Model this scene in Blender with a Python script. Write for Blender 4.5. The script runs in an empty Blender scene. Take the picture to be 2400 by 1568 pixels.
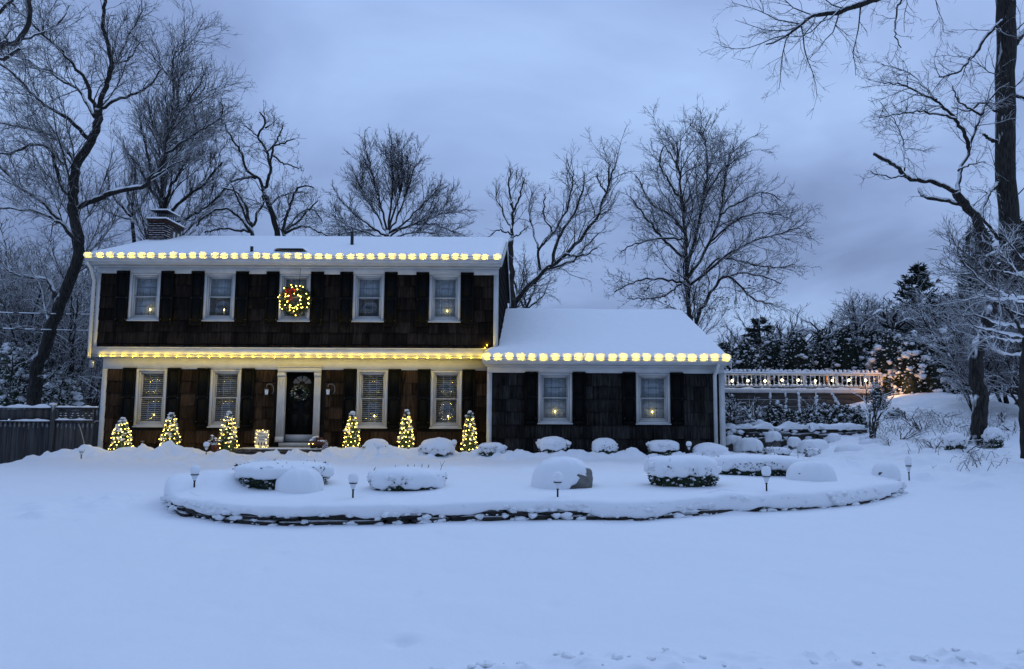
import bpy, math, random
import numpy as np
from mathutils import Matrix, Vector

rng = np.random.default_rng(7)
random.seed(7)
sc = bpy.context.scene
C = sc.collection
PI = math.pi

# ------------------------------------------------------------------ camera
F, CX, CY, CZ = 1680.0, 1250.0, 784.0, 1.55
PITCH, ROLL = math.atan(166 / F), 0.005
cam_d = bpy.data.cameras.new('camera')
cam_d.sensor_width = 36.0
cam_d.lens = 36.0 * F / 2400
cam_d.shift_x = -50 / 2400
cam_d.clip_start, cam_d.clip_end = 0.05, 3000
cam = bpy.data.objects.new('camera', cam_d)
C.objects.link(cam)
RM = (Matrix.Rotation(PI / 2 + PITCH, 4, 'X') @ Matrix.Rotation(ROLL, 4, 'Z'))
cam.matrix_world = Matrix.Translation((0, 0, CZ)) @ RM
sc.camera = cam

# ------------------------------------------------------------------ sky, sun, exposure
world = bpy.data.worlds.new('World')
sc.world = world
world.use_nodes = True
SUN_EL, SUN_ROT = math.radians(42), math.radians(28)


def build_sky():
    nt = world.node_tree
    nt.nodes.clear()
    N, L = nt.nodes.new, nt.links.new
    out = N('ShaderNodeOutputWorld')
    sky = N('ShaderNodeTexSky')
    sky.sky_type = 'NISHITA'
    sky.sun_disc = False
    sky.sun_elevation, sky.sun_rotation = SUN_EL, SUN_ROT
    bg1 = N('ShaderNodeBackground')
    bg1.inputs[1].default_value = 0.05
    L(sky.outputs[0], bg1.inputs[0])
    tc = N('ShaderNodeTexCoord')
    sep = N('ShaderNodeSeparateXYZ')
    L(tc.outputs['Generated'], sep.inputs[0])
    # clouds on a flat layer above: divide by height
    zc = N('ShaderNodeMath'); zc.operation = 'MAXIMUM'; zc.inputs[1].default_value = 0.0
    L(sep.outputs[2], zc.inputs[0])
    za = N('ShaderNodeMath'); za.operation = 'ADD'; za.inputs[1].default_value = 0.35
    L(zc.outputs[0], za.inputs[0])
    dv = N('ShaderNodeVectorMath'); dv.operation = 'DIVIDE'
    cmb = N('ShaderNodeCombineXYZ')
    L(sep.outputs[0], cmb.inputs[0]); L(sep.outputs[1], cmb.inputs[1])
    cmz = N('ShaderNodeCombineXYZ')
    for k in range(3):
        L(za.outputs[0], cmz.inputs[k])
    L(cmb.outputs[0], dv.inputs[0]); L(cmz.outputs[0], dv.inputs[1])
    mp = N('ShaderNodeMapping')
    mp.inputs['Location'].default_value = (1.55, 0.6, 0)
    mp.inputs['Rotation'].default_value = (0, 0, math.radians(-35))
    mp.inputs['Scale'].default_value = (1.0, 1.15, 1)
    L(dv.outputs[0], mp.inputs[0])
    n1 = N('ShaderNodeTexNoise')
    n1.inputs['Scale'].default_value = 1.35
    n1.inputs['Detail'].default_value = 7
    n1.inputs['Roughness'].default_value = 0.50
    n1.inputs['Distortion'].default_value = 0.35
    L(mp.outputs[0], n1.inputs[0])
    ramp = N('ShaderNodeValToRGB')
    el = ramp.color_ramp.elements
    el[0].position, el[0].color = 0.33, (0.236, 0.338, 0.615, 1)
    el[1].position, el[1].color = 0.68, (0.475, 0.685, 1.10, 1)
    e = el.new(0.50); e.color = (0.352, 0.505, 0.870, 1)
    L(n1.outputs[0], ramp.inputs[0])
    bg2 = N('ShaderNodeBackground')
    # an overcast sky is darkest at the horizon and brightest overhead
    gr = N('ShaderNodeMath'); gr.operation = 'MULTIPLY_ADD'
    gr.inputs[1].default_value = 0.50; gr.inputs[2].default_value = 0.73
    L(zc.outputs[0], gr.inputs[0]); L(gr.outputs[0], bg2.inputs[1])
    L(ramp.outputs[0], bg2.inputs[0])
    mix = N('ShaderNodeMixShader')
    mix.inputs[0].default_value = 0.95
    L(bg1.outputs[0], mix.inputs[1]); L(bg2.outputs[0], mix.inputs[2])
    L(mix.outputs[0], out.inputs[0])


build_sky()
sun_d = bpy.data.lights.new('sun', 'SUN')
sun_d.energy = 0.42
sun_d.angle = math.radians(32)
sun_d.color = (0.66, 0.82, 1.0)
sun = bpy.data.objects.new('sun', sun_d)
C.objects.link(sun)
sun.rotation_euler = (math.radians(90) - SUN_EL, 0, PI - SUN_ROT)
sun.location = (10, 20, 40)

sc.view_settings.view_transform = 'Standard'
sc.view_settings.look = 'None'
sc.view_settings.exposure = 0.0
sc.view_settings.gamma = 1.0
sc.view_settings.use_curve_mapping = False
sc.render.engine = 'CYCLES'
sc.cycles.use_denoising = True
try:
    sc.cycles.denoiser = 'OPENIMAGEDENOISE'
    sc.cycles.denoising_input_passes = 'RGB_ALBEDO_NORMAL'
    sc.cycles.denoising_prefilter = 'ACCURATE'
except Exception:
    pass
sc.cycles.max_bounces = 6
sc.cycles.diffuse_bounces = 3
sc.cycles.glossy_bounces = 3
sc.cycles.transparent_max_bounces = 12
sc.cycles.sample_clamp_indirect = 4.0
sc.cycles.use_light_tree = True
sc.cycles.caustics_reflective = False
sc.cycles.caustics_refractive = False


# ------------------------------------------------------------------ helpers
R3 = np.array(RM.to_3x3())


def ray(px, py):
    d = R3 @ np.array([(px - CX) / F, -(py - CY) / F, -1.0])
    return d / d[1]


def P(px, py, Y):
    """Point on the sight line of photo pixel (px, py) at distance Y."""
    d = ray(px, py) * Y
    return np.array([d[0], Y, d[2] + CZ])


def ppm(Y):
    return F / Y


# value noise ------------------------------------------------------
def _h(ix, iy, s):
    n = (ix.astype(np.int64) * 374761393 + iy.astype(np.int64) * 668265263 + s * 974711) & 0x7fffffff
    n = ((n ^ (n >> 13)) * 1274126177) & 0x7fffffff
    return ((n ^ (n >> 16)) & 0xffff) / 65535.0


def vnoise(x, y, s=0):
    x = np.asarray(x, float); y = np.asarray(y, float)
    ix, iy = np.floor(x), np.floor(y)
    fx, fy = x - ix, y - iy
    fx = fx * fx * fx * (fx * (fx * 6 - 15) + 10); fy = fy * fy * fy * (fy * (fy * 6 - 15) + 10)
    a, b = _h(ix, iy, s), _h(ix + 1, iy, s)
    c, d = _h(ix, iy + 1, s), _h(ix + 1, iy + 1, s)
    return (a + (b - a) * fx) * (1 - fy) + (c + (d - c) * fx) * fy - 0.5


def fbm(x, y, oct=4, s=0):
    r, a = 0, 1.0
    for k in range(oct):
        r = r + a * vnoise(x * 2 ** k + 17.3 * k, y * 2 ** k - 9.1 * k, s + k)
        a *= 0.5
    return r


def sstep(a, b, x):
    t = np.clip((np.asarray(x, float) - a) / (b - a), 0, 1)
    return t * t * (3 - 2 * t)


# objects ----------------------------------------------------------
def new_mesh(name, V, faces):
    """V (n,3); faces: list of int arrays (m,3) or (m,4)."""
    me = bpy.data.meshes.new(name)
    V = np.asarray(V, np.float32)
    me.vertices.add(len(V))
    me.vertices.foreach_set('co', V.ravel())
    faces = [np.asarray(f, np.int32) for f in faces if len(f)]
    li = np.concatenate([f.ravel() for f in faces])
    tot = np.concatenate([np.full(len(f), f.shape[1], np.int32) for f in faces])
    st = np.concatenate([[0], np.cumsum(tot)[:-1]]).astype(np.int32)
    me.loops.add(len(li)); me.polygons.add(len(tot))
    me.loops.foreach_set('vertex_index', li)
    me.polygons.foreach_set('loop_start', st)
    try:
        me.polygons.foreach_set('loop_total', tot)
    except Exception:
        pass
    me.update(calc_edges=True)
    me.validate()
    return me


class MB:
    """Collects vertices and faces and links them as one mesh object."""
    def __init__(s):
        s.V, s.Fq, s.n = [], [], 0

    def add(s, V, *faces):
        V = np.asarray(V, float).reshape(-1, 3)
        s.V.append(V)
        for f in faces:
            f = np.asarray(f, int)
            if len(f):
                s.Fq.append(f + s.n)
        s.n += len(V)
        return s

    def box(s, x0, x1, y0, y1, z0, z1):
        V = [(x, y, z) for z in (z0, z1) for y in (y0, y1) for x in (x0, x1)]
        s.add(V, [(0, 2, 3, 1), (4, 5, 7, 6), (0, 1, 5, 4), (2, 6, 7, 3), (0, 4, 6, 2), (1, 3, 7, 5)])
        return s

    def tube(s, pts, r, S=8, cap=True):
        pts = np.asarray(pts, float)
        r = np.broadcast_to(np.asarray(r, float), (len(pts),))
        V, q = tubes(pts[None], r[None], S)
        s.add(V, q)
        if cap:
            n = len(pts)
            b = s.n - n * S
            for o, rev in ((0, 1), ((n - 1) * S, 0)):
                c = pts[0 if o == 0 else -1]
                s.V.append(c[None]); ci = s.n; s.n += 1
                f = [(b + o + k, b + o + (k + 1) % S, ci) for k in range(S)]
                if rev:
                    f = [(y, x, z) for x, y, z in f]
                s.Fq.append(np.array(f))
        return s

    def lathe(s, prof, cx, cy, S=16):
        """prof: list of (r, z)."""
        a = np.arange(S) * 2 * PI / S
        V = [(cx + r * math.cos(t), cy + r * math.sin(t), z) for r, z in prof for t in a]
        q = [(i * S + k, i * S + (k + 1) % S, (i + 1) * S + (k + 1) % S, (i + 1) * S + k)
             for i in range(len(prof) - 1) for k in range(S)]
        s.add(V, q)
        return s

    def build(s, name, mat, parent=None, smooth=False, kind=None):
        V = np.concatenate(s.V)
        by = {}
        for f in s.Fq:
            by.setdefault(f.shape[1], []).append(f)
        fs = [np.concatenate(v) for v in by.values()]
        if parent is not None:
            V = V - np.array(root_loc(parent))
        return put(name, new_mesh(name, V, fs), mat, parent, smooth, kind)


def root_loc(o):
    l = Vector((0, 0, 0))
    while o is not None:
        l = l + o.location
        o = o.parent
    return l


def put(name, me, mat, parent=None, smooth=False, kind=None):
    if mat is not None and not me.materials:
        me.materials.append(mat)
    if smooth:
        me.polygons.foreach_set('use_smooth', np.ones(len(me.polygons), bool))
    o = bpy.data.objects.new(name, me)
    C.objects.link(o)
    if parent is not None:
        o.parent = parent
    if kind:
        o['kind'] = kind
    return o


def tag(o, label, cat, group=None):
    o['label'] = label
    o['category'] = cat
    if group:
        o['group'] = group
    return o


def thing(name, label, cat, loc, group=None):
    o = bpy.data.objects.new(name, None)
    o.empty_display_size = 0.2
    o.location = [float(v) for v in loc]
    C.objects.link(o)
    return tag(o, label, cat, group)


def tubes(Pt, R, S):
    """Pt (N,K,3), R (N,K) -> verts, quads for N tapered tubes."""
    N, K, _ = Pt.shape
    T = np.empty_like(Pt)
    T[:, 1:-1] = Pt[:, 2:] - Pt[:, :-2]
    T[:, 0] = Pt[:, 1] - Pt[:, 0]
    T[:, -1] = Pt[:, -1] - Pt[:, -2]
    T /= np.linalg.norm(T, axis=2, keepdims=True) + 1e-9
    mean = np.abs(T.mean(axis=1))
    ax = np.argmin(mean, axis=1)
    ref = np.zeros((N, 1, 3)); ref[np.arange(N), 0, ax] = 1
    U = np.cross(T, np.broadcast_to(ref, T.shape))
    U /= np.linalg.norm(U, axis=2, keepdims=True) + 1e-9
    W = np.cross(T, U)
    a = np.arange(S) * 2 * PI / S
    V = (Pt[:, :, None] + R[:, :, None, None] * (np.cos(a)[:, None] * U[:, :, None] + np.sin(a)[:, None] * W[:, :, None]))
    V = V.reshape(-1, 3)
    n, k, s = np.meshgrid(np.arange(N), np.arange(K - 1), np.arange(S), indexing='ij')
    b = n * K * S + k * S
    q = np.stack([b + s, b + (s + 1) % S, b + S + (s + 1) % S, b + S + s], -1).reshape(-1, 4)
    return V, q


def ico(sub=1):
    t = (1 + 5 ** .5) / 2
    v = [(-1, t, 0), (1, t, 0), (-1, -t, 0), (1, -t, 0), (0, -1, t), (0, 1, t), (0, -1, -t), (0, 1, -t), (t, 0, -1), (t, 0, 1), (-t, 0, -1), (-t, 0, 1)]
    f = [(0, 11, 5), (0, 5, 1), (0, 1, 7), (0, 7, 10), (0, 10, 11), (1, 5, 9), (5, 11, 4), (11, 10, 2), (10, 7, 6), (7, 1, 8),
         (3, 9, 4), (3, 4, 2), (3, 2, 6), (3, 6, 8), (3, 8, 9), (4, 9, 5), (2, 4, 11), (6, 2, 10), (8, 6, 7), (9, 8, 1)]
    v = [np.array(x) / np.linalg.norm(x) for x in v]
    for _ in range(sub):
        cache, nf = {}, []

        def mid(a, b):
            k = (min(a, b), max(a, b))
            if k not in cache:
                m = v[a] + v[b]
                v.append(m / np.linalg.norm(m)); cache[k] = len(v) - 1
            return cache[k]
        for a, b, c in f:
            ab, bc, ca = mid(a, b), mid(b, c), mid(c, a)
            nf += [(a, ab, ca), (b, bc, ab), (c, ca, bc), (ab, bc, ca)]
        f = nf
    return np.array(v), np.array(f)


ICO = [ico(0), ico(1), ico(2), ico(3)]
BLOBS = []
for _k in range(8):
    v = ICO[1][0].copy()
    v *= (1 + 0.24 * rng.standard_normal(len(v)))[:, None].clip(.72, 1.34)
    BLOBS.append(v)


BLOB0 = [ICO[0][0] * (1 + .2 * rng.standard_normal(12))[:, None].clip(.75, 1.3) for _ in range(8)]


def blobs(mb, pos, rad, squash=0.75, sub=1):
    """Many irregular snow lumps at once."""
    pos = np.asarray(pos, float); n = len(pos)
    if n == 0:
        return
    rad = np.broadcast_to(np.asarray(rad, float), (n,))
    f = ICO[sub][1]; nv = 42 if sub else 12
    which = rng.integers(0, 8, n)
    for w in range(8):
        m = which == w
        if not m.any():
            continue
        p, r = pos[m], rad[m]
        k = len(p)
        a = rng.uniform(0, 2 * PI, k)
        B = np.broadcast_to((BLOBS if sub else BLOB0)[w], (k, nv, 3)).copy()
        sx = rng.uniform(.75, 1.35, (k, 1))
        x, y = B[:, :, 0] * sx, B[:, :, 1] / sx
        X = x * np.cos(a)[:, None] - y * np.sin(a)[:, None]
        Y = x * np.sin(a)[:, None] + y * np.cos(a)[:, None]
        Z = B[:, :, 2] * squash
        V = np.stack([X, Y, Z], -1) * r[:, None, None] + p[:, None]
        q = (f[None] + (np.arange(k) * nv)[:, None, None]).reshape(-1, 3)
        mb.add(V.reshape(-1, 3), q)


def cards(mb, pos, dirs, ln, wd):
    """Leaf-sized diamonds: pos (n,3), dirs (n,3), length, width."""
    n = len(pos)
    ln = np.broadcast_to(ln, (n,)); wd = np.broadcast_to(wd, (n,))
    d = dirs / (np.linalg.norm(dirs, axis=1, keepdims=True) + 1e-9)
    r = rng.standard_normal((n, 3))
    s = np.cross(d, r); s /= np.linalg.norm(s, axis=1, keepdims=True) + 1e-9
    u = np.cross(s, d)
    a = pos
    b = pos + d * (ln * .45)[:, None] + s * (wd * .5)[:, None] + u * (wd * .12)[:, None]
    c = pos + d * ln[:, None] - u * (wd * .2)[:, None]
    e = pos + d * (ln * .45)[:, None] - s * (wd * .5)[:, None] + u * (wd * .12)[:, None]
    V = np.stack([a, b, c, e], 1).reshape(-1, 3)
    mb.add(V, np.arange(4 * n).reshape(n, 4))


# ------------------------------------------------------------------ materials
def mat(name, col, rough=0.6, col2=None, scale=6.0, stretch=(1, 1, 1), bump=0.0, bscale=None, metal=0.0, spec=0.3,
        snow=None, rand=0.0, coord='Object', detail=5.0, ramp=(0.35, 0.65)):
    m = bpy.data.materials.new(name)
    m.use_nodes = True
    nt = m.node_tree
    N, L = nt.nodes.new, nt.links.new
    b = nt.nodes['Principled BSDF']
    b.inputs['Roughness'].default_value = rough
    b.inputs['Metallic'].default_value = metal
    b.inputs['Specular IOR Level'].default_value = spec
    geo = N('ShaderNodeNewGeometry')
    if coord == 'Object':
        src = N('ShaderNodeTexCoord').outputs['Object']
    else:
        src = geo.outputs['Position']
    mp = N('ShaderNodeMapping')
    mp.inputs['Scale'].default_value = stretch
    L(src, mp.inputs[0])
    no = N('ShaderNodeTexNoise')
    no.inputs['Scale'].default_value = scale
    no.inputs['Detail'].default_value = detail
    L(mp.outputs[0], no.inputs[0])
    last = None
    if col2 is not None:
        r = N('ShaderNodeValToRGB')
        r.color_ramp.elements[0].position, r.color_ramp.elements[1].position = ramp
        r.color_ramp.elements[0].color = (*col, 1)
        r.color_ramp.elements[1].color = (*col2, 1)
        L(no.outputs[0], r.inputs[0])
        last = r.outputs[0]
    if rand:
        oi = N('ShaderNodeObjectInfo')
        mr = N('ShaderNodeMapRange')
        mr.inputs[3].default_value, mr.inputs[4].default_value = 1 - rand, 1 + rand
        L(oi.outputs['Random'], mr.inputs[0])
        hs = N('ShaderNodeHueSaturation')
        L(mr.outputs[0], hs.inputs['Value'])
        if last is not None:
            L(last, hs.inputs['Color'])
        else:
            hs.inputs['Color'].default_value = (*col, 1)
        last = hs.outputs[0]
    bump_src = no.outputs[0]
    if bump:
        bp = N('ShaderNodeBump')
        bp.inputs['Strength'].default_value = 1.0
        bp.inputs['Distance'].default_value = bump
        if bscale:
            n2 = N('ShaderNodeTexNoise')
            n2.inputs['Scale'].default_value = bscale
            n2.inputs['Detail'].default_value = 4
            L(mp.outputs[0], n2.inputs[0])
            bump_src = n2.outputs[0]
        L(bump_src, bp.inputs['Height'])
        L(bp.outputs[0], b.inputs['Normal'])
    if snow is not None:
        # lying snow: a thin cover on the faces that look upward
        sx = N('ShaderNodeSeparateXYZ')
        L(geo.outputs['Normal'], sx.inputs[0])
        n3 = N('ShaderNodeTexNoise')
        n3.inputs['Scale'].default_value = snow[2]
        n3.inputs['Detail'].default_value = 3
        m3 = N('ShaderNodeMapping')
        m3.inputs['Scale'].default_value = (1, 1, snow[4] if len(snow) > 4 else 1)
        L(geo.outputs['Position'], m3.inputs[0]); L(m3.outputs[0], n3.inputs[0])
        ma = N('ShaderNodeMath'); ma.operation = 'MULTIPLY_ADD'
        ma.inputs[1].default_value = snow[3]; ma.inputs[2].default_value = -0.5 * snow[3]
        L(n3.outputs[0], ma.inputs[0])
        ad = N('ShaderNodeMath'); ad.operation = 'ADD'
        L(sx.outputs[2], ad.inputs[0]); L(ma.outputs[0], ad.inputs[1])
        if len(snow) > 5:      # driven on by the wind from the left
            wd = N('ShaderNodeMath'); wd.operation = 'MULTIPLY_ADD'; wd.inputs[1].default_value = -snow[5]
            L(sx.outputs[0], wd.inputs[0]); L(ad.outputs[0], wd.inputs[2]); ad = wd
        mr = N('ShaderNodeMapRange')
        mr.inputs[1].default_value, mr.inputs[2].default_value = snow[0], snow[1]
        L(ad.outputs[0], mr.inputs[0])
        mx = N('ShaderNodeMix'); mx.data_type = 'RGBA'
        L(mr.outputs[0], mx.inputs['Factor'])
        if last is not None:
            L(last, mx.inputs['A'])
        else:
            mx.inputs['A'].default_value = (*col, 1)
        mx.inputs['B'].default_value = (*SNOW, 1)
        last = mx.outputs['Result']
    if last is not None:
        L(last, b.inputs['Base Color'])
    else:
        b.inputs['Base Color'].default_value = (*col, 1)
    return m


def emit(name, col, strength):
    m = bpy.data.materials.new(name)
    m.use_nodes = True
    b = m.node_tree.nodes['Principled BSDF']
    b.inputs['Base Color'].default_value = (*col, 1)
    b.inputs['Emission Color'].default_value = (*col, 1)
    b.inputs['Emission Strength'].default_value = strength
    return m


SNOW = (0.85, 0.865, 0.88)


def snow_material():
    m = bpy.data.materials.new('snow')
    m.use_nodes = True
    nt = m.node_tree
    N, L = nt.nodes.new, nt.links.new
    b = nt.nodes['Principled BSDF']
    b.inputs['Base Color'].default_value = (*SNOW, 1)
    b.inputs['Roughness'].default_value = 0.75
    b.inputs['Specular IOR Level'].default_value = 0.15
    geo = N('ShaderNodeNewGeometry')
    n1 = N('ShaderNodeTexNoise'); n1.inputs['Scale'].default_value = 3.0; n1.inputs['Detail'].default_value = 4
    n2 = N('ShaderNodeTexNoise'); n2.inputs['Scale'].default_value = 45.0; n2.inputs['Detail'].default_value = 4
    L(geo.outputs['Position'], n1.inputs[0]); L(geo.outputs['Position'], n2.inputs[0])
    b1 = N('ShaderNodeBump'); b1.inputs['Distance'].default_value = 0.035; b1.inputs['Strength'].default_value = 0.6
    b2 = N('ShaderNodeBump'); b2.inputs['Distance'].default_value = 0.004; b2.inputs['Strength'].default_value = 0.6
    L(n1.outputs[0], b1.inputs['Height']); L(n2.outputs[0], b2.inputs['Height'])
    L(b1.outputs[0], b2.inputs['Normal']); L(b2.outputs[0], b.inputs['Normal'])
    return m


def lit_snow_material():
    m = bpy.data.materials.new('thin_snow')
    m.use_nodes = True
    nt = m.node_tree
    nt.nodes.clear()
    N, L = nt.nodes.new, nt.links.new
    o = N('ShaderNodeOutputMaterial')
    t = N('ShaderNodeBsdfTranslucent'); t.inputs[0].default_value = (*SNOW, 1)
    d = N('ShaderNodeBsdfDiffuse'); d.inputs[0].default_value = (*SNOW, 1)
    mx = N('ShaderNodeMixShader'); mx.inputs[0].default_value = 0.15
    L(t.outputs[0], mx.inputs[1]); L(d.outputs[0], mx.inputs[2]); L(mx.outputs[0], o.inputs[0])
    return m


def glass_material():
    m = bpy.data.materials.new('window_glass')
    m.use_nodes = True
    nt = m.node_tree
    nt.nodes.clear()
    N, L = nt.nodes.new, nt.links.new
    o = N('ShaderNodeOutputMaterial')
    t = N('ShaderNodeBsdfTransparent'); t.inputs[0].default_value = (.86, .9, .92, 1)
    g = N('ShaderNodeBsdfGlossy'); g.inputs['Roughness'].default_value = 0.03
    lw = N('ShaderNodeLayerWeight'); lw.inputs[0].default_value = 0.35
    f = N('ShaderNodeMath'); f.operation = 'MULTIPLY_ADD'; f.inputs[1].default_value = 0.35; f.inputs[2].default_value = 0.045
    L(lw.outputs['Facing'], f.inputs[0])
    mx = N('ShaderNodeMixShader')
    L(f.outputs[0], mx.inputs[0]); L(t.outputs[0], mx.inputs[1]); L(g.outputs[0], mx.inputs[2])
    L(mx.outputs[0], o.inputs[0])
    return m


M = {}
M['snow'] = snow_material()
M['glass'] = glass_material()
M['thin_snow'] = lit_snow_material()
M['shingle'] = mat('cedar_shingle', (0.006, 0.0042, 0.003), 0.9, (0.030, 0.021, 0.015), 2.2, (9, 9, .55), 0.012, None, spec=.08, rand=0.6, coord='Position', ramp=(.3, .72))
M['shingle_grey'] = mat('weathered_shingle', (0.005, 0.0047, 0.0045), 0.9, (0.040, 0.037, 0.034), 2.4, (11, 11, .5), 0.012, None, spec=.08, rand=0.6, coord='Position', ramp=(.3, .74))
M['shingle_brown'] = mat('warm_lit_shingle', (0.012, 0.0075, 0.0045), 0.9, (0.054, 0.034, 0.020), 2.2, (9, 9, .55), 0.012, None, spec=.08, rand=0.55, coord='Position', ramp=(.3, .72))  # browner and lighter copy, bulb glow on the lower wall put into the colour
M['backing'] = mat('wall_backing', (0.008, 0.007, 0.006), 0.9)
M['white'] = mat('white_trim_paint', (0.50, 0.50, 0.485), 0.5, (0.58, 0.58, 0.565), 3.0, (1, 1, 1), 0.0008, 30, coord='Position')
M['vinyl'] = mat('window_vinyl', (0.44, 0.43, 0.405), 0.4, (0.49, 0.48, 0.455), 4.0, coord='Position')
M['muntin'] = mat('shaded_grille_bar', (0.13, 0.135, 0.145), 0.5)  # pale bars darkened: their silhouette against the blind is put into the colour
M['shutter'] = mat('black_shutter_paint', (0.0025, 0.003, 0.003), 0.6, (0.005, 0.0055, 0.0055), 8, (1, 1, .3), 0.001, 60, spec=.08)
M['bolt'] = mat('pale_bolt', (0.5, 0.5, 0.5), 0.5)
M['door'] = mat('black_door_paint', (0.003, 0.003, 0.0035), 0.5, (0.005, 0.005, 0.0055), 5, spec=.1)
M['kick'] = mat('storm_door_panel', (0.36, 0.37, 0.37), 0.4, (0.42, 0.43, 0.43), 3)
M['curtain'] = mat('sheer_curtain', (0.36, 0.37, 0.38), 0.9, (0.44, 0.45, 0.46), 2.5, (16, 1, .4), 0.01, coord='Position')
M['slat'] = mat('blind_slat', (0.62, 0.62, 0.63), 0.5)
M['room'] = mat('dark_room', (0.02, 0.02, 0.022), 0.9)
M['stone'] = mat('wall_stone', (0.020, 0.018, 0.016), 0.9, (0.085, 0.078, 0.068), 7, (1, 1, 2.2), 0.012, 25, rand=0.4, snow=(.55, .8, 9, .5))
M['boulder'] = mat('boulder_rock', (0.07, 0.068, 0.062), 0.9, (0.19, 0.18, 0.165), 4, (1, 1, 1), 0.02, 14, snow=(.45, .7, 8, .5))
M['brick'] = mat('chimney_brick', (0.022, 0.012, 0.009), 0.9, (0.055, 0.028, 0.021), 9, (1, 1, 1), 0.003, 60, rand=0.5, snow=(.6, .8, 12, .3))
M['mortar'] = mat('mortar', (0.035, 0.033, 0.031), 0.95, (0.06, 0.056, 0.053), 20)
M['metal_dark'] = mat('dark_metal', (0.02, 0.022, 0.024), 0.4, metal=0.6)
M['metal_grey'] = mat('grey_metal', (0.35, 0.36, 0.38), 0.4, metal=0.7)
M['roofing'] = mat('asphalt_shingle', (0.02, 0.02, 0.02), 0.95, (0.045, 0.044, 0.042), 14, bump=0.004)
M['fence'] = mat('weathered_fence_board', (0.026, 0.026, 0.027), 0.85, (0.070, 0.068, 0.066), 1.6, (10, 10, .5), 0.008, rand=0.3, coord='Position', snow=(.6, .8, 10, .2))
M['bark'] = mat('snowy_bark', (0.014, 0.0125, 0.011), 0.9, (0.042, 0.037, 0.032), 3.0, (5, 5, 1), 0.02, 7, snow=(.38, .62, 3.0, .7), coord='Position')
M['bark_plain'] = mat('dark_bark', (0.010, 0.009, 0.008), 0.9, (0.045, 0.040, 0.035), 2.6, (9, 9, 1.1), 0.05, 5, snow=(.28, .50, 5.0, 1.25, .28, .12), coord='Position', ramp=(.38, .62))
M['twig'] = mat('snowy_twig', (0.022, 0.019, 0.017), 0.9, (0.05, 0.043, 0.038), 3, snow=(-.04, .44, 1.2, .8), coord='Position')
M['twig_dark'] = mat('bare_twig', (0.016, 0.014, 0.013), 0.9, (0.036, 0.031, 0.028), 3, snow=(.15, .50, 1.2, .7), coord='Position')
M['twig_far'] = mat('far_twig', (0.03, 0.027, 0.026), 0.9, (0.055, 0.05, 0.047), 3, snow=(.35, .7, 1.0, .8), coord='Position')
M['oak_leaf'] = mat('dry_oak_leaf', (0.030, 0.019, 0.012), 0.8, (0.06, 0.036, 0.02), 12)
M['leaf'] = mat('evergreen_leaf', (0.010, 0.020, 0.009), 0.6, (0.030, 0.052, 0.022), 5, coord='Position', snow=(.72, .95, 6, .7))
M['leaf_snowy'] = mat('snow_dusted_leaf', (0.014, 0.030, 0.012), 0.6, (0.035, 0.068, 0.026), 5, coord='Position', snow=(.45, .85, 5, .9))
M['leaf_hedge'] = mat('hedge_leaf', (0.007, 0.012, 0.007), 0.6, (0.020, 0.032, 0.017), 5, coord='Position', snow=(.62, .95, 5, .7))
M['conifer'] = mat('conifer_needle', (0.007, 0.014, 0.009), 0.7, (0.020, 0.036, 0.022), 4, coord='Position', snow=(.70, 1.0, 4, .8))
M['red'] = mat('red_ribbon', (0.45, 0.015, 0.012), 0.6, (0.32, 0.01, 0.01), 20)
M['brown'] = mat('brown_planter', (0.12, 0.045, 0.026), 0.7, (0.08, 0.03, 0.018), 10)
M['cloth'] = mat('grey_cloth', (0.20, 0.21, 0.22), 0.9, (0.30, 0.31, 0.32), 30)
M['bracket'] = mat('bracket_metal', (0.16, 0.16, 0.16), 0.5)
M['wire'] = mat('green_wire', (0.02, 0.025, 0.02), 0.6)
M['wood_pale'] = mat('pale_wood', (0.42, 0.37, 0.30), 0.7, (0.32, 0.27, 0.21), 6, (1, 1, 6))
M['wood_warm'] = mat('warm_wood', (0.45, 0.24, 0.10), 0.7, (0.35, 0.18, 0.07), 6)
M['siding'] = mat('deck_skirt', (0.040, 0.037, 0.034), 0.85, (0.085, 0.078, 0.070), 2, (1, 1, 5), coord='Position')
M['deckwhite'] = mat('deck_white_paint', (0.48, 0.47, 0.47), 0.6, (0.6, 0.59, 0.58), 4, coord='Position', snow=(.5, .7, 8, .3))
M['lens'] = mat('clear_lens', (0.7, 0.72, 0.74), 0.15, spec=0.6)
M['board'] = mat('sign_board', (0.62, 0.60, 0.58), 0.7, (0.7, 0.69, 0.67), 5)
M['ink'] = mat('sign_ink', (0.06, 0.05, 0.05), 0.8)
M['gold'] = mat('pale_ornament', (0.7, 0.66, 0.6), 0.25, spec=0.6)
M['stalk'] = mat('dry_stalk', (0.05, 0.045, 0.04), 0.9, (0.09, 0.08, 0.065), 6, snow=(.45, .8, 3, .6), coord='Position')
WARM = (1.0, 0.70, 0.03)
M['bulb'] = emit('warm_bulb', (1.0, 0.72, 0.055), 9.0)
M['mini'] = emit('mini_bulb', (1.0, 0.70, 0.095), 24.0
               )
M['sign_bulb'] = emit('sign_bulb', (1.0, 0.80, 0.30), 4.0)
M['deckbulb'] = emit('deck_bulb', (1.0, 0.86, 0.52), 9.0)
M['flame'] = emit('candle_bulb', (1.0, 0.72, 0.22), 10.0)
# ------------------------------------------------------------------ terrain
BX = np.array([-6.20, -6.0, -5.76, -5.4, -4.85, -4.2, -3.5, -2.0, 0.0, 1.5, 3.0, 4.2, 5.2, 6.1, 6.9, 7.5])
BY = np.array([14.6, 13.0, 11.9, 11.0, 10.25, 9.85, 9.62, 9.60, 9.85, 10.15, 10.65, 11.2, 11.8, 12.6, 13.6, 15.0])


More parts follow.
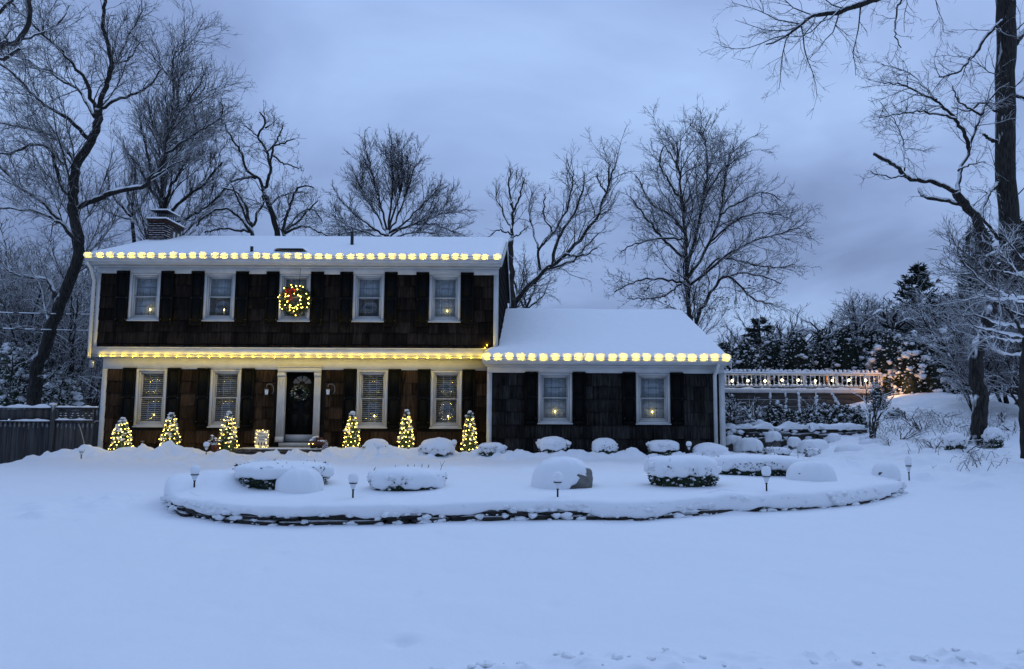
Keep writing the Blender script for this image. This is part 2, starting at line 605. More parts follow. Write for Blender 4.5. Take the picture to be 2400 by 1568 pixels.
def bed_front(x):
    # smooth the polyline a little
    r = 0
    for k, w in ((-.25, .2), (0, .6), (.25, .2)):
        r = r + w * np.interp(np.asarray(x, float) + k, BX, BY, left=14.6, right=15.0)
    return r


LUMPS = []          # (x, y, radius, height) smooth heaps
HOLES = []          # footprints
FINE = []           # small sharp lumps
r_ = np.random.default_rng(21)


def pix_ground(px, py, z):
    d = ray(px, py)
    Y = (z - CZ) / d[2]
    return d[0] * Y, Y


# shovelled bank along the foot of the house
for _ in range(150):
    x = r_.uniform(-14.6, -0.6)
    y = 20.45 + r_.normal(0, .38) - (0.15 if -10 < x < -6 else 0)
    FINE.append((x, min(y, 21.1), r_.uniform(.10, .30), r_.uniform(.03, .11)))
for _ in range(60):
    x = r_.uniform(-1.0, 6.2)
    FINE.append((x, 20.1 + r_.normal(0, .12), r_.uniform(.12, .3), r_.uniform(.02, .09)))
for px in range(110, 480, 30):
    LUMPS.append((P(px, 1000, 20.6)[0], 20.6 + r_.normal(0, .1), r_.uniform(.25, .5), r_.uniform(.02, .07)))
for px, h in ((165, .1), (200, .13), (225, .16), (290, .12), (345, .08), (420, .16), (455, .12), (520, .05), (650, .08), (710, .1), (790, .14), (825, .26), (858, .22), (880, .1), (905, .3), (930, .24), (960, .16), (1000, .14)):
    LUMPS.append((P(px, 1000, 20.7)[0], 20.75, .30, h * .62))
# churned snow at the lower left of the bank
for _ in range(130):
    x, y = r_.uniform(-11.5, -4.0), r_.uniform(18.6, 20.6)
    FINE.append((x, y, r_.uniform(.07, .2), r_.uniform(.015, .07)))
# pieces turned over near the left end of the bed
for _ in range(40):
    x, y = r_.normal(-6.7, .5), r_.normal(11.2, .8)
    FINE.append((x, y, r_.uniform(.1, .3), r_.uniform(.01, .05)))
# plough ridge by the street, at the bottom of the picture
for _ in range(260):
    y = 4.72 - abs(r_.normal(0, .36))
    x = r_.uniform(-.6, 4.6)
    if y > 4.9 - .28 * max(0, 1.2 - x):
        continue
    FINE.append((x, y, r_.uniform(.025, .08), r_.uniform(.008, .026)))
for x, y, r, h in ((.35, 4.36, .25, .04), (.75, 4.42, .22, .035), (3.0, 4.4, .4, .035), (2.2, 4.34, .4, .03), (3.9, 4.5, .4, .035), (-1.4, 4.38, .25, .03), (-2.6, 4.4, .3, .03)):
    LUMPS.append((x, y, r, h))
# churned ground on the right
for _ in range(260):
    x, y = r_.uniform(6.2, 16), r_.uniform(13.5, 21)
    FINE.append((x, y, r_.uniform(.1, .4), r_.uniform(.015, .075)))
for px, py in ((940, 1500), (655, 1300), (612, 1340), (1295, 1418), (1025, 1253), (970, 1397)):
    x, y = pix_ground(px, py, 0)
    s = 1.0 if py > 1450 else .7
    HOLES.append((x, y, .085 * s, .055 * s))
    FINE.append((x + .06, y + .09, .09 * s, .016 * s))
for _ in range(46):
    HOLES.append((r_.uniform(-6, 6), r_.uniform(4.6, 9.0), r_.uniform(.10, .30), r_.uniform(.008, .022)))
# soft swellings inside the bed
for px, py, r, h in ((505, 1130, .45, .22), (700, 1085, .9, .1), (1060, 1085, .4, .1), (1240, 1085, .35, .09), (660, 1120, .8, .06), (1700, 1150, .28, .07), (1420, 1105, .6, .07), (1060, 1130, .6, .05), (2075, 1092, .38, .22), (1990, 1080, .8, .2), (1930, 1085, .7, .1)):
    x, y = pix_ground(px, py, .32)
    LUMPS.append((x, y, r, h))


def height(x, y):
    x = np.asarray(x, float); y = np.asarray(y, float)
    z = 0.02 * sstep(8, 17, y)
    z = z + 0.06 * fbm(x * .22, y * .22, 3, 3) * sstep(3, 9, y) + 0.040 * fbm(x * .7, y * .7, 3, 5) + .010 * fbm(x * 2.6, y * 2.6, 3, 6)
    z = z - 0.52 * sstep(-12.6, -17.5, x) * sstep(12, 21, y) - 1.2 * sstep(-17, -40, x)
    # ground climbs behind on the right
    z = z + 1.75 * sstep(9.0, 17.5, x) * sstep(19.5, 31, y) + 0.35 * sstep(7.5, 11, x) * sstep(15, 20, y)
    z = z + 1.0 * sstep(33, 60, y) * sstep(0, 20, x)
    # raised bed
    bf = bed_front(x)
    d = y - bf
    dep = 0.255 * sstep(0.03, 0.13, d) * (1 - 0.72 * sstep(2.0, 8.5, d))
    end = sstep(-6.25, -5.85, x) * (1 - sstep(5.6, 8.0, x))
    z = z + dep * end
    # bank along the house
    bank = np.exp(-((y - 20.75) / .55) ** 2) * (0.06 * sstep(-15.5, -13.2, x) * (1 - sstep(-1.4, -.6, x)))
    bank = bank + np.exp(-((y - 20.2) / .4) ** 2) * (0.06 * sstep(-1.4, -.6, x) * (1 - sstep(5.8, 6.6, x)))
    z = z + bank * (1 + .8 * fbm(x * 1.3, y * 1.3, 3, 9))
    z = z + 0.03 * sstep(19.2, 20, y) * (1 - sstep(21, 21.5, y)) * sstep(-15, -12.5, x) * (1 - sstep(-1.5, -.5, x)) * fbm(x * 3.1, y * 3.1, 3, 19)
    right = sstep(5.8, 8, x) * sstep(12.5, 15, y) * (1 - sstep(30, 40, y))
    z = z + right * .15 * fbm(x * 1.5, y * 1.5, 4, 29)
    return z


def stamp(X, Y, Z):
    """Adds the heaps, lumps and footprints to a height grid (X, Y 1-d)."""
    for lst, sign, pw in ((LUMPS, 1, 1), (FINE, 1, 2), (HOLES, -1, 1)):
        for x, y, r, h in lst:
            k = 2.6 if pw == 1 else 1.5
            i0, i1 = np.searchsorted(X, (x - k * r, x + k * r))
            j0, j1 = np.searchsorted(Y, (y - k * r, y + k * r))
            if i1 <= i0 or j1 <= j0:
                continue
            gx, gy = np.meshgrid(X[i0:i1], Y[j0:j1])
            ux, uy = (gx - x) / r, (gy - y) / r
            q = ux ** 2 + uy ** 2
            if pw == 2:
                q = q * (1 + 1.1 * vnoise(gx * 2.2 / r + x * 9, gy * 2.2 / r + y * 7, 4))
                Z[j0:j1, i0:i1] += sign * h * np.clip(1 - q, 0, 1) ** .8
            else:
                Z[j0:j1, i0:i1] += sign * h * np.exp(-q)


def grow(a, b, s0, k, smax):
    """Axis values from a to b with a step that widens away from a."""
    v, s = [a], s0
    sg = 1 if b > a else -1
    while (b - v[-1]) * sg > 0:
        v.append(v[-1] + sg * s); s = min(s * k, smax)
    return v


GX = np.concatenate([grow(-17, -350, .08, 1.12, 25)[:0:-1], np.arange(-17, -6.6, .075), np.arange(-6.6, 7.4, .04), np.arange(7.4, 17, .09), grow(17, 350, .08, 1.12, 25)])
GY = np.concatenate([grow(3.6, -30, .05, 1.25, 6)[:0:-1], np.arange(3.6, 5.2, .02), np.arange(5.2, 9.2, .08), np.arange(9.2, 13.5, .04), np.arange(13.5, 18.4, .09), np.arange(18.4, 21.5, .045), np.arange(21.5, 34, .12), grow(34, 700, .2, 1.12, 30)])
gx, gy = np.meshgrid(GX, GY)
GZ = height(gx, gy)
stamp(GX, GY, GZ)
V = np.stack([gx, gy, GZ], -1).reshape(-1, 3)
ny, nx = GZ.shape
jj, ii = np.meshgrid(np.arange(ny - 1), np.arange(nx - 1), indexing='ij')
b0 = (jj * nx + ii).ravel()
ground = put('ground', new_mesh('ground', V, [np.stack([b0, b0 + 1, b0 + nx + 1, b0 + nx], 1)]), M['snow'], None, True, 'structure')
print('ground quads', len(b0))


def gz(x, y):
    i = int(np.clip(np.searchsorted(GX, x) - 1, 0, nx - 2)); j = int(np.clip(np.searchsorted(GY, y) - 1, 0, ny - 2))
    u = (x - GX[i]) / (GX[i + 1] - GX[i]); v = (y - GY[j]) / (GY[j + 1] - GY[j])
    return float((GZ[j, i] * (1 - u) + GZ[j, i + 1] * u) * (1 - v) + (GZ[j + 1, i] * (1 - u) + GZ[j + 1, i + 1] * u) * v)


def G(px, py):
    """Where the sight line of a photo pixel meets the ground."""
    d = ray(px, py)
    Y = 3.0
    while Y < 90:
        if CZ + d[2] * Y < gz(d[0] * Y, Y):
            break
        Y += .04
    return np.array([d[0] * Y, Y, gz(d[0] * Y, Y)])


# ------------------------------------------------------------------ house
U = 21.6      # upper storey front
LO = 22.0     # lower storey front
WG = 21.3     # wing front
XL = P(233, 700, U)[0] - .09
XR = P(1166, 700, U)[0]
HB = 29.6     # back wall
house = thing('house', 'dark shingled two storey house with white trim and snowy roofs strung with yellow lights', 'house', (-7, 22, 0))


def zz(py, Y, px=690):
    return P(px, py, Y)[2]


EAVE_Y = 21.2
z_eave = zz(608, EAVE_Y)          # gutter top
z_fb = zz(618.5, EAVE_Y)          # fascia bottom
z_frieze = zz(643, U)             # frieze bottom, top of the shingles
z_band1, z_band0 = zz(815, U), zz(837.5, U)
SL = 0.36
RIDGE_Y = 25.6
z_ridge = z_eave + SL * (RIDGE_Y - EAVE_Y)
XE0, XE1 = P(203, 604, EAVE_Y)[0], P(1174, 606, EAVE_Y)[0]
WZ0 = -.5


def holes_cells(x0, x1, z0, z1, holes):
    xs = sorted({x0, x1, *[v for h in holes for v in h[:2]]}); zs = sorted({z0, z1, *[v for h in holes for v in h[2:]]})
    xs = [v for v in xs if x0 <= v <= x1]; zs = [v for v in zs if z0 <= v <= z1]
    for a, b in zip(xs[:-1], xs[1:]):
        for c, d in zip(zs[:-1], zs[1:]):
            mx, mz = (a + b) / 2, (c + d) / 2
            if not any(h[0] < mx < h[1] and h[2] < mz < h[3] for h in holes):
                yield a, b, c, d


# windows: (centre px at mid height, top px, bottom px, width px, wall distance, kind)
WIN = [
    (340.8, 642, 752, 73.0, U, 'full', 348), (515.8, 642.5, 753, 73.5, U, 'half', 522), (691.8, 643, 754.5, 74.5, U, 'lit', 700),
    (864.6, 643.5, 755.5, 75, U, 'dark', None), (1043, 644, 757, 75.5, U, 'full', 1046),
    (355, 866, 1001, 72.5, LO, 'slat', 361), (529, 866.5, 1002, 73, LO, 'slat', None), (872.5, 868, 1003.5, 73, LO, 'slat', 873), (1046, 869, 1005, 74, LO, 'slat', 1047),
    (1301, 874, 993.5, 80, WG, 'blind', 1299), (1530, 876, 996, 80, WG, 'blind', 1529),
]
wins = []
for cx, t, b, w, Y, kind, cpx in WIN:
    X = P(cx, (t + b) / 2, Y)[0]
    z1, z0 = P(cx, t, Y)[2], P(cx, b, Y)[2]
    W = w / F * Y
    wins.append(dict(X=X, z0=z0, z1=z1, W=W, Y=Y, kind=kind, cpx=cpx, cx=cx))
# level the rows
for idx in (range(0, 5), range(5, 9), range(9, 11)):
    for key in ('z0', 'z1', 'W'):
        mval = np.mean([wins[i][key] for i in idx])
        for i in idx:
            wins[i][key] = mval
DX = P(702, 950, LO)[0]
door_z0, door_z1 = zz(1037, LO, 702), zz(872, LO, 702)
DW = 84 / F * LO                      # between the pilasters' inner edges incl. reveal
door_w = 68 / F * LO

# wall carcasses
wing_x0, wing_x1 = P(1141, 960, WG)[0], P(1697, 960, WG)[0]
LX0, LX1 = P(238, 960, LO)[0] - .02, wing_x0 + .3


def hole(w):
    return (w['X'] - w['W'] / 2 + .09, w['X'] + w['W'] / 2 - .09, w['z0'] + .09, w['z1'] - .06)


up_holes = [hole(w) for w in wins[:5]]
lo_holes = [hole(w) for w in wins[5:9]] + [(DX - door_w / 2 - .02, DX + door_w / 2 + .02, WZ0, door_z1)]
wg_holes = [hole(w) for w in wins[9:]]
mb = MB()
for c in holes_cells(XL, XR, z_band0 + .004, z_eave - .05, up_holes):
    mb.box(c[0], c[1], U, U + .12, c[2], c[3])
upper_wall = mb.build('upper_wall', M['backing'], house)
mb = MB()
for c in holes_cells(LX0, LX1, WZ0, z_band0 + .15, lo_holes):
    mb.box(c[0], c[1], LO, LO + .12, c[2], c[3])
lower_wall = mb.build('lower_wall', M['backing'], house)

WEY = 20.9
wz_eave = zz(846, WEY, 1420)
wz_frieze = zz(874.5, WG, 1420)
wz_fb = zz(854, WEY, 1420)
WSL, WRY = 0.345, 27.3
wz_ridge = wz_eave + WSL * (WRY - WEY)
wing_e0, wing_e1 = P(1132, 835, WEY)[0], P(1712, 838, WEY)[0]
mb = MB()
for c in holes_cells(wing_x0, wing_x1, WZ0, wz_eave - .05, wg_holes):
    mb.box(c[0], c[1], WG, WG + .12, c[2], c[3])
# side and back of the wing
mb.box(wing_x1 - .12, wing_x1, WG + .12, 33.5, WZ0, wz_eave - .05)
mb.box(wing_x0, wing_x0 + .12, WG + .12, LO - .002, WZ0, wz_eave - .05)
mb.box(XR - .05, wing_x1 - .12, 33.3, 33.5, WZ0, wz_eave)
g = [(wing_x1 - .12, WG, wz_eave - .06), (wing_x1 - .12, 33.3, wz_eave - .06), (wing_x1 - .12, WRY, wz_ridge - .05)]
mb.add(g + [(x + .118, y, z) for x, y, z in g], [(0, 1, 2), (5, 4, 3)])
wing_wall = mb.build('wing_wall', M['backing'], house)
# shell of the main block: sides, back, floor, so the inside is dark
mb = MB()
mb.box(XL, XL + .12, U + .12, HB, z_band0 + .01, z_eave - .1)
mb.box(LX0, LX0 + .12, LO + .12, HB, WZ0, z_band0 + .01)
mb.box(XL, XR, HB, HB + .12, WZ0, z_eave)
mb.box(XL + .12, XR - .02, LO + .13, HB - .01, z_band0 + .16, z_band0 + .3)
mb.box(XL + .12, XR - .02, U + .13, HB - .01, z_eave - .3, z_eave - .2)
mb.build('back_wall', M['backing'], house)
mb = MB()
mb.box(XR - .12, XR, U + .121, HB, WZ0, z_eave - .1)
g = [(XR - .12, U, z_eave - .1), (XR - .12, HB, z_eave - .1), (XR - .12, RIDGE_Y, z_ridge - .08)]
mb.add(g + [(x + .12, y, z) for x, y, z in g], [(0, 1, 2), (5, 4, 3)])
gable_wall = mb.build('gable_wall', M['backing'], house)
# courses on the gable: each course one strip leaning outward
mb = MB()
zc, ex = z_frieze - 6 * .357, .357
while zc < z_ridge:
    a0 = U + .02; a1 = HB
    top = zc + ex
    if zc > z_eave - .15:
        d = (zc + .2 - (z_eave - .15)) / SL
        a0, a1 = max(a0, EAVE_Y + d), min(a1, 2 * RIDGE_Y - EAVE_Y - d)
    y = a0
    while y < a1 - .05:
        w = min(float(r_.uniform(.2, .5)), a1 - y)
        dz = r_.uniform(-.015, .015)
        V8 = [(XR + .04, y + .004, zc + dz), (XR + .04, y + w - .004, zc + dz), (XR + .008, y + w - .004, top), (XR + .008, y + .004, top),
              (XR, y + .004, zc + dz), (XR, y + w - .004, zc + dz)]
        mb.add(V8, [(0, 1, 2, 3), (4, 5, 1, 0)])
        y += w
    zc += ex
mb.build('gable_shingle', M['shingle'], gable_wall, kind='stuff')

# shingles --------------------------------------------------------
wedge = new_mesh('shingle', [(-.5, -1, 0), (.5, -1, 0), (.5, 0, 0), (-.5, 0, 0), (-.5, -.22, 1), (.5, -.22, 1), (.5, 0, 1), (-.5, 0, 1)],
                 [[(0, 1, 5, 4), (0, 3, 2, 1), (4, 5, 6, 7), (0, 4, 7, 3), (1, 2, 6, 5)]])
wedge.materials.append(M['shingle'])
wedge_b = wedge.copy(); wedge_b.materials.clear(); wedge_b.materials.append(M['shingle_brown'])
wedge_g = wedge.copy(); wedge_g.materials.clear(); wedge_g.materials.append(M['shingle_grey'])
cand = []


def courses(x0, x1, z0, z1, exposure, wr, blocks, Y, wall, me):
    z = z1
    row = 0
    while z > z0 + .05:
        zb = max(z - exposure, z0)
        x = x0 - r_.uniform(0, .1)
        while x < x1:
            w = float(r_.uniform(*wr))
            a, b = max(x, x0), min(x + w, x1)
            x += w
            segs = [(a, b)]
            for h in blocks:
                if h[2] < (zb + z) / 2 < h[3] or (zb < h[3] < z and h[3] - zb > .75 * (z - zb)):
                    ns = []
                    for s, e in segs:
                        if h[1] <= s or h[0] >= e:
                            ns.append((s, e)); continue
                        if h[0] > s:
                            ns.append((s, h[0]))
                        if h[1] < e:
                            ns.append((h[1], e))
                    segs = ns
            for s, e in segs:
                if e - s > .035:
                    zt, zl = z, zb
                    for h in blocks:
                        if h[0] < (s + e) / 2 < h[1]:
                            if zl < h[3] < zt and h[3] - zl < .75 * (z - zb) and h[2] < zl:
                                zl = h[3]
                            if zl < h[2] < zt:
                                zt = h[2]
                    cand.append(((e - s) * (zt - zl), (s + e) / 2, e - s, zl, zt, Y, wall, me))
        z = zb
        row += 1


def sh_w(w):
    return .395 if w['Y'] != WG else .43


def blocks_of(ws, full=True):
    out = []
    for w in ws:
        out.append((w['X'] - w['W'] / 2, w['X'] + w['W'] / 2, w['z0'] - .0, w['z1'] + .3))
        s = sh_w(w)
        out.append((w['X'] - w['W'] / 2 - s + .03, w['X'] - w['W'] / 2, w['z0'] + .05, w['z1'] + .3))
        out.append((w['X'] + w['W'] / 2, w['X'] + w['W'] / 2 + s - .03, w['z0'] + .05, w['z1'] + .3))
    return out


courses(XL + .11, XR - .11, z_band1 + .01, z_frieze, .357, (.2, .52), blocks_of(wins[:5]), U, upper_wall, wedge)
lo_frieze = zz(866.5, LO)
dblk = [(DX - DW / 2 - .22, DX + DW / 2 + .22, WZ0, door_z1 + .3)]
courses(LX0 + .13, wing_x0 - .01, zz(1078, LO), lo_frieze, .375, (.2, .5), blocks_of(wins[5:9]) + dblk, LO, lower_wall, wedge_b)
courses(wing_x0 + .14, wing_x1 - .13, zz(1078, WG, 1420), wz_frieze, .385, (.13, .34), blocks_of(wins[9:]), WG, wing_wall, wedge_g)
cand.sort(key=lambda c: -c[0])
rest = {}
base = np.array(house.location)
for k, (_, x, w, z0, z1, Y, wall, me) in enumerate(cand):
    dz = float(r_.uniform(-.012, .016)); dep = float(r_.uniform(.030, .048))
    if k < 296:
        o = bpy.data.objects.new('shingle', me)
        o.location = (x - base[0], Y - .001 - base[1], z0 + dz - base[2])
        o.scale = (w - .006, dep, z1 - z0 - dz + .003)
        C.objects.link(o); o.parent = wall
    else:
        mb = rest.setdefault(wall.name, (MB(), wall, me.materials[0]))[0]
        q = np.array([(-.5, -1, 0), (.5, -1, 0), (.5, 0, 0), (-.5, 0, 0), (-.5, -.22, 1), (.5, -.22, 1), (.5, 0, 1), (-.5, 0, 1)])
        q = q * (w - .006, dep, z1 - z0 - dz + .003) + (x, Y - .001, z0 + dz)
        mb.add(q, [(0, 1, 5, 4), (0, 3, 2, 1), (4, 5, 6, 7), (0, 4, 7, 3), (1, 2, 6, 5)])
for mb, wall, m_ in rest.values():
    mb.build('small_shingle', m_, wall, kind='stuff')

# trim ------------------------------------------------------------
mb = MB()
mb.box(XL, XL + .115, U - .05, U - .002, z_band1, z_frieze)
mb.build('corner_board', M['white'], house)
mb = MB(); mb.box(XR - .115, XR + .03, U - .05, U - .002, z_band0 + .01, z_frieze)
mb.build('corner_board', M['white'], house)
mb = MB(); mb.box(LX0, LX0 + .145, LO - .05, LO - .002, WZ0, lo_frieze)
mb.build('corner_board', M['white'], house)
mb = MB(); mb.box(wing_x0, wing_x0 + .145, WG - .05, WG - .002, WZ0, wz_frieze)
mb.build('corner_board', M['white'], house)
mb = MB(); mb.box(wing_x1 - .145, wing_x1 + .02, WG - .05, WG - .002, WZ0, wz_frieze)
mb.build('corner_board', M['white'], house)
mb = MB(); mb.box(XL, XR + .03, U - .045, U - .002, z_frieze, z_fb + .02)
mb.build('frieze_board', M['white'], house)
mb = MB(); mb.box(LX0, wing_x0, LO - .045, LO - .002, lo_frieze, z_band0 - .002)
mb.build('frieze_board', M['white'], house)
mb = MB(); mb.box(wing_x0, wing_x1 + .02, WG - .045, WG - .002, wz_frieze, wz_fb + .02)
mb.build('frieze_board', M['white'], house)
# overhang: skirt board, its drip cap and the soffit below
mb = MB(); mb.box(XL - .02, XR + .01, U - .05, U - .002, z_band0, z_band1 - .022)
band = mb.build('skirt_board', M['white'], house)
mb = MB(); mb.box(XL - .03, XR + .02, U - .075, U - .001, z_band1 - .022, z_band1)
mb.build('drip_cap', M['white'], band)
mb = MB(); mb.box(XL + .002, wing_x0 + .02, U + .001, LO - .001, z_band0 - .001, z_band0 + .003)
mb.build('soffit', M['white'], house)
# eaves
for (x0, x1, ye, yw, ze, zf, zb) in ((XE0, XE1, EAVE_Y, U, z_eave, z_fb, z_frieze), (wing_e0, wing_e1, WEY, WG, wz_eave, wz_fb, wz_frieze)):
    mb = MB()
    mb.box(x0, x1, ye, ye + .03, zf, ze)
    mb.box(x0, x1, ye - .085, ye, zf + .035, ze - .004)       # gutter trough
    mb.box(x0, x1, ye - .10, ye - .085, ze - .03, ze + .004)  # rolled lip
    f = mb.build('gutter', M['white'], house)
    mb = MB(); mb.box(x0, x1, ye + .03, yw - .045, zf + .001, zf + .013)
    mb.build('soffit', M['white'], house)
    mb = MB(); mb.box(x0 + .05, x1 - .05, yw - .085, yw - .046, zf - .055, zf)
    mb.build('crown_molding', M['white'], house)
# rake boards and roof planes


def roof_planes(x0, x1, ye, yr, ze, sl, th):
    mb = MB()
    zr = ze + sl * (yr - ye)
    yb = 2 * yr - ye
    for a, b, c, d in (((ye, ze), (yr, zr), 0, 0), ((yr, zr), (yb, ze), 0, 0)):
        V = [(x, y, z + dz) for dz in (-th, 0) for (y, z) in (a, b) for x in (x0, x1)]
        mb.add(V, [(0, 2, 3, 1), (4, 5, 7, 6), (0, 1, 5, 4), (2, 6, 7, 3), (0, 4, 6, 2), (1, 3, 7, 5)])
    return mb


roof = roof_planes(XE0, XE1, EAVE_Y + .031, RIDGE_Y, z_eave + .0, SL, .05).build('roof', M['roofing'], house)
wroof = roof_planes(XR + .02, wing_e1, WEY + .031, WRY, wz_eave, WSL, .05)
wroof.box(wing_e0, XR + .02, WEY + .031, U - .08, wz_eave - .02, wz_eave + .03)
wroof = wroof.build('wing_roof', M['roofing'], house)
for xr, xs in ((XE1, 1), (XE0, -1)):
    mb = MB()
    for ya, za, yb, zb in ((EAVE_Y - .02, z_eave, RIDGE_Y, z_ridge), (RIDGE_Y, z_ridge, 2 * RIDGE_Y - EAVE_Y, z_eave)):
        a, b = sorted((xr + .002 * xs, xr + .032 * xs))
        V = [(x, y, z + dz) for dz in (-.20, .0) for (y, z) in ((ya, za), (yb, zb)) for x in (a, b)]
        mb.add(V, [(0, 2, 3, 1), (4, 5, 7, 6), (0, 1, 5, 4), (2, 6, 7, 3), (0, 4, 6, 2), (1, 3, 7, 5)])
    mb.build('rake_board', M['white'], house)
mb = MB()
for ya, za, yb, zb in ((WEY - .02, wz_eave, WRY, wz_ridge), (WRY, wz_ridge, 2 * WRY - WEY, wz_eave)):
    a, b = wing_e1 + .002, wing_e1 + .032
    V = [(x, y, z + dz) for dz in (-.20, .0) for (y, z) in ((ya, za), (yb, zb)) for x in (a, b)]
    mb.add(V, [(0, 2, 3, 1), (4, 5, 7, 6), (0, 1, 5, 4), (2, 6, 7, 3), (0, 4, 6, 2), (1, 3, 7, 5)])
mb.build('rake_board', M['white'], house)


# snow on the roofs: rounded slab, front lip a little wavy
def roof_snow(x0, x1, ye, yr, ze, sl, th, parent, bulbs, seed=0, cut=None):
    nx_ = int((x1 - x0) / .035)
    X = np.linspace(x0, x1, nx_)
    prof = [(-.03, .002), (-.075, .03), (-.095, .07), (-.09, .115), (-.06, .155), (.0, .185), (.10, .21)]
    n2 = 26
    yb = 2 * yr - ye
    ys = list(np.linspace(ye + .3, yr - .35, n2)) + [yr - .2, yr - .08, yr, yr + .08, yr + .2] + list(np.linspace(yr + .4, yb - .2, 12)) + [yb]
    rows = []
    w = 0.02 * fbm(X * 2.2, X * 0 + seed, 3, 31 + seed)
    # the snow front has melted back round each bulb
    near = np.min(np.abs(X[:, None] - np.asarray(bulbs)[None]), axis=1)
    sp_ = (bulbs[-1] - bulbs[0]) / (len(bulbs) - 1)
    w = w + .045 * np.cos(np.clip(near / (sp_ / 2), 0, 1) * PI)
    dr = 0.032 * fbm(X * .9, X * 0 + 5 + seed, 2, 33 + seed)
    for dy, dz in prof:
        k = th / .2
        rows.append(np.stack([X, ye + dy + w * (1 if .01 < dz < .16 else .5 if dz >= .16 and dz < .2 else 0), ze + dz * k + sl * max(dy, 0) + dr * (dz / .2)], -1))
    for y in ys:
        dd = min(y - ye, yb - y)
        zr = ze + sl * (yr - ye)
        z = ze + sl * dd
        # soften the ridge
        z = z - .035 * math.exp(-((y - yr) / .22) ** 2)
        rows.append(np.stack([X, X * 0 + y, X * 0 + z + th * (1.08 if dd > .05 else .1) + .014 * fbm(X * .7, X * 0 + y * .7, 3, 35 + seed) + dr * .4], -1))
    A = np.array(rows)
    # round the two ends down to the rake
    for e, s in ((0, 1), (-1, -1)):
        for k in range(6):
            i = k if e == 0 else nx_ - 1 - k
            f = [0.0, .45, .68, .84, .94, .985][k]
            base = np.array([ze + sl * max(0, min(r[0, 1] - ye, yb - r[0, 1])) for r in rows])
            A[:, i, 2] = base + (A[:, i, 2] - base) * f
            if k == 0:
                A[:, i, 0] -= -.02 * s
    if cut is not None:
        A = cut(A)
    R, Cn = A.shape[:2]
    j, i = np.meshgrid(np.arange(R - 1), np.arange(Cn - 1), indexing='ij')
    b = (j * Cn + i).ravel()
    mb = MB(); mb.add(A.reshape(-1, 3), np.stack([b, b + 1, b + Cn + 1, b + Cn], 1))
    return mb.build('roof_snow', M['snow'], parent, True)


BULB_U = np.linspace(XE0 + .12, XE1 - .13, 40) + r_.uniform(-.03, .03, 40)
BULB_W = np.linspace(wing_e0 + .12, wing_e1 - .14, 22) + r_.uniform(-.02, .02, 22)
roof_snow(XE0 + .0, XE1 + .01, EAVE_Y, RIDGE_Y, z_eave + .004, SL, .19, roof, BULB_U, seed=1)


def wing_cut(A):
    # the slab stops at the gable wall of the main block, except in front of it
    m = A[:, :, 1] > U - .12
    lim = XR + .05 + .035 * fbm(A[:, :, 1] * 2.5, A[:, :, 2], 3, 44)
    A[:, :, 0] = np.where(m, np.maximum(A[:, :, 0], lim), A[:, :, 0])
    return A


roof_snow(wing_e0 - .0, wing_e1 + .01, WEY, WRY, wz_eave + .004, WSL, .21, wroof, BULB_W, seed=2, cut=wing_cut)
# skylight, pipes on the roof
def on_roof(px, py):
    d = ray(px, py)
    # plane z = z_eave + SL*(y-EAVE_Y) + .2
    Y = (z_eave + .2 - SL * EAVE_Y - CZ) / (d[2] - SL)
    return d[0] * Y, Y, CZ + d[2] * Y


sxa, sya, sza = on_roof(644, 590); sxb, _, _ = on_roof(713, 591)
mb = MB()
mb.box(sxa, sxb, sya, sya + .9, sza - .14, sza + .03)
sky_l = mb.build('skylight', M['metal_dark'], roof)
mb = MB()
for k in range(1):
    A, n_u, n_v = [], 14, 9
    for v in range(n_v):
        for u in range(n_u):
            fu, fv = u / (n_u - 1), v / (n_v - 1)
            e = min(1, 6 * min(fu, 1 - fu), 6 * min(fv + .04, 1 - fv))
            A.append((sxa - .03 + (sxb - sxa + .06) * fu, sya - .05 + 1.0 * fv, sza + .035 + .13 * (max(e, 0)) ** .5 + SL * .6 * fv * .5))
    q = [(v * n_u + u, v * n_u + u + 1, (v + 1) * n_u + u + 1, (v + 1) * n_u + u) for v in range(n_v - 1) for u in range(n_u - 1)]
    mb.add(A, q)
mb.build('skylight_snow', M['snow'], roof, True)
for px, py, h, r in ((590, 590, .16, .05), (825, 574, .42, .055)):
    x, y, z = on_roof(px, py)
    mb = MB(); mb.lathe([(r, z - .25), (r, z + h), (r * .75, z + h), (r * .75, z + h - .1)], x, y, 10)
    mb.build('vent_pipe', M['metal_dark'], roof, True)

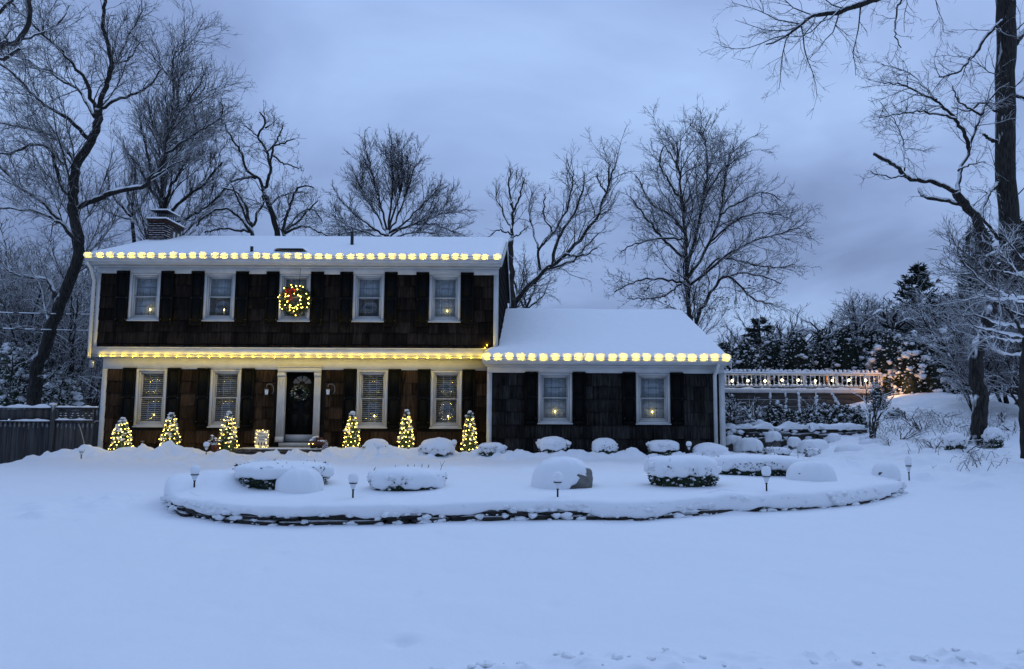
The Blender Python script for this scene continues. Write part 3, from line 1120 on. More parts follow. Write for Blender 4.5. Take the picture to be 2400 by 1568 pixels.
# chimney ----------------------------------------------------------
CHY = 24.0
cx0, cx1 = P(348.5, 540, CHY)[0], P(386, 540, CHY)[0]
cz1, cz0 = zz(513, CHY, 367), zz(572, CHY, 367) - .3
cd = 1.15
mb = MB(); mb.box(cx0 + .012, cx1 - .012, CHY + .012, CHY + cd - .012, cz0, cz1 - .02)
chim = mb.build('chimney', M['mortar'], house)
bh = .0675
row = 0
z = cz0 + .25
unit = new_mesh('brick', [(x, y, z_) for z_ in (0, 1) for y in (0, 1) for x in (0, 1)], [[(0, 2, 3, 1), (4, 5, 7, 6), (0, 1, 5, 4), (2, 6, 7, 3), (0, 4, 6, 2), (1, 3, 7, 5)]])
unit.materials.append(M['brick'])
ch = cz1 - .13 - z
nrow = int(ch / .078)
for r in range(nrow):
    x = cx0 - (0.105 if r % 2 else 0)
    while x < cx1 - .02:
        a, b = max(x, cx0), min(x + .205, cx1)
        if b - a > .03:
            o = bpy.data.objects.new('brick', unit)
            o.location = Vector((a + .004, CHY - .004 + float(r_.uniform(-.006, .003)), z)) - house.location
            o.scale = (b - a - .01, .1, bh); C.objects.link(o); o.parent = chim
        x += .215
    y = CHY + (.10 if r % 2 == 0 else .205)
    while y < CHY + .42:
        o = bpy.data.objects.new('brick', unit)
        o.location = Vector((cx1 - .098 + float(r_.uniform(-.003, .005)), y, z)) - house.location
        o.scale = (.1, .195, bh); C.objects.link(o); o.parent = chim
        y += .215
    z += .078
for k in range(5):
    mb = MB(); mb.box(cx1 - .01, cx1 + .012 + .004 * (k % 2), CHY + .42 + .145 * k, CHY + .42 + .145 * k + .14, cz0 + .2, cz1 - .3)
    mb.build('flashing_board', M['metal_grey'] if k % 2 else M['siding'], chim)
mb = MB()
mb.box(cx0 - .04, cx1 + .04, CHY - .04, CHY + cd + .04, cz1 - .13, cz1 - .065)
mb.box(cx0 - .07, cx1 + .07, CHY - .07, CHY + cd + .07, cz1 - .065, cz1)
mb.build('chimney_crown', M['brick'], chim)
mb = MB()
fx0, fx1, fy0, fy1 = cx0 + .1, cx1 - .06, CHY + .14, CHY + .85
mb.box(fx0, fx1, fy0, fy1, cz1 + .001, cz1 + .1)
for x in (fx0, fx1 - .02):
    for y in np.linspace(fy0, fy1 - .02, 6):
        mb.box(x, x + .018, y, y + .018, cz1 + .1, cz1 + .3)
for x in np.linspace(fx0 + .06, fx1 - .08, 4):
    mb.box(x, x + .012, fy0, fy0 + .012, cz1 + .1, cz1 + .3)
mb.box(fx0 - .09, fx1 + .09, fy0 - .09, fy1 + .09, cz1 + .3, cz1 + .325)
mb.build('chimney_cap', M['metal_dark'], chim)
mb = MB()
mb.box(fx0 - .09, fx1 + .09, fy0 - .09, fy1 + .09, cz1 + .327, cz1 + .37)
mb.box(cx0 - .07, cx1 + .07, CHY - .07, CHY + .136, cz1 + .002, cz1 + .05)
mb.box(fx1 + .004, cx1 + .07, CHY + .136, CHY + cd + .07, cz1 + .002, cz1 + .05)
mb.build('chimney_snow', M['snow'], chim)
# windows ----------------------------------------------------------
def frame_mb(mb, x0, x1, z0, z1, y0, y1, w, wb=None, wt=None):
    wb = w if wb is None else wb; wt = w if wt is None else wt
    mb.box(x0, x0 + w, y0, y1, z0, z1); mb.box(x1 - w, x1, y0, y1, z0, z1)
    mb.box(x0 + w, x1 - w, y0, y1, z0, z0 + wb); mb.box(x0 + w, x1 - w, y0, y1, z1 - wt, z1)


slat_me = None
for w in wins:
    X, z0, z1, W, Y = w['X'], w['z0'], w['z1'], w['W'], w['Y']
    x0, x1 = X - W / 2, X + W / 2
    mb = MB(); frame_mb(mb, x0, x1, z0, z1, Y - .055, Y - .003, .075, .085, .055)
    mb.box(x0 - .015, x1 + .015, Y - .085, Y - .0555, z0 - .002, z0 + .035)
    win = mb.build('window', M['white'], house)
    a0, a1, c0, c1 = x0 + .075, x1 - .075, z0 + .085, z1 - .055
    mb = MB(); frame_mb(mb, a0, a1, c0, c1, Y - .02, Y + .115, .05)
    mb.build('window_frame', M['vinyl'], win)
    b0, b1, e0, e1 = a0 + .05, a1 - .05, c0 + .05, c1 - .05
    zm = (e0 + e1) / 2
    panes = []
    for nm, s0, s1, yo in (('upper', zm - .012, e1, .045), ('lower', e0, zm + .024, .012)):
        mb = MB(); frame_mb(mb, b0, b1, s0, s1, Y + yo, Y + yo + .03, .04, .048 if nm == 'lower' else .036, .036)
        mb.build('sash', M['vinyl'], win)
        g0, g1 = (s0 + (.048 if nm == 'lower' else .036)), s1 - .036
        mb = MB(); mb.box(b0 + .04, b1 - .04, Y + yo + .012, Y + yo + .016, g0, g1)
        mb.build('pane', M['glass'], win)
        mb = MB()
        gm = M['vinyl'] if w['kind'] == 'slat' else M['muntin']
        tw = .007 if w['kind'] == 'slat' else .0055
        for k in (1, 2):
            xx = b0 + .04 + (b1 - b0 - .08) * k / 3
            mb.box(xx - tw, xx + tw, Y + yo + .0175, Y + yo + .0235, g0, g1)
        if w['kind'] != 'slat':
            zz_ = (g0 + g1) / 2
            for k in range(3):
                xa = b0 + .04 + (b1 - b0 - .08) * k / 3 + tw; xb = b0 + .04 + (b1 - b0 - .08) * (k + 1) / 3 - tw
                mb.box(xa, xb, Y + yo + .0176, Y + yo + .0234, zz_ - tw, zz_ + tw)
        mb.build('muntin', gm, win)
    # what hangs behind the glass
    yb = Y + .15
    if w['kind'] == 'slat':
        n = 25
        if slat_me is None:
            slat_me = MB(); ang = math.radians(28)
            L_ = (b1 - b0 + .06) / 2
            c_, s_ = math.cos(ang) * .0225, math.sin(ang) * .0225
            V = [(x, y * c_, -y * s_ * -1 + t) for t in (-.0012, .0012) for y in (-1, 1) for x in (-L_, L_)]
            slat_me.add(V, [(0, 2, 3, 1), (4, 5, 7, 6), (0, 1, 5, 4), (2, 6, 7, 3), (0, 4, 6, 2), (1, 3, 7, 5)])
            slat_me = new_mesh('slat', np.concatenate(slat_me.V), slat_me.Fq); slat_me.materials.append(M['slat'])
        for k in range(n):
            o = bpy.data.objects.new('slat', slat_me)
            o.location = Vector((X, yb, e0 + .03 + (e1 - e0 - .04) * k / (n - 1))) - house.location
            C.objects.link(o); o.parent = win
        mb = MB(); mb.box(b0 - .3, b1 + .3, Y + 1.2, Y + 1.25, e0 - .3, e1 + .3)
        mb.box(b0 - .32, b0 - .3, Y + .125, Y + 1.2, e0 - .3, e1 + .3); mb.box(b1 + .3, b1 + .32, Y + .125, Y + 1.2, e0 - .3, e1 + .3)
        mb.build('room_lining', M['room'], win)
    else:
        lo = {'full': e0 - .05, 'lit': e0 - .05, 'blind': e0 - .05, 'half': zm - .01, 'dark': zm - .02}[w['kind']]
        xs = np.linspace(b0 - .04, b1 + .04, 40)
        zs_ = np.linspace(lo, e1 + .05, 60 if w['kind'] == 'blind' else 14)
        V, q = [], []
        for zi, zv in enumerate(zs_):
            for xv in xs:
                fold = .006 * math.sin(xv * 95 + 1.3 * math.sin(xv * 23)) if w['kind'] != 'blind' else 0
                pl = 0.005 * ((zi % 3) - 1) if w['kind'] == 'blind' else 0
                V.append((xv, yb + fold + pl, zv))
        nn = len(xs)
        q = [(j * nn + i, j * nn + i + 1, (j + 1) * nn + i + 1, (j + 1) * nn + i) for j in range(len(zs_) - 1) for i in range(nn - 1)]
        mb = MB(); mb.add(V, q)
        mb.build('blind' if w['kind'] == 'blind' else 'curtain', M['curtain'], win, True)
        if lo > e0:
            mb = MB(); mb.box(b0 - .3, b1 + .3, Y + 1.2, Y + 1.25, e0 - .3, e1 + .3)
            mb.box(b0 - .32, b0 - .3, Y + .125, Y + 1.2, e0 - .3, e1 + .3); mb.box(b1 + .3, b1 + .32, Y + .125, Y + 1.2, e0 - .3, e1 + .3)
            mb.build('room_lining', M['room'], win)
    mb = MB(); mb.box(b0 - .02, b1 + .02, Y + .076, Y + .145, e0 - .03, e0 + .001)
    mb.build('sill', M['vinyl'], win)
    w.update(b0=b0, b1=b1, e0=e0, e1=e1, zm=zm)

# shutters ---------------------------------------------------------
for w in wins:
    X, z0, z1, W, Y = w['X'], w['z0'], w['z1'], w['W'], w['Y']
    sw = 30.5 / F * Y
    if Y == U:
        t, b = zz(637.5, Y), zz(764, Y)
    elif Y == LO:
        t, b = zz(864, Y), zz(1003, Y)
    else:
        t, b = zz(872.5, Y, 1420), zz(995, Y, 1420)
    for side in (-1, 1):
        xc = X + side * (W / 2 + sw / 2 + .004)
        x0, x1 = xc - sw / 2, xc + sw / 2
        mb = MB()
        mb.box(x0, x1, Y - .070, Y - .052, b, t)
        st, mz = .055, (t + b) / 2 + .02
        for (u0, u1, v0, v1) in ((x0, x0 + st, b, t), (x1 - st, x1, b, t), (x0 + st, x1 - st, b, b + .09), (x0 + st, x1 - st, t - .07, t), (x0 + st, x1 - st, mz - .04, mz + .04)):
            mb.box(u0, u1, Y - .084, Y - .0705, v0, v1)
        s = mb.build('shutter', M['shutter'], house)
        for v0, v1 in ((b + .09, mz - .04), (mz + .04, t - .07)):
            p = MB(); p.box(x0 + st + .03, x1 - st - .03, Y - .080, Y - .0702, v0 + .03, v1 - .03)
            p.build('shutter_panel', M['shutter'], s)
        for v in (b + .18, mz - .02):
            for u in (x0 + .05, x1 - .05):
                p = MB(); p.lathe([(.0, 0), (.011, .004), (.011, .012)], 0, 0, 8)
                VV = np.concatenate(p.V)
                VV = np.stack([VV[:, 0], -VV[:, 2] + .004, VV[:, 1]], -1) + (u, Y - .0842, v)
                p.V = [VV]
                p.build('bolt', M['bolt'], s)

# door -------------------------------------------------------------
mb = MB()
mb.box(DX - door_w / 2, DX + door_w / 2, LO + .10, LO + .145, door_z0, door_z1)
door = mb.build('door', M['door'], house)
pw = door_w / 2
for (u0, u1, v0, v1) in ((-pw + .14, -.07, .95, 1.3), (.07, pw - .14, .95, 1.3), (-pw + .14, -.07, .42, .85), (.07, pw - .14, .42, .85)):
    p = MB(); p.box(DX + u0, DX + u1, LO + .090, LO + .0995, door_z0 + v0, door_z0 + v1); p.build('door_panel', M['door'], door)
# fan light
fz = zz(899.5, LO, 706)
fx = P(706, 899, LO)[0]
for k in range(4):
    a0, a1 = PI * k / 4 + .07, PI * (k + 1) / 4 - .07
    V = []
    for y in (LO + .092, LO + .0985):
        for r in (.09, .275):
            for t in np.linspace(a0, a1, 6):
                V.append((fx + r * math.cos(t), y, fz + r * math.sin(t) * .9))
    q = [(i, i + 1, 6 + i + 1, 6 + i) for i in range(5)]
    p = MB(); p.add(V, [(a, d, c, b) for a, b, c, d in q], [(a + 12, b + 12, c + 12, d + 12) for a, b, c, d in q])
    p.build('fan_pane', mat('fan_glass', (.10, .105, .11), .15) if k == 0 else bpy.data.materials['fan_glass'], door)
p = MB(); p.box(DX - door_w / 2 + .02, DX + door_w / 2 - .02, LO + .07, LO + .0995, door_z0 + .02, zz(1019, LO, 702)); p.build('kick_panel', M['kick'], door)
p = MB(); p.tube([(DX - pw + .09, LO + .10, door_z0 + 1.0), (DX - pw + .09, LO + .04, door_z0 + 1.0)], [.018, .028], 10); p.build('handle', M['metal_dark'], door, True)
# pilasters, head and threshold
for sd, a, b in ((-1, 650, 670), (1, 737, 750.5)):
    xa, xb = P(a, 960, LO)[0], P(b, 960, LO)[0]
    if sd < 0:
        xb = DX - door_w / 2 - .002
    else:
        xa = DX + door_w / 2 + .002
    mb = MB()
    mb.box(xa, xb, LO - .07, LO - .003, zz(1036, LO), door_z1)
    mb.box(xa - .01, xb + .01, LO - .085, LO - .0705, door_z1 - .14, door_z1 - .02)
    mb.box(xa - .01, xb + .01, LO - .085, LO - .0705, zz(1036, LO), zz(1036, LO) + .16)
    for k in range(4):
        u = xa + (xb - xa) * (k + .6) / 4.4
        mb.box(u - .012, u + .012, LO - .080, LO - .0702, zz(1036, LO) + .17, door_z1 - .16)
    mb.build('door_pilaster', M['white'], house)
    mb = MB()
    jx = (xb - .03, xb) if sd < 0 else (xa, xa + .03)
    mb.box(jx[0], jx[1], LO - .003, LO + .1, zz(1036, LO), door_z1)
    mb.build('door_jamb', M['white'], house)
mb = MB()
hx0, hx1 = P(654, 866, LO)[0], P(755, 866, LO)[0]
mb.box(hx0, hx1, LO - .10, LO - .0455, door_z1, zz(861, LO))
mb.box(hx0 - .03, hx1 + .03, LO - .13, LO - .046, zz(861, LO), zz(858.5, LO))
mb.build('door_head', M['white'], house)
mb = MB(); tz = zz(1047.5, LO)
mb.box(P(656, 1040, LO)[0], P(738, 1040, LO)[0], LO - .12, LO + .1, tz, zz(1037.5, LO))
mb.build('threshold', M['kick'], house)
# stoop
stz = tz - .002
sx0, sx1 = P(548, 1050, 20.95)[0], P(792, 1050, 20.95)[0]
mb = MB(); mb.box(sx0, sx1, 21.0, LO - .055, -.3, stz - .06)
stoop = mb.build('stoop', M['stone'], house)
mb = MB(); mb.box(sx0 - .03, sx1 + .03, 20.95, LO - .055, stz - .058, stz); mb.build('stoop_slab', M['stone'], stoop)
for r in range(4):
    x = sx0 + (.12 if r % 2 else 0)
    while x < sx1 - .1:
        w_ = float(r_.uniform(.25, .5)); w_ = min(w_, sx1 - x)
        mb = MB(); mb.box(x, x + w_ - .015, 20.975 + float(r_.uniform(-.012, .01)), 21.05, stz - .06 - .11 * (r + 1) + .008, stz - .06 - .11 * r - .006)
        mb.build('stoop_stone', M['stone'], stoop); x += w_

# downspouts ---------------------------------------------------------
def sq_tube(pts, w, d):
    mb = MB(); pts = np.asarray(pts, float)
    mb.tube(pts, w / 1.6, 8)
    return mb


yl = EAVE_Y - .03
ax = P(206, 620, yl)[0]
dl = P(222, 668, U - .1)
pts = [(ax, yl, z_fb + .05), (ax, yl, z_fb - .03), (ax + .06, yl + .06, z_fb - .14), (XL - .04, U - .1, zz(665, U, 224) + .06), (XL - .05, U - .1, zz(672, U, 224)), (XL - .05, U - .1, z_band0 - .05)]
sq_tube(pts, .08, .06).build('downspout', M['white'], house, True)
ax = wing_x1 - .25
yl = WEY - .03
pts = [(ax, yl, wz_fb + .05), (ax, yl, wz_fb - .02), (ax - .01, WG - .16, wz_frieze + .02), (ax - .035, WG - .12, wz_frieze - .06), (ax - .035, WG - .12, WZ0)]
sq_tube(pts, .09, .07).build('downspout', M['white'], house, True)
mb = MB()   # small socket box low on the left corner
mb.box(XL - .12, XL - .002, U + .05, U + .15, 2.62, 2.85); mb.build('meter_box', M['metal_grey'], house)

# lamps by the door ---------------------------------------------------
for px, lb in ((629, 'black wall lantern on a curled bracket just left of the door'), (772, 'black wall lantern on a curled bracket just right of the door')):
    c = P(px, 915, LO)
    t = thing('wall_lantern', lb, 'lantern', (c[0], LO - .05, c[2]), 'lanterns either side of the door')
    x, z = c[0], c[2]
    arc = [(x + .14, LO - .03, z - .10), (x + .19, LO - .09, z - .02), (x + .19, LO - .12, z + .12), (x + .13, LO - .14, z + .19), (x + .03, LO - .15, z + .19), (x, LO - .15, z + .15), (x - .005, LO - .15, z + .1)]
    mb = MB(); mb.tube(arc, .013, 8); mb.build('bracket', M['bracket'], t, True)
    mb = MB(); mb.lathe([(0, z + .10), (.03, z + .09), (.085, z + .04), (.085, z + .03), (.0, z + .03)], x, LO - .15, 14); mb.build('lamp_roof', M['metal_dark'], t, True)
    mb = MB(); mb.lathe([(.06, z + .028), (.045, z - .13)], x, LO - .15, 8); mb.build('lamp_glass', M['lens'], t)
    mb = MB(); mb.lathe([(.0, z - .132), (.06, z - .134), (.05, z - .16), (0, z - .18)], x, LO - .15, 12); mb.build('lamp_base', M['metal_dark'], t, True)
    mb = MB(); mb.lathe([(.0, 0), (.06, 0), (.06, .02), (0, .03)], 0, 0, 12)
    VV = np.concatenate(mb.V); mb.V = [np.stack([VV[:, 0], -VV[:, 2], VV[:, 1]], -1) + (x + .14, LO - .02, z - .10)]
    mb.build('wall_plate', M['metal_dark'], t, True)

# lights along the eaves ----------------------------------------------
bulb_me = None
pl_count = 0


def lamp(loc, watts, col=WARM, r=.02, name='bulb_light', parent=None):
    d = bpy.data.lights.get(name + '_%g' % watts)
    if d is None:
        d = bpy.data.lights.new(name + '_%g' % watts, 'POINT')
        d.energy = watts; d.color = col; d.shadow_soft_size = r
    o = bpy.data.objects.new(name, d)
    C.objects.link(o)
    if parent is not None:
        o.parent = parent
        o.location = Vector(loc) - root_loc(parent)
    else:
        o.location = loc
    return o


def bulb_string(label, pts, watts, off, size=1.0, name='light_string', lump=None, first=0):
    global bulb_me
    if bulb_me is None:
        m = MB(); m.lathe([(.0, -.030), (.009, -.024), (.014, -.010), (.012, .006), (.007, .016), (.0, .017)], 0, 0, 10)
        bulb_me = new_mesh('bulb', np.concatenate(m.V), m.Fq); bulb_me.materials.append(M['bulb'])
        bulb_me.polygons.foreach_set('use_smooth', np.ones(len(bulb_me.polygons), bool))
    pts = np.asarray(pts, float)
    t = thing(name, label, 'string lights', pts[0], 'strings of yellow lights along the house')
    w = []
    for a, b in zip(pts[:-1], pts[1:]):
        w += [a + (0, 0, .02), (a + b) / 2 + (0, 0, .012 + .008 * random.random())]
    w.append(pts[-1] + (0, 0, .02))
    mb = MB(); mb.tube(w, .006, 5); mb.build('wire', M['wire'], t)
    for p in pts:
        o = bpy.data.objects.new('bulb', bulb_me)
        o.location = Vector(p) - t.location
        o.scale = (size,) * 3
        o.rotation_euler = (random.uniform(-.5, .5), random.uniform(-.5, .5), 0)
        C.objects.link(o); o.parent = t
        lamp(p + np.array(off), watts, parent=t)
    if lump:       # thin snow lying over each bulb lets its light through
        hw, hh, dp, dzc = lump
        for p in pts[first:]:
            V, q = [], []
            nu, nv_ = 16, 7
            sx_, sz_ = hw * random.uniform(.88, 1.1), hh * random.uniform(.92, 1.08)
            sk = random.uniform(-.3, .3)
            for j in range(nv_):
                e = j / (nv_ - 1) * PI / 2
                for i in range(nu):
                    a = 2 * PI * i / nu
                    rr = math.sin(e) ** .8 * (1 + .07 * random.uniform(-1, 1))
                    cx_ = abs(math.cos(a)) ** .7 * (1 if math.cos(a) > 0 else -1); cz_ = abs(math.sin(a)) ** .7 * (1 if math.sin(a) > 0 else -1)
                    V.append((p[0] + sx_ * rr * cx_ + sk * hh * rr * cz_ * .3, p[1] + .075 - dp * math.cos(e) ** .7, p[2] + dzc + sz_ * rr * cz_))
            q = [(j * nu + i, j * nu + (i + 1) % nu, (j + 1) * nu + (i + 1) % nu, (j + 1) * nu + i) for j in range(nv_ - 1) for i in range(nu)]
            mb = MB(); mb.add(V, q); mb.build('snow_lump', M['thin_snow'], t, True)
    return t


nb = 40
xs = BULB_U
bulb_string('row of yellow bulbs half buried in snow along the upper eave of the house', [(x, EAVE_Y - .155, z_eave + .050 + r_.uniform(-.012, .012)) for x in xs], .62, (0, .045, .035), lump=(.136, .084, .060, .040))
nb = 37
xs = np.linspace(XL - .05, wing_e0 - .06, nb)
bulb_string('row of bare yellow bulbs along the white board between the two storeys', [(x, U - .085, z_band0 + .012 + r_.uniform(-.006, .006)) for x in xs], 2.3, (0, -.05, -.022))
nb = 22
xs = BULB_W
pts = [(XR - .30, U - .11, z_band1 + .10), (XR - .36, U - .13, z_band1 + .02), (wing_e0 - .02, WEY + .1, wz_eave + .12)] + [(x, WEY - .155, wz_eave + .055 + r_.uniform(-.012, .012)) for x in xs]
bulb_string('row of yellow bulbs half buried in snow along the eave of the low wing', pts, .85, (0, .045, .045), lump=(.158, .108, .060, .055), first=3)

# window candles --------------------------------------------------------
where = {0: 'upper window at the left end of the house', 1: 'second upper window from the left', 2: 'middle upper window behind the wreath', 4: 'upper window nearest the low wing',
         5: 'lower window at the left end of the house', 7: 'lower window first right of the door', 8: 'lower window beside the low wing', 9: 'first wing window left of the other', 10: 'wing window nearest the right corner'}
for i, wtxt in where.items():
    w = wins[i]
    px = w['cpx']
    x = P(px, 900 if w['Y'] == LO else 720, w['Y'])[0]
    if i < 5:
        x = w['X'] + (w['cpx'] - w['cx'] + (3 if i != 2 else 4)) / F * U * .8
    elif i < 9:
        x = w['X'] + .055
    else:
        x = w['X'] + .0
    y, z = w['Y'] + .115, w['e0'] + .002
    t = thing('window_candle', 'small candle lamp glowing in the ' + wtxt, 'candle', (x, y, z), 'candles in the windows')
    mb = MB(); mb.lathe([(0, z), (.032, z), (.032, z + .012), (.012, z + .03), (.012, z + .2), (0, z + .2)], x, y, 12); mb.build('candlestick', M['vinyl'], t, True)
    mb = MB(); mb.lathe([(0, z + .2), (.012, z + .21), (.017, z + .232), (.010, z + .258), (0, z + .275)], x, y, 10); mb.build('flame_bulb', M['flame'], t, True)
    lamp((x, y - .022, z + .24), (.5 if w['kind'] != 'slat' else .22), WARM, .012, 'candle_light', t)

# wreath in the middle window -------------------------------------------
def wreath(name, label, cx, cy, cz, R, rt, nleaf, nb_, bow, lit, ornaments=0):
    t = thing(name, label, 'wreath', (cx, cy, cz))
    mb = MB()
    a = rng.uniform(0, 2 * PI, nleaf); b = rng.uniform(0, 2 * PI, nleaf); q = rt * rng.uniform(.3, 1, nleaf)
    pos = np.stack([cx + (R + q * np.cos(b)) * np.cos(a), cy - q * np.sin(b) * .8, cz + (R + q * np.cos(b)) * np.sin(a)], -1)
    out = np.stack([np.cos(b) * np.cos(a) - .7 * np.sin(a), -np.sin(b) * .8, np.cos(b) * np.sin(a) + .7 * np.cos(a)], -1) + .5 * rng.standard_normal((nleaf, 3))
    cards(mb, pos, out, rng.uniform(.06, .11, nleaf), .018)
    k = np.linspace(0, 2 * PI, 33)
    mb.tube(np.stack([cx + R * np.cos(k), k * 0 + cy, cz + R * np.sin(k)], -1), rt * .35, 6, False)
    mb.build('foliage', M['leaf'], t)
    if nb_:
        m = MB(); f0 = ICO[1]
        m.add(f0[0] * .0105, f0[1])
        me = new_mesh('bulb', np.concatenate(m.V), m.Fq); me.materials.append(M['mini'])
        for i in range(nb_):
            aa = 2 * PI * i / nb_ + random.uniform(-.1, .1); bb = random.uniform(.3, PI - .3)
            o = bpy.data.objects.new('bulb', me)
            rr = R + rt * 1.05 * math.cos(random.uniform(0, 2 * PI))
            o.location = (rr * math.cos(aa), -rt * .95 * math.sin(bb), rr * math.sin(aa))
            C.objects.link(o); o.parent = t
    for i in range(ornaments):
        aa = random.uniform(0, 2 * PI); rr = R + random.uniform(-rt, rt)
        mb = MB(); mb.add(ICO[1][0] * random.choice((.010, .013, .018)) + (cx + rr * math.cos(aa), cy - rt * .9, cz + rr * math.sin(aa)), ICO[1][1])
        mb.build('ornament', M['gold'], t, True)
    if bow:
        bx, bz = cx - R * .28, cz + R * .78
        mb = MB()
        for sgn in (-1, 1):
            loop = [(bx, cy - rt - .02, bz), (bx + sgn * .07, cy - rt - .05, bz + .07), (bx + sgn * .13, cy - rt - .04, bz + .03), (bx + sgn * .10, cy - rt - .02, bz - .05), (bx, cy - rt - .02, bz)]
            mb.tube(loop, [.018, .03, .034, .028, .016], 8)
        mb.add(ICO[1][0] * .035 + (bx, cy - rt - .04, bz), ICO[1][1])
        for sgn, ln in ((-.02, .34), (.035, .28)):
            mb.tube([(bx, cy - rt - .03, bz), (bx + sgn * .6, cy - rt - .05, bz - ln * .5), (bx + sgn * 1.4, cy - rt - .02, bz - ln)], [.016, .024, .022], 6)
        mb.build('bow', M['red'], t, True)
    if lit:
        for i in range(6):
            aa = 2 * PI * i / 6 + .3
            lamp((cx + R * 1.0 * math.cos(aa), cy - rt - .09, cz + R * 1.0 * math.sin(aa)), .45, WARM, .02, 'wreath_fill_light', t)  # added fill lamps hanging before the wreath to brighten its foliage
    return t


c = P(691.5, 704, U - .17)
wr = wreath('wreath', 'large lit green wreath with a red bow hanging before the middle upper window', c[0], U - .17, c[2], .335, .135, 3000, 54, True, True)
mb = MB(); mb.tube([(c[0] + .1, U - .15, c[2] + .42), (c[0] + .1, U - .10, wins[2]['z1'] + .1), (c[0] + .1, U - .06, z_fb - .05)], .006, 5); mb.build('hanger_wire', M['wire'], wr)
c = P(703, 920, LO + .04)
wreath('wreath', 'dim unlit wreath with pale ornaments hanging on the black front door', c[0], LO + .04, c[2], .19, .06, 500, 0, False, False, 22)

# sign on the stoop ------------------------------------------------------
a = P(600.5, 1042, 21.55); bb_ = P(629.5, 1005, 21.55)
sx0_, sx1_ = a[0], bb_[0]
sz0, sz1 = stz + .02, stz + .02 + 37 / F * 21.55
t = thing('lit_sign', 'white wooden Christmas sign edged with little lights standing left of the front door', 'sign', ((sx0_ + sx1_) / 2, 21.5, stz))
mb = MB(); mb.box(sx0_, sx1_, 21.50, 21.525, sz0, sz1); mb.build('board', M['board'], t)
mb = MB(); frame_mb(mb, sx0_ - .03, sx1_ + .03, sz0 - .018, sz1 + .03, 21.485, 21.535, .029); mb.build('sign_frame', M['wood_pale'], t)
hgt = sz1 - sz0
for txt, f, s in (('Merry', .76, .085), ('Christmas', .58, .085), ('Time', .42, .075)):
    cu = bpy.data.curves.new('lettering', 'FONT'); cu.body = txt; cu.size = s * 1.05; cu.align_x = 'CENTER'; cu.extrude = .001
    tmp = bpy.data.objects.new('lettering', cu); C.objects.link(tmp)
    bpy.context.view_layer.update()
    me = bpy.data.meshes.new_from_object(tmp.evaluated_get(bpy.context.evaluated_depsgraph_get()))
    bpy.data.objects.remove(tmp); me.materials.clear(); me.materials.append(M['ink'])
    o = bpy.data.objects.new('lettering', me)
    o.location = Vector(((sx0_ + sx1_) / 2, 21.4975, sz0 + hgt * f)) - t.location; o.rotation_euler = (PI / 2, 0, 0)
    C.objects.link(o); o.parent = t
for k in (-1, 0, 1):
    mb = MB(); x = (sx0_ + sx1_) / 2 + k * .085
    for j in range(3):
        zt = sz0 + .06 + j * .028
        mb.add([(x - .034 + j * .008, 21.4985, zt), (x + .034 - j * .008, 21.4985, zt), (x, 21.4985, zt + .048), (x, 21.4999, zt)], [(0, 1, 2)])
    mb.build('printed_tree', M['ink'], t)
m = MB(); m.add(ICO[1][0] * .0105, ICO[1][1]); sign_me = new_mesh('bulb', np.concatenate(m.V), m.Fq); sign_me.materials.append(M['sign_bulb'])
m = MB(); m.add(ICO[1][0] * .0105, ICO[1][1]); mini_me = new_mesh('bulb', np.concatenate(m.V), m.Fq); mini_me.materials.append(M['mini'])
def mini_bulbs(t, pts, me=None):
    for p in pts:
        o = bpy.data.objects.new('bulb', me or mini_me); o.location = Vector(p) - t.location; C.objects.link(o); o.parent = t
per = []
for k in range(34):
    u = k / 34 * 4; s_, f = int(u), u - int(u)
    x = [sx0_ + (sx1_ - sx0_) * f, sx1_, sx1_ - (sx1_ - sx0_) * f, sx0_][s_]; z = [sz1, sz1 - hgt * f, sz0, sz0 + hgt * f][s_]
    per.append((x + random.uniform(-.045, .045), 21.46, max(z + random.uniform(-.04, .04), stz + .02)))
mini_bulbs(t, per, sign_me)

# planter and cloth figure by the door -------------------------------------
c = P(745, 1047, 21.45)
x0, x1 = P(728, 1040, 21.4)[0], P(758, 1040, 21.4)[0]
t = thing('toy_truck', 'small reddish brown toy truck with two tiny lights and a snowy load beside the door', 'decoration', (c[0], 21.4, stz))
zb = stz + .05
mb = MB()
mb.box(x0 + .02, x1, 21.28, 21.52, zb + .03, zb + .16); mb.box(x0, x0 + .16, 21.30, 21.50, zb + .03, zb + .13)
mb.box(x0 + .17, x0 + .33, 21.29, 21.51, zb + .16, zb + .27)
mb.build('truck_body', M['brown'], t)
for wx in (x0 + .08, x1 - .1):
    for wy in (21.265, 21.515):
        mb = MB(); mb.lathe([(0, 0), (.05, 0), (.055, .01), (.055, .03), (0, .035)], 0, 0, 14)
        VV = np.concatenate(mb.V); mb.V = [np.stack([VV[:, 0], VV[:, 2], VV[:, 1]], -1) + (wx, wy - .01, stz + .057)]
        mb.build('wheel', M['metal_dark'], t, True)
mb = MB()
blobs(mb, np.stack([np.linspace(x0 + .02, x1 - .02, 26), np.full(26, 21.4) + rng.uniform(-.08, .08, 26), zb + .17 + .11 * np.exp(-((np.linspace(0, 1, 26) - .35) / .2) ** 2)], -1), .06, .5)
mb.build('snow', M['snow'], t, True, 'stuff')
for xx in (x0 - .012, x0 + .10):
    o = bpy.data.objects.new('headlight', mini_me); o.location = Vector((xx, 21.27, zb + .09)) - t.location; C.objects.link(o); o.parent = t
c = P(768, 1060, 21.15)
gx_ = c[0]
gz0 = gz(gx_, 21.0)
t = thing('cloth_figure', 'small grey cloth figure in a checked pointed hat beside the stoop', 'decoration', (gx_, 20.85, gz0))
zb = stz - .26
mb = MB(); mb.lathe([(.12, zb), (.135, zb + .08), (.11, zb + .2), (.07, zb + .27), (0, zb + .28)], gx_, 20.85, 16); mb.build('body', M['cloth'], t, True)
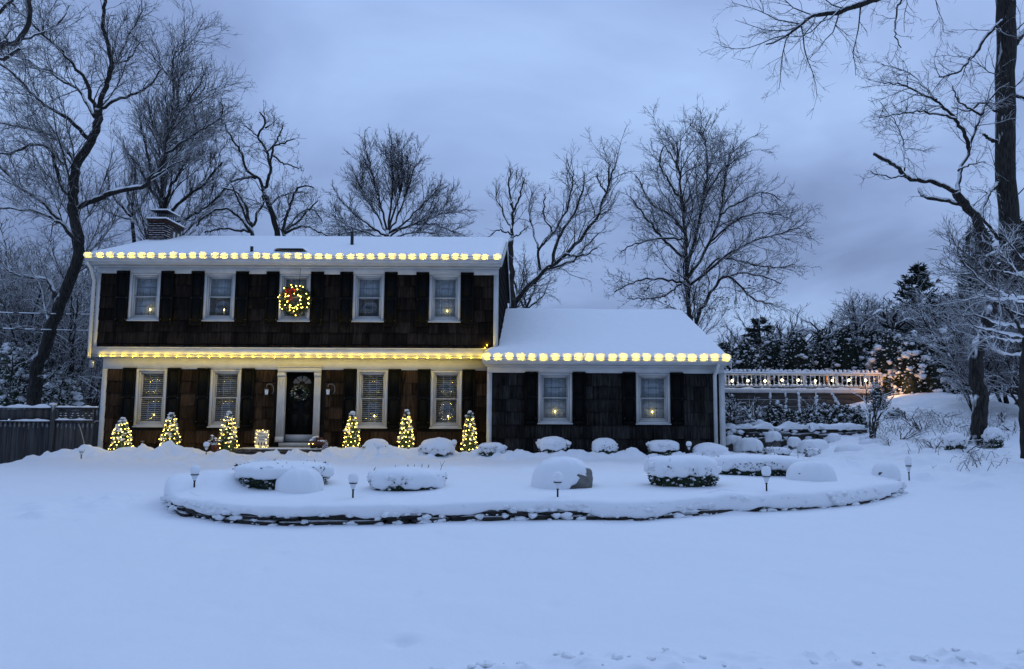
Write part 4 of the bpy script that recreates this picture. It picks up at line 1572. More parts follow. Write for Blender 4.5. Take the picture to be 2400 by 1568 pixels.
mb = MB(); mb.tube([(gx_, 20.85, zb + .22), (gx_ + .01, 20.84, zb + .33), (gx_ + .04, 20.83, zb + .45), (gx_ + .03, 20.83, zb + .54)], [.10, .085, .05, .015], 14)
chk = mat('checked_cloth', (.02, .02, .022), .9)
nt = chk.node_tree; ck = nt.nodes.new('ShaderNodeTexChecker'); ck.inputs['Scale'].default_value = 30
ck.inputs[1].default_value = (.03, .03, .035, 1); ck.inputs[2].default_value = (.4, .41, .43, 1)
tcn = nt.nodes.new('ShaderNodeTexCoord'); nt.links.new(tcn.outputs['Object'], ck.inputs[0]); nt.links.new(ck.outputs[0], nt.nodes['Principled BSDF'].inputs['Base Color'])
mb.build('hat', chk, t, True)
mb = MB(); mb.add(ICO[1][0] * (.055, .04, .07) + (gx_ - .02, 20.77, zb + .2), ICO[1][1]); mb.build('beard', M['slat'], t, True)
for sx_ in (-.07, .06):
    mb = MB(); mb.tube([(gx_ + sx_, 20.83, zb + .04), (gx_ + sx_ * 1.6, 20.74, zb - .06), (gx_ + sx_ * 1.7, 20.72, zb - .18)], [.03, .03, .035], 8); mb.build('leg', M['cloth'], t, True)
# ------------------------------------------------------------------ shrubs, boulders, lamps
def dome(mb, cx, cy, zb, zt, rx, ry, seed, skirt=.25, flat=2.6, nphi=72, nth=18, wob=.11, slope=0.0):
    """Rounded snow cap with an uneven hanging edge."""
    ph = np.arange(nphi) * 2 * PI / nphi
    rows = []
    h = zt - zb
    edge = skirt * h * (fbm(np.cos(ph) * 2.6 + seed * 3.1, np.sin(ph) * 2.6, 3, seed) * 1.2)
    edge = edge + slope * h * np.cos(ph)
    edge2 = .05 * vnoise(np.cos(ph) * 14 + seed, np.sin(ph) * 14, seed + 5)
    out = 1 + wob * 2 * fbm(np.cos(ph) * 1.3 + seed, np.sin(ph) * 1.3 + 3, 2, seed + 2)
    for k in range(nth):
        t = k / (nth - 1) * PI / 2
        r = math.sin(t) ** (2 / flat * .95); zc = math.cos(t) ** (2 / flat)
        z = zb + h * zc + (1 - zc) * (edge + edge2 * .6)
        x = cx + rx * r * out * np.cos(ph); y = cy + ry * r * out * np.sin(ph)
        z = z + (.17 * h) * fbm(x * 2.3 + seed, y * 2.3, 4, seed + 7) * zc
        rows.append(np.stack([x, y, z], -1))
    for dr, dz in ((1.0, -.07), (.93, -.10), (.82, -.05), (.5, .02)):
        L_ = rows[nth - 1].copy()
        L_[:, 0] = cx + (L_[:, 0] - cx) * dr; L_[:, 1] = cy + (L_[:, 1] - cy) * dr; L_[:, 2] += dz
        rows.append(L_)
    A = np.array(rows); R = len(rows)
    j, i = np.meshgrid(np.arange(R - 1), np.arange(nphi), indexing='ij')
    b = j * nphi
    q = np.stack([b + i, b + nphi + i, b + nphi + (i + 1) % nphi, b + (i + 1) % nphi], -1).reshape(-1, 4)
    mb.add(A.reshape(-1, 3), q)


def bush(label, x0p, x1p, top, basep, Y, group, seed, cover=.55, ry=None, leafn=900, flat=2.6, mound=False, cat='shrub'):
    cx = P((x0p + x1p) / 2, basep, Y)[0]
    rx = (x1p - x0p) / 2 / F * Y
    ry = rx * .85 if ry is None else ry
    zt = P((x0p + x1p) / 2, top, Y)[2]
    g = gz(cx, Y)
    zb = P((x0p + x1p) / 2, basep, Y - ry * .7)[2]
    zb = min(zb, zt - .15)
    t = thing('snowy_shrub', label, cat, (cx, Y, g), group)
    zsk = zt - (zt - zb) * cover
    mb = MB(); dome(mb, cx, Y, zsk, zt, rx, ry, seed, .38, flat)
    kk = rng.integers(12, 20); ak = rng.uniform(0, 2 * PI, kk); sz = rng.uniform(.10, .30, kk) * (zt - zb) * .8
    blobs(mb, np.stack([cx + (rx - sz * .5) * np.cos(ak), Y + (ry - sz * .5) * np.sin(ak), zsk + rng.uniform(-.05, .45, kk) * (zt - zsk)], -1), sz, .8)
    mb.build('snow_cap', M['snow'], t, True)
    n = leafn
    a = rng.uniform(0, 2 * PI, n); v = rng.uniform(-.1, 1, n)
    sh = (.80 + .17 * np.sqrt(np.clip(v, 0, 1))) * rng.uniform(.86, 1.03, n)
    z = zb - .04 + (zsk - zb + .10) * v
    pos = np.stack([cx + rx * sh * np.cos(a), Y + ry * sh * np.sin(a), z], -1)
    d = np.stack([np.cos(a), np.sin(a), rng.uniform(-.5, .8, n)], -1) + .6 * rng.standard_normal((n, 3))
    mb = MB(); cards(mb, pos, d, rng.uniform(.03, .075, n), .028)
    k = np.linspace(0, 2 * PI, 25)[:-1]
    lo_ = np.stack([cx + rx * .78 * np.cos(k), Y + ry * .78 * np.sin(k), k * 0 + zb - .1], -1)
    hi_ = np.stack([cx + rx * .88 * np.cos(k), Y + ry * .88 * np.sin(k), k * 0 + zsk + .05], -1)
    q = [(i, (i + 1) % 24, 24 + (i + 1) % 24, 24 + i) for i in range(24)]
    mb.add(np.concatenate([lo_, hi_]), q)
    n2 = int(leafn * .008)
    a2 = rng.uniform(0, 2 * PI, n2); q2 = np.sqrt(rng.uniform(.1, .9, n2))
    z2 = zsk + (zt - zsk) * np.clip(1 - q2 ** flat, 0, 1) ** (1 / flat) * .93
    cards(mb, np.stack([cx + rx * q2 * np.cos(a2), Y + ry * q2 * np.sin(a2), z2], -1), np.stack([.5 * np.cos(a2), .5 * np.sin(a2), np.ones(n2)], -1) + .4 * rng.standard_normal((n2, 3)), rng.uniform(.04, .09, n2), .014)
    mb.build('foliage', M['leaf'], t)
    m = rng.random(n) < .10
    sp = MB(); blobs(sp, pos[m] + d[m] * .02, rng.uniform(.012, .035, m.sum()), .7, 0); sp.build('clinging_snow', M['snow'], t, True, 'stuff')
    return t


GB = 'snow covered shrubs in the raised bed'
bush('large flat topped shrub in the raised bed, dark underneath, behind a snowed boulder', 556, 768, 1083, 1146, 11.6, GB, 3, .30, .62, 1600, 3.2)
bush('low wide shrub in the raised bed between two path lamps left of the big rock', 866, 1042, 1096, 1149, 11.2, GB, 5, .56, .5, 900, 3.2)
bush('shrub with a thick slanting snow cap and dark dense sides in the raised bed', 1519, 1684, 1068, 1142, 11.9, GB, 8, .44, .5, 1500, 3.4)
bush('long low shrub at the back right of the raised bed under one smooth snow slab', 1676, 1880, 1066, 1114, 13.9, GB, 11, .48, .5, 1300, 3.4)
GW = 'snow capped shrubs along the foot of the house'
for i, (a, b, t_, bs, cv, lb, Y) in enumerate([
        (1122, 1185, 1036, 1067, .55, 'small rounded snow capped shrub before the left corner of the low wing', 20.3),
        (1261, 1328, 1023, 1066, .5, 'snow capped shrub leaning right under the left wing window', 20.4),
        (1387, 1446, 1028, 1067, .5, 'small dark shrub with snow cap midway between the two wing windows', 20.4),
        (1517, 1590, 1030, 1066, .48, 'broad shrub with dark speckled sides under the right wing window', 20.4),
        (1626, 1706, 1038, 1069, .8, 'shrub almost wholly buried in snow at the right corner of the wing', 20.3),
        (985, 1062, 1026, 1063, .8, 'mounded shrub nearly buried in snow under the lower window beside the wing', 20.6),
        (850, 912, 1030, 1063, .7, 'slumped snow laden shrub under the first lower window right of the door', 20.7)]):
    bush(lb, a, b, t_, bs, Y, GW, 20 + i, cv, None, 650, 2.5)


def boulder(label, x0p, x1p, top, basep, Y, seed, cover=.7, ry=None, tilt=0):
    cx = P((x0p + x1p) / 2, basep, Y)[0]
    rx = (x1p - x0p) / 2 / F * Y
    ry = rx * .8 if ry is None else ry
    zt = P((x0p + x1p) / 2, top, Y)[2]
    zb = P((x0p + x1p) / 2, basep, Y - ry * .8)[2] - .05
    t = thing('boulder', label, 'boulder', (cx, Y, gz(cx, Y)), 'boulders with snow caps')
    v = ICO[3][0].copy()
    d = 1 + .28 * fbm(v[:, 0] * 1.3 + seed, v[:, 1] * 1.3 + v[:, 2] * 1.7, 3, seed)
    v = np.sign(v) * np.abs(v) ** .8 * d[:, None]
    v = v * (rx * (.74 if not tilt else .90), ry * (.80 if not tilt else .95), (zt - zb) * (.42 if not tilt else .55)) + (cx + tilt * rx, Y - .02, zb + (zt - zb) * .26)
    mb = MB(); mb.add(v, ICO[3][1]); mb.build('rock', M['boulder'], t, True)
    mb = MB(); dome(mb, cx - tilt * rx * .3, Y, zt - (zt - zb) * cover, zt, rx * (1 - .25 * abs(tilt)), ry, seed + 40, .30, 2.5, slope=tilt * 3.6)
    mb.build('snow_cap', M['snow'], t, True)
    return t


boulder('boulder buried under a smooth snow mound in front of the large flat topped shrub', 652, 757, 1099, 1152, 11.0, 2, .85)
boulder('big rounded rock under a tall snow dome, bare grey stone showing at its right', 1246, 1385, 1070, 1150, 11.8, 4, .72, .42, .12)
boulder('low rock under a long snow drift at the right end of the raised bed', 1848, 1962, 1078, 1130, 13.0, 6, .9, .4)
boulder('small dark rock hidden in a snow hump left of the last path lamp', 2046, 2108, 1084, 1119, 14.2, 9, .8)


def path_lamp(label, px, basep, top, Y=None, scale=1.0):
    if Y is None:
        g = G(px, basep)
    else:
        x = P(px, basep, Y)[0]; g = np.array([x, Y, gz(x, Y)])
    x, y, z = g
    H = (P(px, top, y)[2] - z)
    r = .058 * scale
    ball = max(H * .40, .10)
    t = thing('path_lamp', label, 'garden lamp', (x, y, z), 'solar path lamps capped with snow')
    mb = MB(); mb.lathe([(.013, z - .25), (.013, z + H * .30), (.020, z + H * .31), (.020, z + H * .34), (0, z + H * .34)], x, y, 10); mb.build('stake', M['metal_dark'], t, True)
    mb = MB(); mb.lathe([(.018, z + H * .34), (.030, z + H * .40), (.045, z + H * .52), (.047, z + H * .57)], x, y, 12); mb.build('lens', M['lens'], t, True)
    mb = MB(); mb.lathe([(0, z + H * .569), (r, z + H * .57), (r * 1.06, z + H * .585), (r, z + H * .60), (0, z + H * .605)], x, y, 16); mb.build('lamp_cap', M['metal_dark'], t, True)
    zb = z + H * .605
    top_ = z + H
    pr = [(0, zb), (r * .9, zb), (r * 1.2, zb + (top_ - zb) * .3), (r * 1.25, zb + (top_ - zb) * .55), (r * 1.0, zb + (top_ - zb) * .84), (r * .55, top_ - .006), (0, top_)]
    mb = MB(); mb.lathe(pr, x, y, 18)
    VV = mb.V[0]; VV[:, :2] += .010 * np.stack([vnoise(VV[:, 0] * 19, VV[:, 2] * 19, 3), vnoise(VV[:, 1] * 19, VV[:, 2] * 19, 8)], -1)
    mb.build('snow_ball', M['snow'], t, True)
    return t


for a in (('path lamp with a snow ball near the left end of the raised bed', 455, 1146, 1090),
          ('path lamp with a leaning snow cap left of the low wide shrub', 827, 1167, 1108),
          ('path lamp with a snow ball standing in front of the big rounded rock', 1307, 1166, 1105),
          ('path lamp with a round snow ball in front of the long low shrub', 1797, 1157, 1092),
          ('path lamp with a snow ball beyond the right end of the raised bed', 2131, 1126, 1068)):
    path_lamp(*a)
for lb, px, bp, tp, Y in (('path lamp with a snow ball in front of the wooden gate', 190, 1078, 1048, 19.9), ('path lamp with a snow ball between the second and third lit shrubs', 483, 1066, 1035, 20.2),
                          ('path lamp with a snow ball left of the lit shrub nearest the wing', 1064, 1056, 1030, 20.6), ('path lamp with a snow cap under the left wing window', 1333, 1062, 1034, 20.3),
                          ('path lamp with a square snow cap right of the right wing window', 1615, 1068, 1034, 20.2)):
    path_lamp(lb, px, bp, tp, Y, 1.1)

# shrubs wound with lights ---------------------------------------------
lit = [(283, 1062, 979, 54, 'first lit shrub at the left corner of the house'), (397, 1064, 967, 50, 'lit shrub before the leftmost lower window'), (533, 1062, 964, 50, 'lit shrub left of the Christmas sign'),
       (824, 1056, 965, 44, 'lit shrub right of the front door'), (951, 1058, 960, 42, 'lit shrub between the two right lower windows'), (1100, 1066, 963, 42, 'lit shrub beside the low wing')]
for i, (px, bp, tp, wp, lb) in enumerate(lit):
    Y = 21.25
    g = P(px, bp, Y); zt = P(px, tp, Y)[2]; zb = g[2] - .1
    x = g[0]; H = zt - zb; Rb = wp / 2 / F * Y
    t = thing('conical_shrub', 'evergreen cone dusted with snow, the ' + lb, 'shrub', (x, Y, zb), 'evergreen cones wound with lights')
    n = 1700

    def prof(v):
        return Rb * .93 * np.where(v < .12, .86 + v, 1.0 - (np.maximum(v - .12, 0) / .88) ** 1.35 * .74) * np.sqrt(np.clip(1 - (np.clip(v - .80, 0, .2) / .2) ** 2, .03, 1)) * (1 + .09 * np.sin(v * (13 + i) + i * 2) + .05 * np.sin(v * 31 + i))
    v = rng.uniform(0, 1, n) ** .9; a = rng.uniform(0, 2 * PI, n)
    rr = prof(v) * rng.uniform(.6, 1.03, n)
    pos = np.stack([x + rr * np.cos(a), Y + rr * np.sin(a), zb + H * v * .97], -1)
    d = np.stack([np.cos(a), np.sin(a), rng.uniform(-.2, .9, n)], -1) + .45 * rng.standard_normal((n, 3))
    mb = MB(); cards(mb, pos, d, rng.uniform(.03, .07, n), .022)
    mb.lathe([(Rb * .55, zb), (Rb * .6, zb + H * .2), (Rb * .1, zb + H * .93)], x, Y, 10)
    mb.build('foliage', M['leaf_snowy'], t)
    sp = MB(); ns = 95 if i < 3 else 60
    v = np.concatenate([rng.uniform(.2, 1, ns) ** .7, np.full(9, .985)]); a = rng.uniform(0, 2 * PI, ns + 9)
    rr = prof(v) * rng.uniform(.9, 1.0, ns + 9)
    blobs(sp, np.stack([x + rr * np.cos(a), Y + rr * np.sin(a), zb + H * v], -1), np.concatenate([rng.uniform(.016, .05, ns), rng.uniform(.03, .05, 9)]), .62, 1)
    sp.build('clinging_snow', M['snow'], t, True, 'stuff')
    s = thing('light_string', 'little warm lights wound round the ' + lb, 'string lights', (x, Y, zb), 'light strings wound round the evergreen cones')
    nb_ = 74
    k = np.arange(nb_) / nb_
    v = .03 + .86 * k + rng.uniform(-.02, .02, nb_); a = k * 2 * PI * 8.5 + rng.uniform(-.25, .25, nb_)
    rr = prof(v) * 1.02
    pts = np.stack([x + rr * np.cos(a), Y + rr * np.sin(a), zb + H * v], -1)
    mb = MB(); mb.tube(pts, .004, 4); mb.build('wire', M['wire'], s)
    mini_bulbs(s, pts)
    for v_, a_ in ((.25, -2.4), (.25, -.75), (.5, -1.57), (.7, -2.2), (.7, -.9)):
        rl = float(prof(np.array(v_))) + .06
        lamp((x + rl * math.cos(a_), Y + rl * math.sin(a_), zb + H * v_), .55, (1, .72, .16), .03, 'cone_fill_light', s)  # extra lamps added outside the cone, brightening its greens and the snow
# red flower pot by the third cone
c = P(508, 1050, 21.1)
t = thing('flower_pot', 'small dark red pot with snowy dry flowers left of the third lit shrub', 'flower pot', (c[0], 21.1, gz(c[0], 21.1)))
zb = c[2] - .16
mb = MB(); mb.lathe([(.0, zb), (.11, zb), (.15, zb + .24), (.16, zb + .25), (.13, zb + .25), (0, zb + .22)], c[0], 21.1, 16); mb.build('pot', M['brown'], t, True)
n = 90
pos = np.array([c[0], 21.1, zb + .3]) + rng.standard_normal((n, 3)) * (.09, .07, .08)
mb = MB(); cards(mb, pos, rng.standard_normal((n, 3)), .08, .04); mb.build('dry_flower', M['stalk'], t, kind='stuff')
mb = MB(); blobs(mb, pos[:16] + (0, 0, .03), rng.uniform(.02, .045, 16), .7); mb.build('snow', M['snow'], t, True, 'stuff')
# garden tap on the lower wall
c = P(336, 1040, LO - .05)
t = thing('garden_tap', 'small wall tap with snow on its handle low between the two left lit shrubs', 'tap', (c[0], LO - .05, c[2]))
mb = MB(); mb.tube([(c[0], LO, c[2]), (c[0], LO - .12, c[2]), (c[0], LO - .16, c[2] - .08)], .022, 8); mb.build('spout', M['metal_dark'], t, True)
mb = MB(); mb.tube([(c[0], LO - .1, c[2]), (c[0], LO - .1, c[2] + .07)], .012, 6); mb.lathe([(0, c[2] + .07), (.05, c[2] + .07), (.05, c[2] + .085), (0, c[2] + .09)], c[0], LO - .1, 10); mb.build('tap_handle', M['metal_grey'], t, True)
mb = MB(); mb.tube([(c[0] + .02, LO - .17, c[2] - .08), (c[0] - .02, LO - .2, c[2] - .25), (c[0] - .10, LO - .2, c[2] - .45)], .018, 6); mb.build('hose', M['metal_dark'], t, True)

# ------------------------------------------------------------------ stone edge of the bed
xs_ = np.linspace(-6.13, 6.75, 950); ys_ = bed_front(xs_)
seg = np.hypot(np.diff(xs_), np.diff(ys_)); S_ = np.concatenate([[0], np.cumsum(seg)])
Ltot = S_[-1]


def along(s):
    x = np.interp(s, S_, xs_); y = np.interp(s, S_, ys_)
    x2 = np.interp(np.minimum(s + .05, Ltot), S_, xs_); y2 = np.interp(np.minimum(s + .05, Ltot), S_, ys_)
    x1 = np.interp(np.maximum(s - .05, 0), S_, xs_); y1 = np.interp(np.maximum(s - .05, 0), S_, ys_)
    tx, ty = x2 - x1, y2 - y1
    l = np.hypot(tx, ty)
    return x, y, tx / l, ty / l


c = (0, 9.8, gz(0, 9.6))
wall = thing('stone_wall', 'low curved dry stone wall half buried in snow along the front of the raised bed', 'garden wall', c)
wall['kind'] = 'thing'
stones = []
for k in range(6):
    v = ICO[2][0].copy()
    v = np.sign(v) * np.abs(v) ** .38
    v = v * (1 + .20 * np.stack([fbm(v[:, 1] * 1.7 + k, v[:, 2] * 1.7, 3, k), fbm(v[:, 0] * 1.7 + k, v[:, 2] * 1.7, 3, k + 9), fbm(v[:, 0] * 2.1 + k, v[:, 1] * 2.1, 3, k + 19)], -1))
    me = new_mesh('stone', v, [ICO[2][1]]); me.materials.append(M['stone'])
    stones.append(me)
ns = 0
for row in range(3):
    s = .3 + .1 * row
    while s < Ltot - .4:
        ln = float(r_.uniform(.22, .62)); hh = float(r_.uniform(.045, .075))
        x, y, tx, ty = along(s + ln / 2)
        if x > 3.0 and row > 1:
            s += ln; continue
        o = bpy.data.objects.new('stone', stones[r_.integers(0, 6)])
        nxm, nym = -ty, tx
        off = float(r_.uniform(-.045, .015)) + .012 * row
        z0 = gz(x, y - .14)
        o.location = Vector((x + nxm * off, y + nym * off, z0 + .030 + row * .061)) - wall.location
        o.scale = (ln / 2 - .004, .105, hh / 2 * 1.02)
        o.rotation_euler = (float(r_.uniform(-.06, .06)), float(r_.uniform(-.045, .045)), math.atan2(ty, tx))
        C.objects.link(o); o.parent = wall
        s += ln + .004; ns += 1
print('stones', ns)
sp = np.arange(.05, Ltot - .05, .03)
x, y, tx, ty = along(sp)
nxm, nym = -ty, tx
low = .078 - .045 * sstep(-1.5, .8, x) - .02 * sstep(3, 6, x) + .15 * fbm(sp * 1.0, sp * 0 + 2, 5, 61)
low = np.clip(low, -.012, .16)
outw = .150 + .035 * fbm(sp * 1.3, sp * 0 + 7, 3, 63) + .05 * np.clip(.12 - low, 0, 1)
g0 = np.array([gz(a, b) for a, b in zip(x + nxm * -.2, y + nym * -.2)])
g1 = np.array([gz(a, b) for a, b in zip(x + nxm * .32, y + nym * .32)])
top = np.maximum(g1 - g0, .2)
rows = []
for o_, f in ((.02, None), (-.07, 0), (-.120, .10), (-.138, .30), (-.136, .62), (-.122, .86), (-.080, .98), (.0, 1.03), (.12, 1.035), (.25, 1.02), (.36, .96)):
    if f is None:
        zr = low + .03; oo = np.full_like(sp, o_)
    else:
        zr = low + (top - low) * f; oo = o_ * (outw / .135 if o_ < 0 else 1)
        zr = zr + .012 * fbm(sp * 4, sp * 0 + f * 3, 3, 66) * (f > 0.05)
    rows.append(np.stack([x + nxm * oo, y + nym * oo, g0 + zr], -1))
rows[-1][:, 2] = g1 - .03
A = np.array(rows); Rr, Cc = A.shape[:2]
j, i = np.meshgrid(np.arange(Rr - 1), np.arange(Cc - 1), indexing='ij'); b = (j * Cc + i).ravel()
mb = MB(); mb.add(A.reshape(-1, 3), np.stack([b, b + 1, b + Cc + 1, b + Cc], 1)); mb.build('snow_cap', M['snow'], wall, True)
n = 560
s = rng.uniform(.2, Ltot - .3, n); x, y, tx, ty = along(s)
oo = rng.uniform(-.125, -.085, n)
zz_ = np.array([gz(a, b_) for a, b_ in zip(x - ty * -.14, y + tx * -.14)]) + rng.choice([.0, .062, .123, .18], n) + rng.uniform(-.008, .02, n)
mb = MB(); blobs(mb, np.stack([x - ty * oo, y + tx * oo, zz_], -1), rng.uniform(.010, .30, n) ** 1.6 * .55 + .008, .5)
mb.build('clinging_snow', M['snow'], wall, True, 'stuff')

# ------------------------------------------------------------------ fence and gate on the left
FY = 22.0
fz = lambda py, px=60: P(px, py, FY)[2]
fx0 = P(-70, 1000, FY)[0]; fx1 = P(119, 1000, FY)[0]
fence = thing('wooden_fence', 'tall dark weathered board fence with snow on its rails', 'fence', ((fx0 + fx1) / 2, FY, gz(-15, FY)))
x = fx0
while x < fx1 - .02:
    w_ = min(.142, fx1 - x)
    mb = MB(); mb.box(x + .003, x + w_ - .003, FY + float(r_.uniform(-.006, .006)), FY + .022, -.9, fz(985))
    mb.build('board', M['fence'], fence); x += .142
mb = MB(); mb.box(fx0, fx1, FY - .028, FY - .008, fz(982), fz(957)); mb.build('top_board', M['fence'], fence)
mb = MB(); mb.box(fx0, fx1, FY - .07, FY + .08, fz(990), fz(986.5)); mb.build('rail', M['fence'], fence)
mb = MB(); mb.box(fx0, fx1, FY - .05, FY + .06, fz(957) + .001, fz(955)); mb.build('rail', M['fence'], fence)


def ledge_snow(parent, x0, x1, y0, y1, z, h, seed, gap=.3):
    n = int((x1 - x0) / .02) + 2
    X = np.linspace(x0, x1, n)
    hh = h * np.clip(.65 + 1.2 * fbm(X * 2.4, X * 0 + seed, 3, seed), gap, 1.5)
    hh = hh * np.clip(np.minimum(X - x0, x1 - X) / .06, 0, 1) ** .5
    rows = [np.stack([X, X * 0 + a, z + hh * f], -1) for a, f in ((y0 - .012, -.1), (y0 - .015, .45), (y0 + .02, .9), ((y0 + y1) / 2, 1.05), (y1 - .02, .85), (y1 + .01, -.1))]
    A = np.array(rows); R, Cn = A.shape[:2]
    j, i = np.meshgrid(np.arange(R - 1), np.arange(Cn - 1), indexing='ij'); b = (j * Cn + i).ravel()
    mb = MB(); mb.add(A.reshape(-1, 3), np.stack([b, b + 1, b + Cn + 1, b + Cn], 1))
    return mb.build('snow', M['snow'], parent, True)


ledge_snow(fence, fx0, fx1, FY - .05, FY + .06, fz(955), .085, 4)
ledge_snow(fence, fx0, fx1, FY - .07, FY - .03, fz(986.5), .055, 6)
pz = fz(949, 125)
px0, px1 = P(119.5, 1000, FY)[0], P(128.5, 1000, FY)[0]
mb = MB(); mb.box(px0, px1, FY - .06, FY + .06, -.9, pz); mb.build('post', M['fence'], fence)
mb = MB(); mb.add(BLOBS[2] * (.10, .09, .045) + ((px0 + px1) / 2 - .03, FY, pz + .02), ICO[1][1]); mb.build('snow', M['snow'], fence, True)
gx0, gx1 = px1 + .015, LX0 - .03
gate = thing('wooden_gate', 'weathered board gate with an open strip of cut out letters beside the house corner', 'gate', ((gx0 + gx1) / 2, FY, gz(-13.5, FY)))
x = gx0
gr = P(219, 1000, FY)[0]
while x < gx1 - .02:
    w_ = min(.128, gx1 - x)
    mb = MB(); mb.box(x + .003, x + w_ - .003, FY + float(r_.uniform(-.005, .005)), FY + .02, -.9, fz(986, 170) if x < gr - .05 else fz(955, 170))
    mb.build('board', M['fence'], gate); x += .13
mb = MB(); mb.box(gx0, gr, FY - .03, FY - .007, fz(992, 170), fz(984.5, 170)); mb.build('rail', M['fence'], gate)
mb = MB(); mb.box(gx0, gx1, FY - .04, FY + .05, fz(960, 170), fz(954.5, 170)); mb.build('rail', M['fence'], gate)
mb = MB(); mb.box(gx0, gx0 + .07, FY - .03, FY + .03, fz(984.4, 170), fz(960.1, 170)); mb.build('stile', M['fence'], gate)
mb = MB(); mb.box(gr - .05, gr, FY - .03, FY + .03, fz(984.4, 170), fz(960.1, 170)); mb.build('stile', M['fence'], gate)
mb = MB(); mb.box(gx0 + .07, gr - .05, FY + .0, FY + .02, fz(984.4, 170), fz(960.1, 170)); mb.build('back_board', M['fence'], gate)
zl, zh = fz(983, 170), fz(963, 170)
for k in range(6):
    xc = P(140 + 14.6 * k, 972, FY)[0]
    mb = MB(); hh = zh - zl
    for q in range(4):
        a0 = r_.uniform(-.05, .05); b0_ = r_.uniform(-.05, .05)
        mb.tube([(xc + a0, FY - .015, zl + hh * (.12 + .25 * q)), (xc + b0_, FY - .015, zl + hh * (.2 + .22 * q))], .011, 5)
    mb.build('cut_letter', M['fence'], gate)
    mb = MB(); blobs(mb, [(xc + r_.uniform(-.05, .05), FY - .02, zl + hh * (.18 + .27 * q)) for q in range(3)], .026, .4); mb.build('snow', M['snow'], gate, True, 'stuff')
ledge_snow(gate, gx0, gr, FY - .035, FY - .0, fz(984.4, 170), .06, 9)
ledge_snow(gate, gx0, gx1 - .05, FY - .04, FY + .05, fz(954.5, 170), .07, 11)
mb = MB(); mb.box(gx0 - .03, gx0 + .17, FY - .05, FY - .031, fz(989, 130), fz(986, 130)); mb.build('hinge', M['metal_dark'], gate)
mb = MB(); mb.tube([(P(225, 990, FY)[0], FY - .05, fz(991, 225)), (P(225, 990, FY)[0], FY - .06, fz(987, 225)), (LX0 - .01, FY - .05, fz(986.5, 235))], .016, 6); mb.build('latch', M['metal_grey'], gate, True)
a, b = P(186, 996, FY - .12), P(203, 1062, FY - .45)
t = thing('pale_pole', 'thin pale pole leaning against the wooden gate', 'pole', b)
mb = MB(); mb.tube([a, (a + b) / 2 + (.01, 0, 0), b - (0, 0, .1)], .013, 7); mb.build('shaft', M['wood_pale'], t, True)
mb = MB(); mb.tube([b + (0, 0, -.1), b + (0, 0, .02)], .02, 7); mb.build('ferrule', M['metal_grey'], t, True)
# wires crossing on the left
for lb, y0, y1, x1_, py in (('upper snow lined cable crossing the trees left of the house', 731, 738, 222, 0), ('lower sagging snow lined cable crossing the trees left of the house', 768, 776, 226, 1)):
    a, m_, b = P(-60, y0, 24), P(90, (y0 + y1) / 2 + 2, 24.5), P(x1_, y1, 26)
    t = thing('cable', lb, 'cable', a, 'cables left of the house')
    k = np.linspace(0, 1, 24)[:, None]
    pts = (1 - k) ** 2 * a + 2 * k * (1 - k) * m_ + k ** 2 * b
    mb = MB(); mb.tube(pts, .012, 5); mb.build('wire', M['metal_dark'], t)
    mb = MB()
    i = 0
    while i < 22:
        n_ = int(r_.integers(2, 6))
        sg = pts[i:i + n_]
        if len(sg) > 1:
            mb.tube(sg + (0, 0, .018), .020, 5)
        i += n_ + int(r_.integers(0, 2))
    mb.build('snow', M['snow'], t, True, 'stuff')

# ------------------------------------------------------------------ deck on the right
DY = 33.5
dz = lambda py: P(1850, py, DY)[2]
dx0, dx1 = P(1660, 900, DY)[0], P(2068, 900, DY)[0]
deck = thing('deck', 'raised deck with snowy white railing above a dark skirt right of the house', 'deck', ((dx0 + dx1) / 2, DY, gz((dx0 + dx1) / 2, DY)))
dfl = dz(913)
mb = MB(); mb.box(dx0, dx1, DY - .06, DY - .02, dz(921), dfl); mb.build('edge_board', M['deckwhite'], deck)
mb = MB(); mb.box(dx0, dx1, DY - .02, DY + 4.5, dfl - .06, dfl - .01); mb.build('floor', M['siding'], deck)
n = 5
zb_ = -.6
ht = (dz(921) - .0 - zb_) / 9
for k in range(9):
    mb = MB(); mb.box(dx0, dx1, DY + .02 + float(r_.uniform(0, .01)), DY + .06, zb_ + k * ht + .006, zb_ + (k + 1) * ht); mb.build('skirt_board', M['siding'], deck)
mb = MB(); mb.box(dx0, dx1, DY + .0, DY + .07, dz(880), dz(875)); mb.build('top_rail', M['deckwhite'], deck)
mb = MB(); mb.box(dx0, dx1, DY + .015, DY + .055, dz(908), dz(905)); mb.build('bottom_rail', M['deckwhite'], deck)
x = dx0 + .1
while x < dx1 - .05:
    mb = MB(); mb.box(x, x + .045, DY + .02, DY + .05, dz(904.9), dz(880.1)); mb.build('baluster', M['deckwhite'], deck); x += .212
for px in (1700, 1802, 1885, 1962, 2028, 2066):
    xx = P(px, 900, DY)[0]
    mb = MB(); mb.box(xx - .05, xx + .05, DY - .01, DY + .08, dz(912.9), dz(873)); mb.build('post', M['deckwhite'], deck)
ledge_snow(deck, dx0, dx1, DY - .02, DY + .09, dz(875), .13, 14, .5)
ledge_snow(deck, dx0, dx1, DY - .06, DY - .02, dfl, .10, 16, .5)
sp = MB()
xs_d = np.arange(dx0 + .1, dx1, .212)
blobs(sp, np.stack([xs_d + .02, xs_d * 0 + DY + .03, xs_d * 0 + dz(904) + .02], -1), .085, .6)
blobs(sp, np.stack([xs_d - .05, xs_d * 0 + DY + .03, xs_d * 0 + dz(874) + .10], -1), .075, .9)
blobs(sp, np.stack([xs_d + .02, xs_d * 0 + DY + .0, rng.uniform(dz(902), dz(882), len(xs_d))], -1), .04, 1.6)
sp.build('clinging_snow', M['snow'], deck, True, 'stuff')
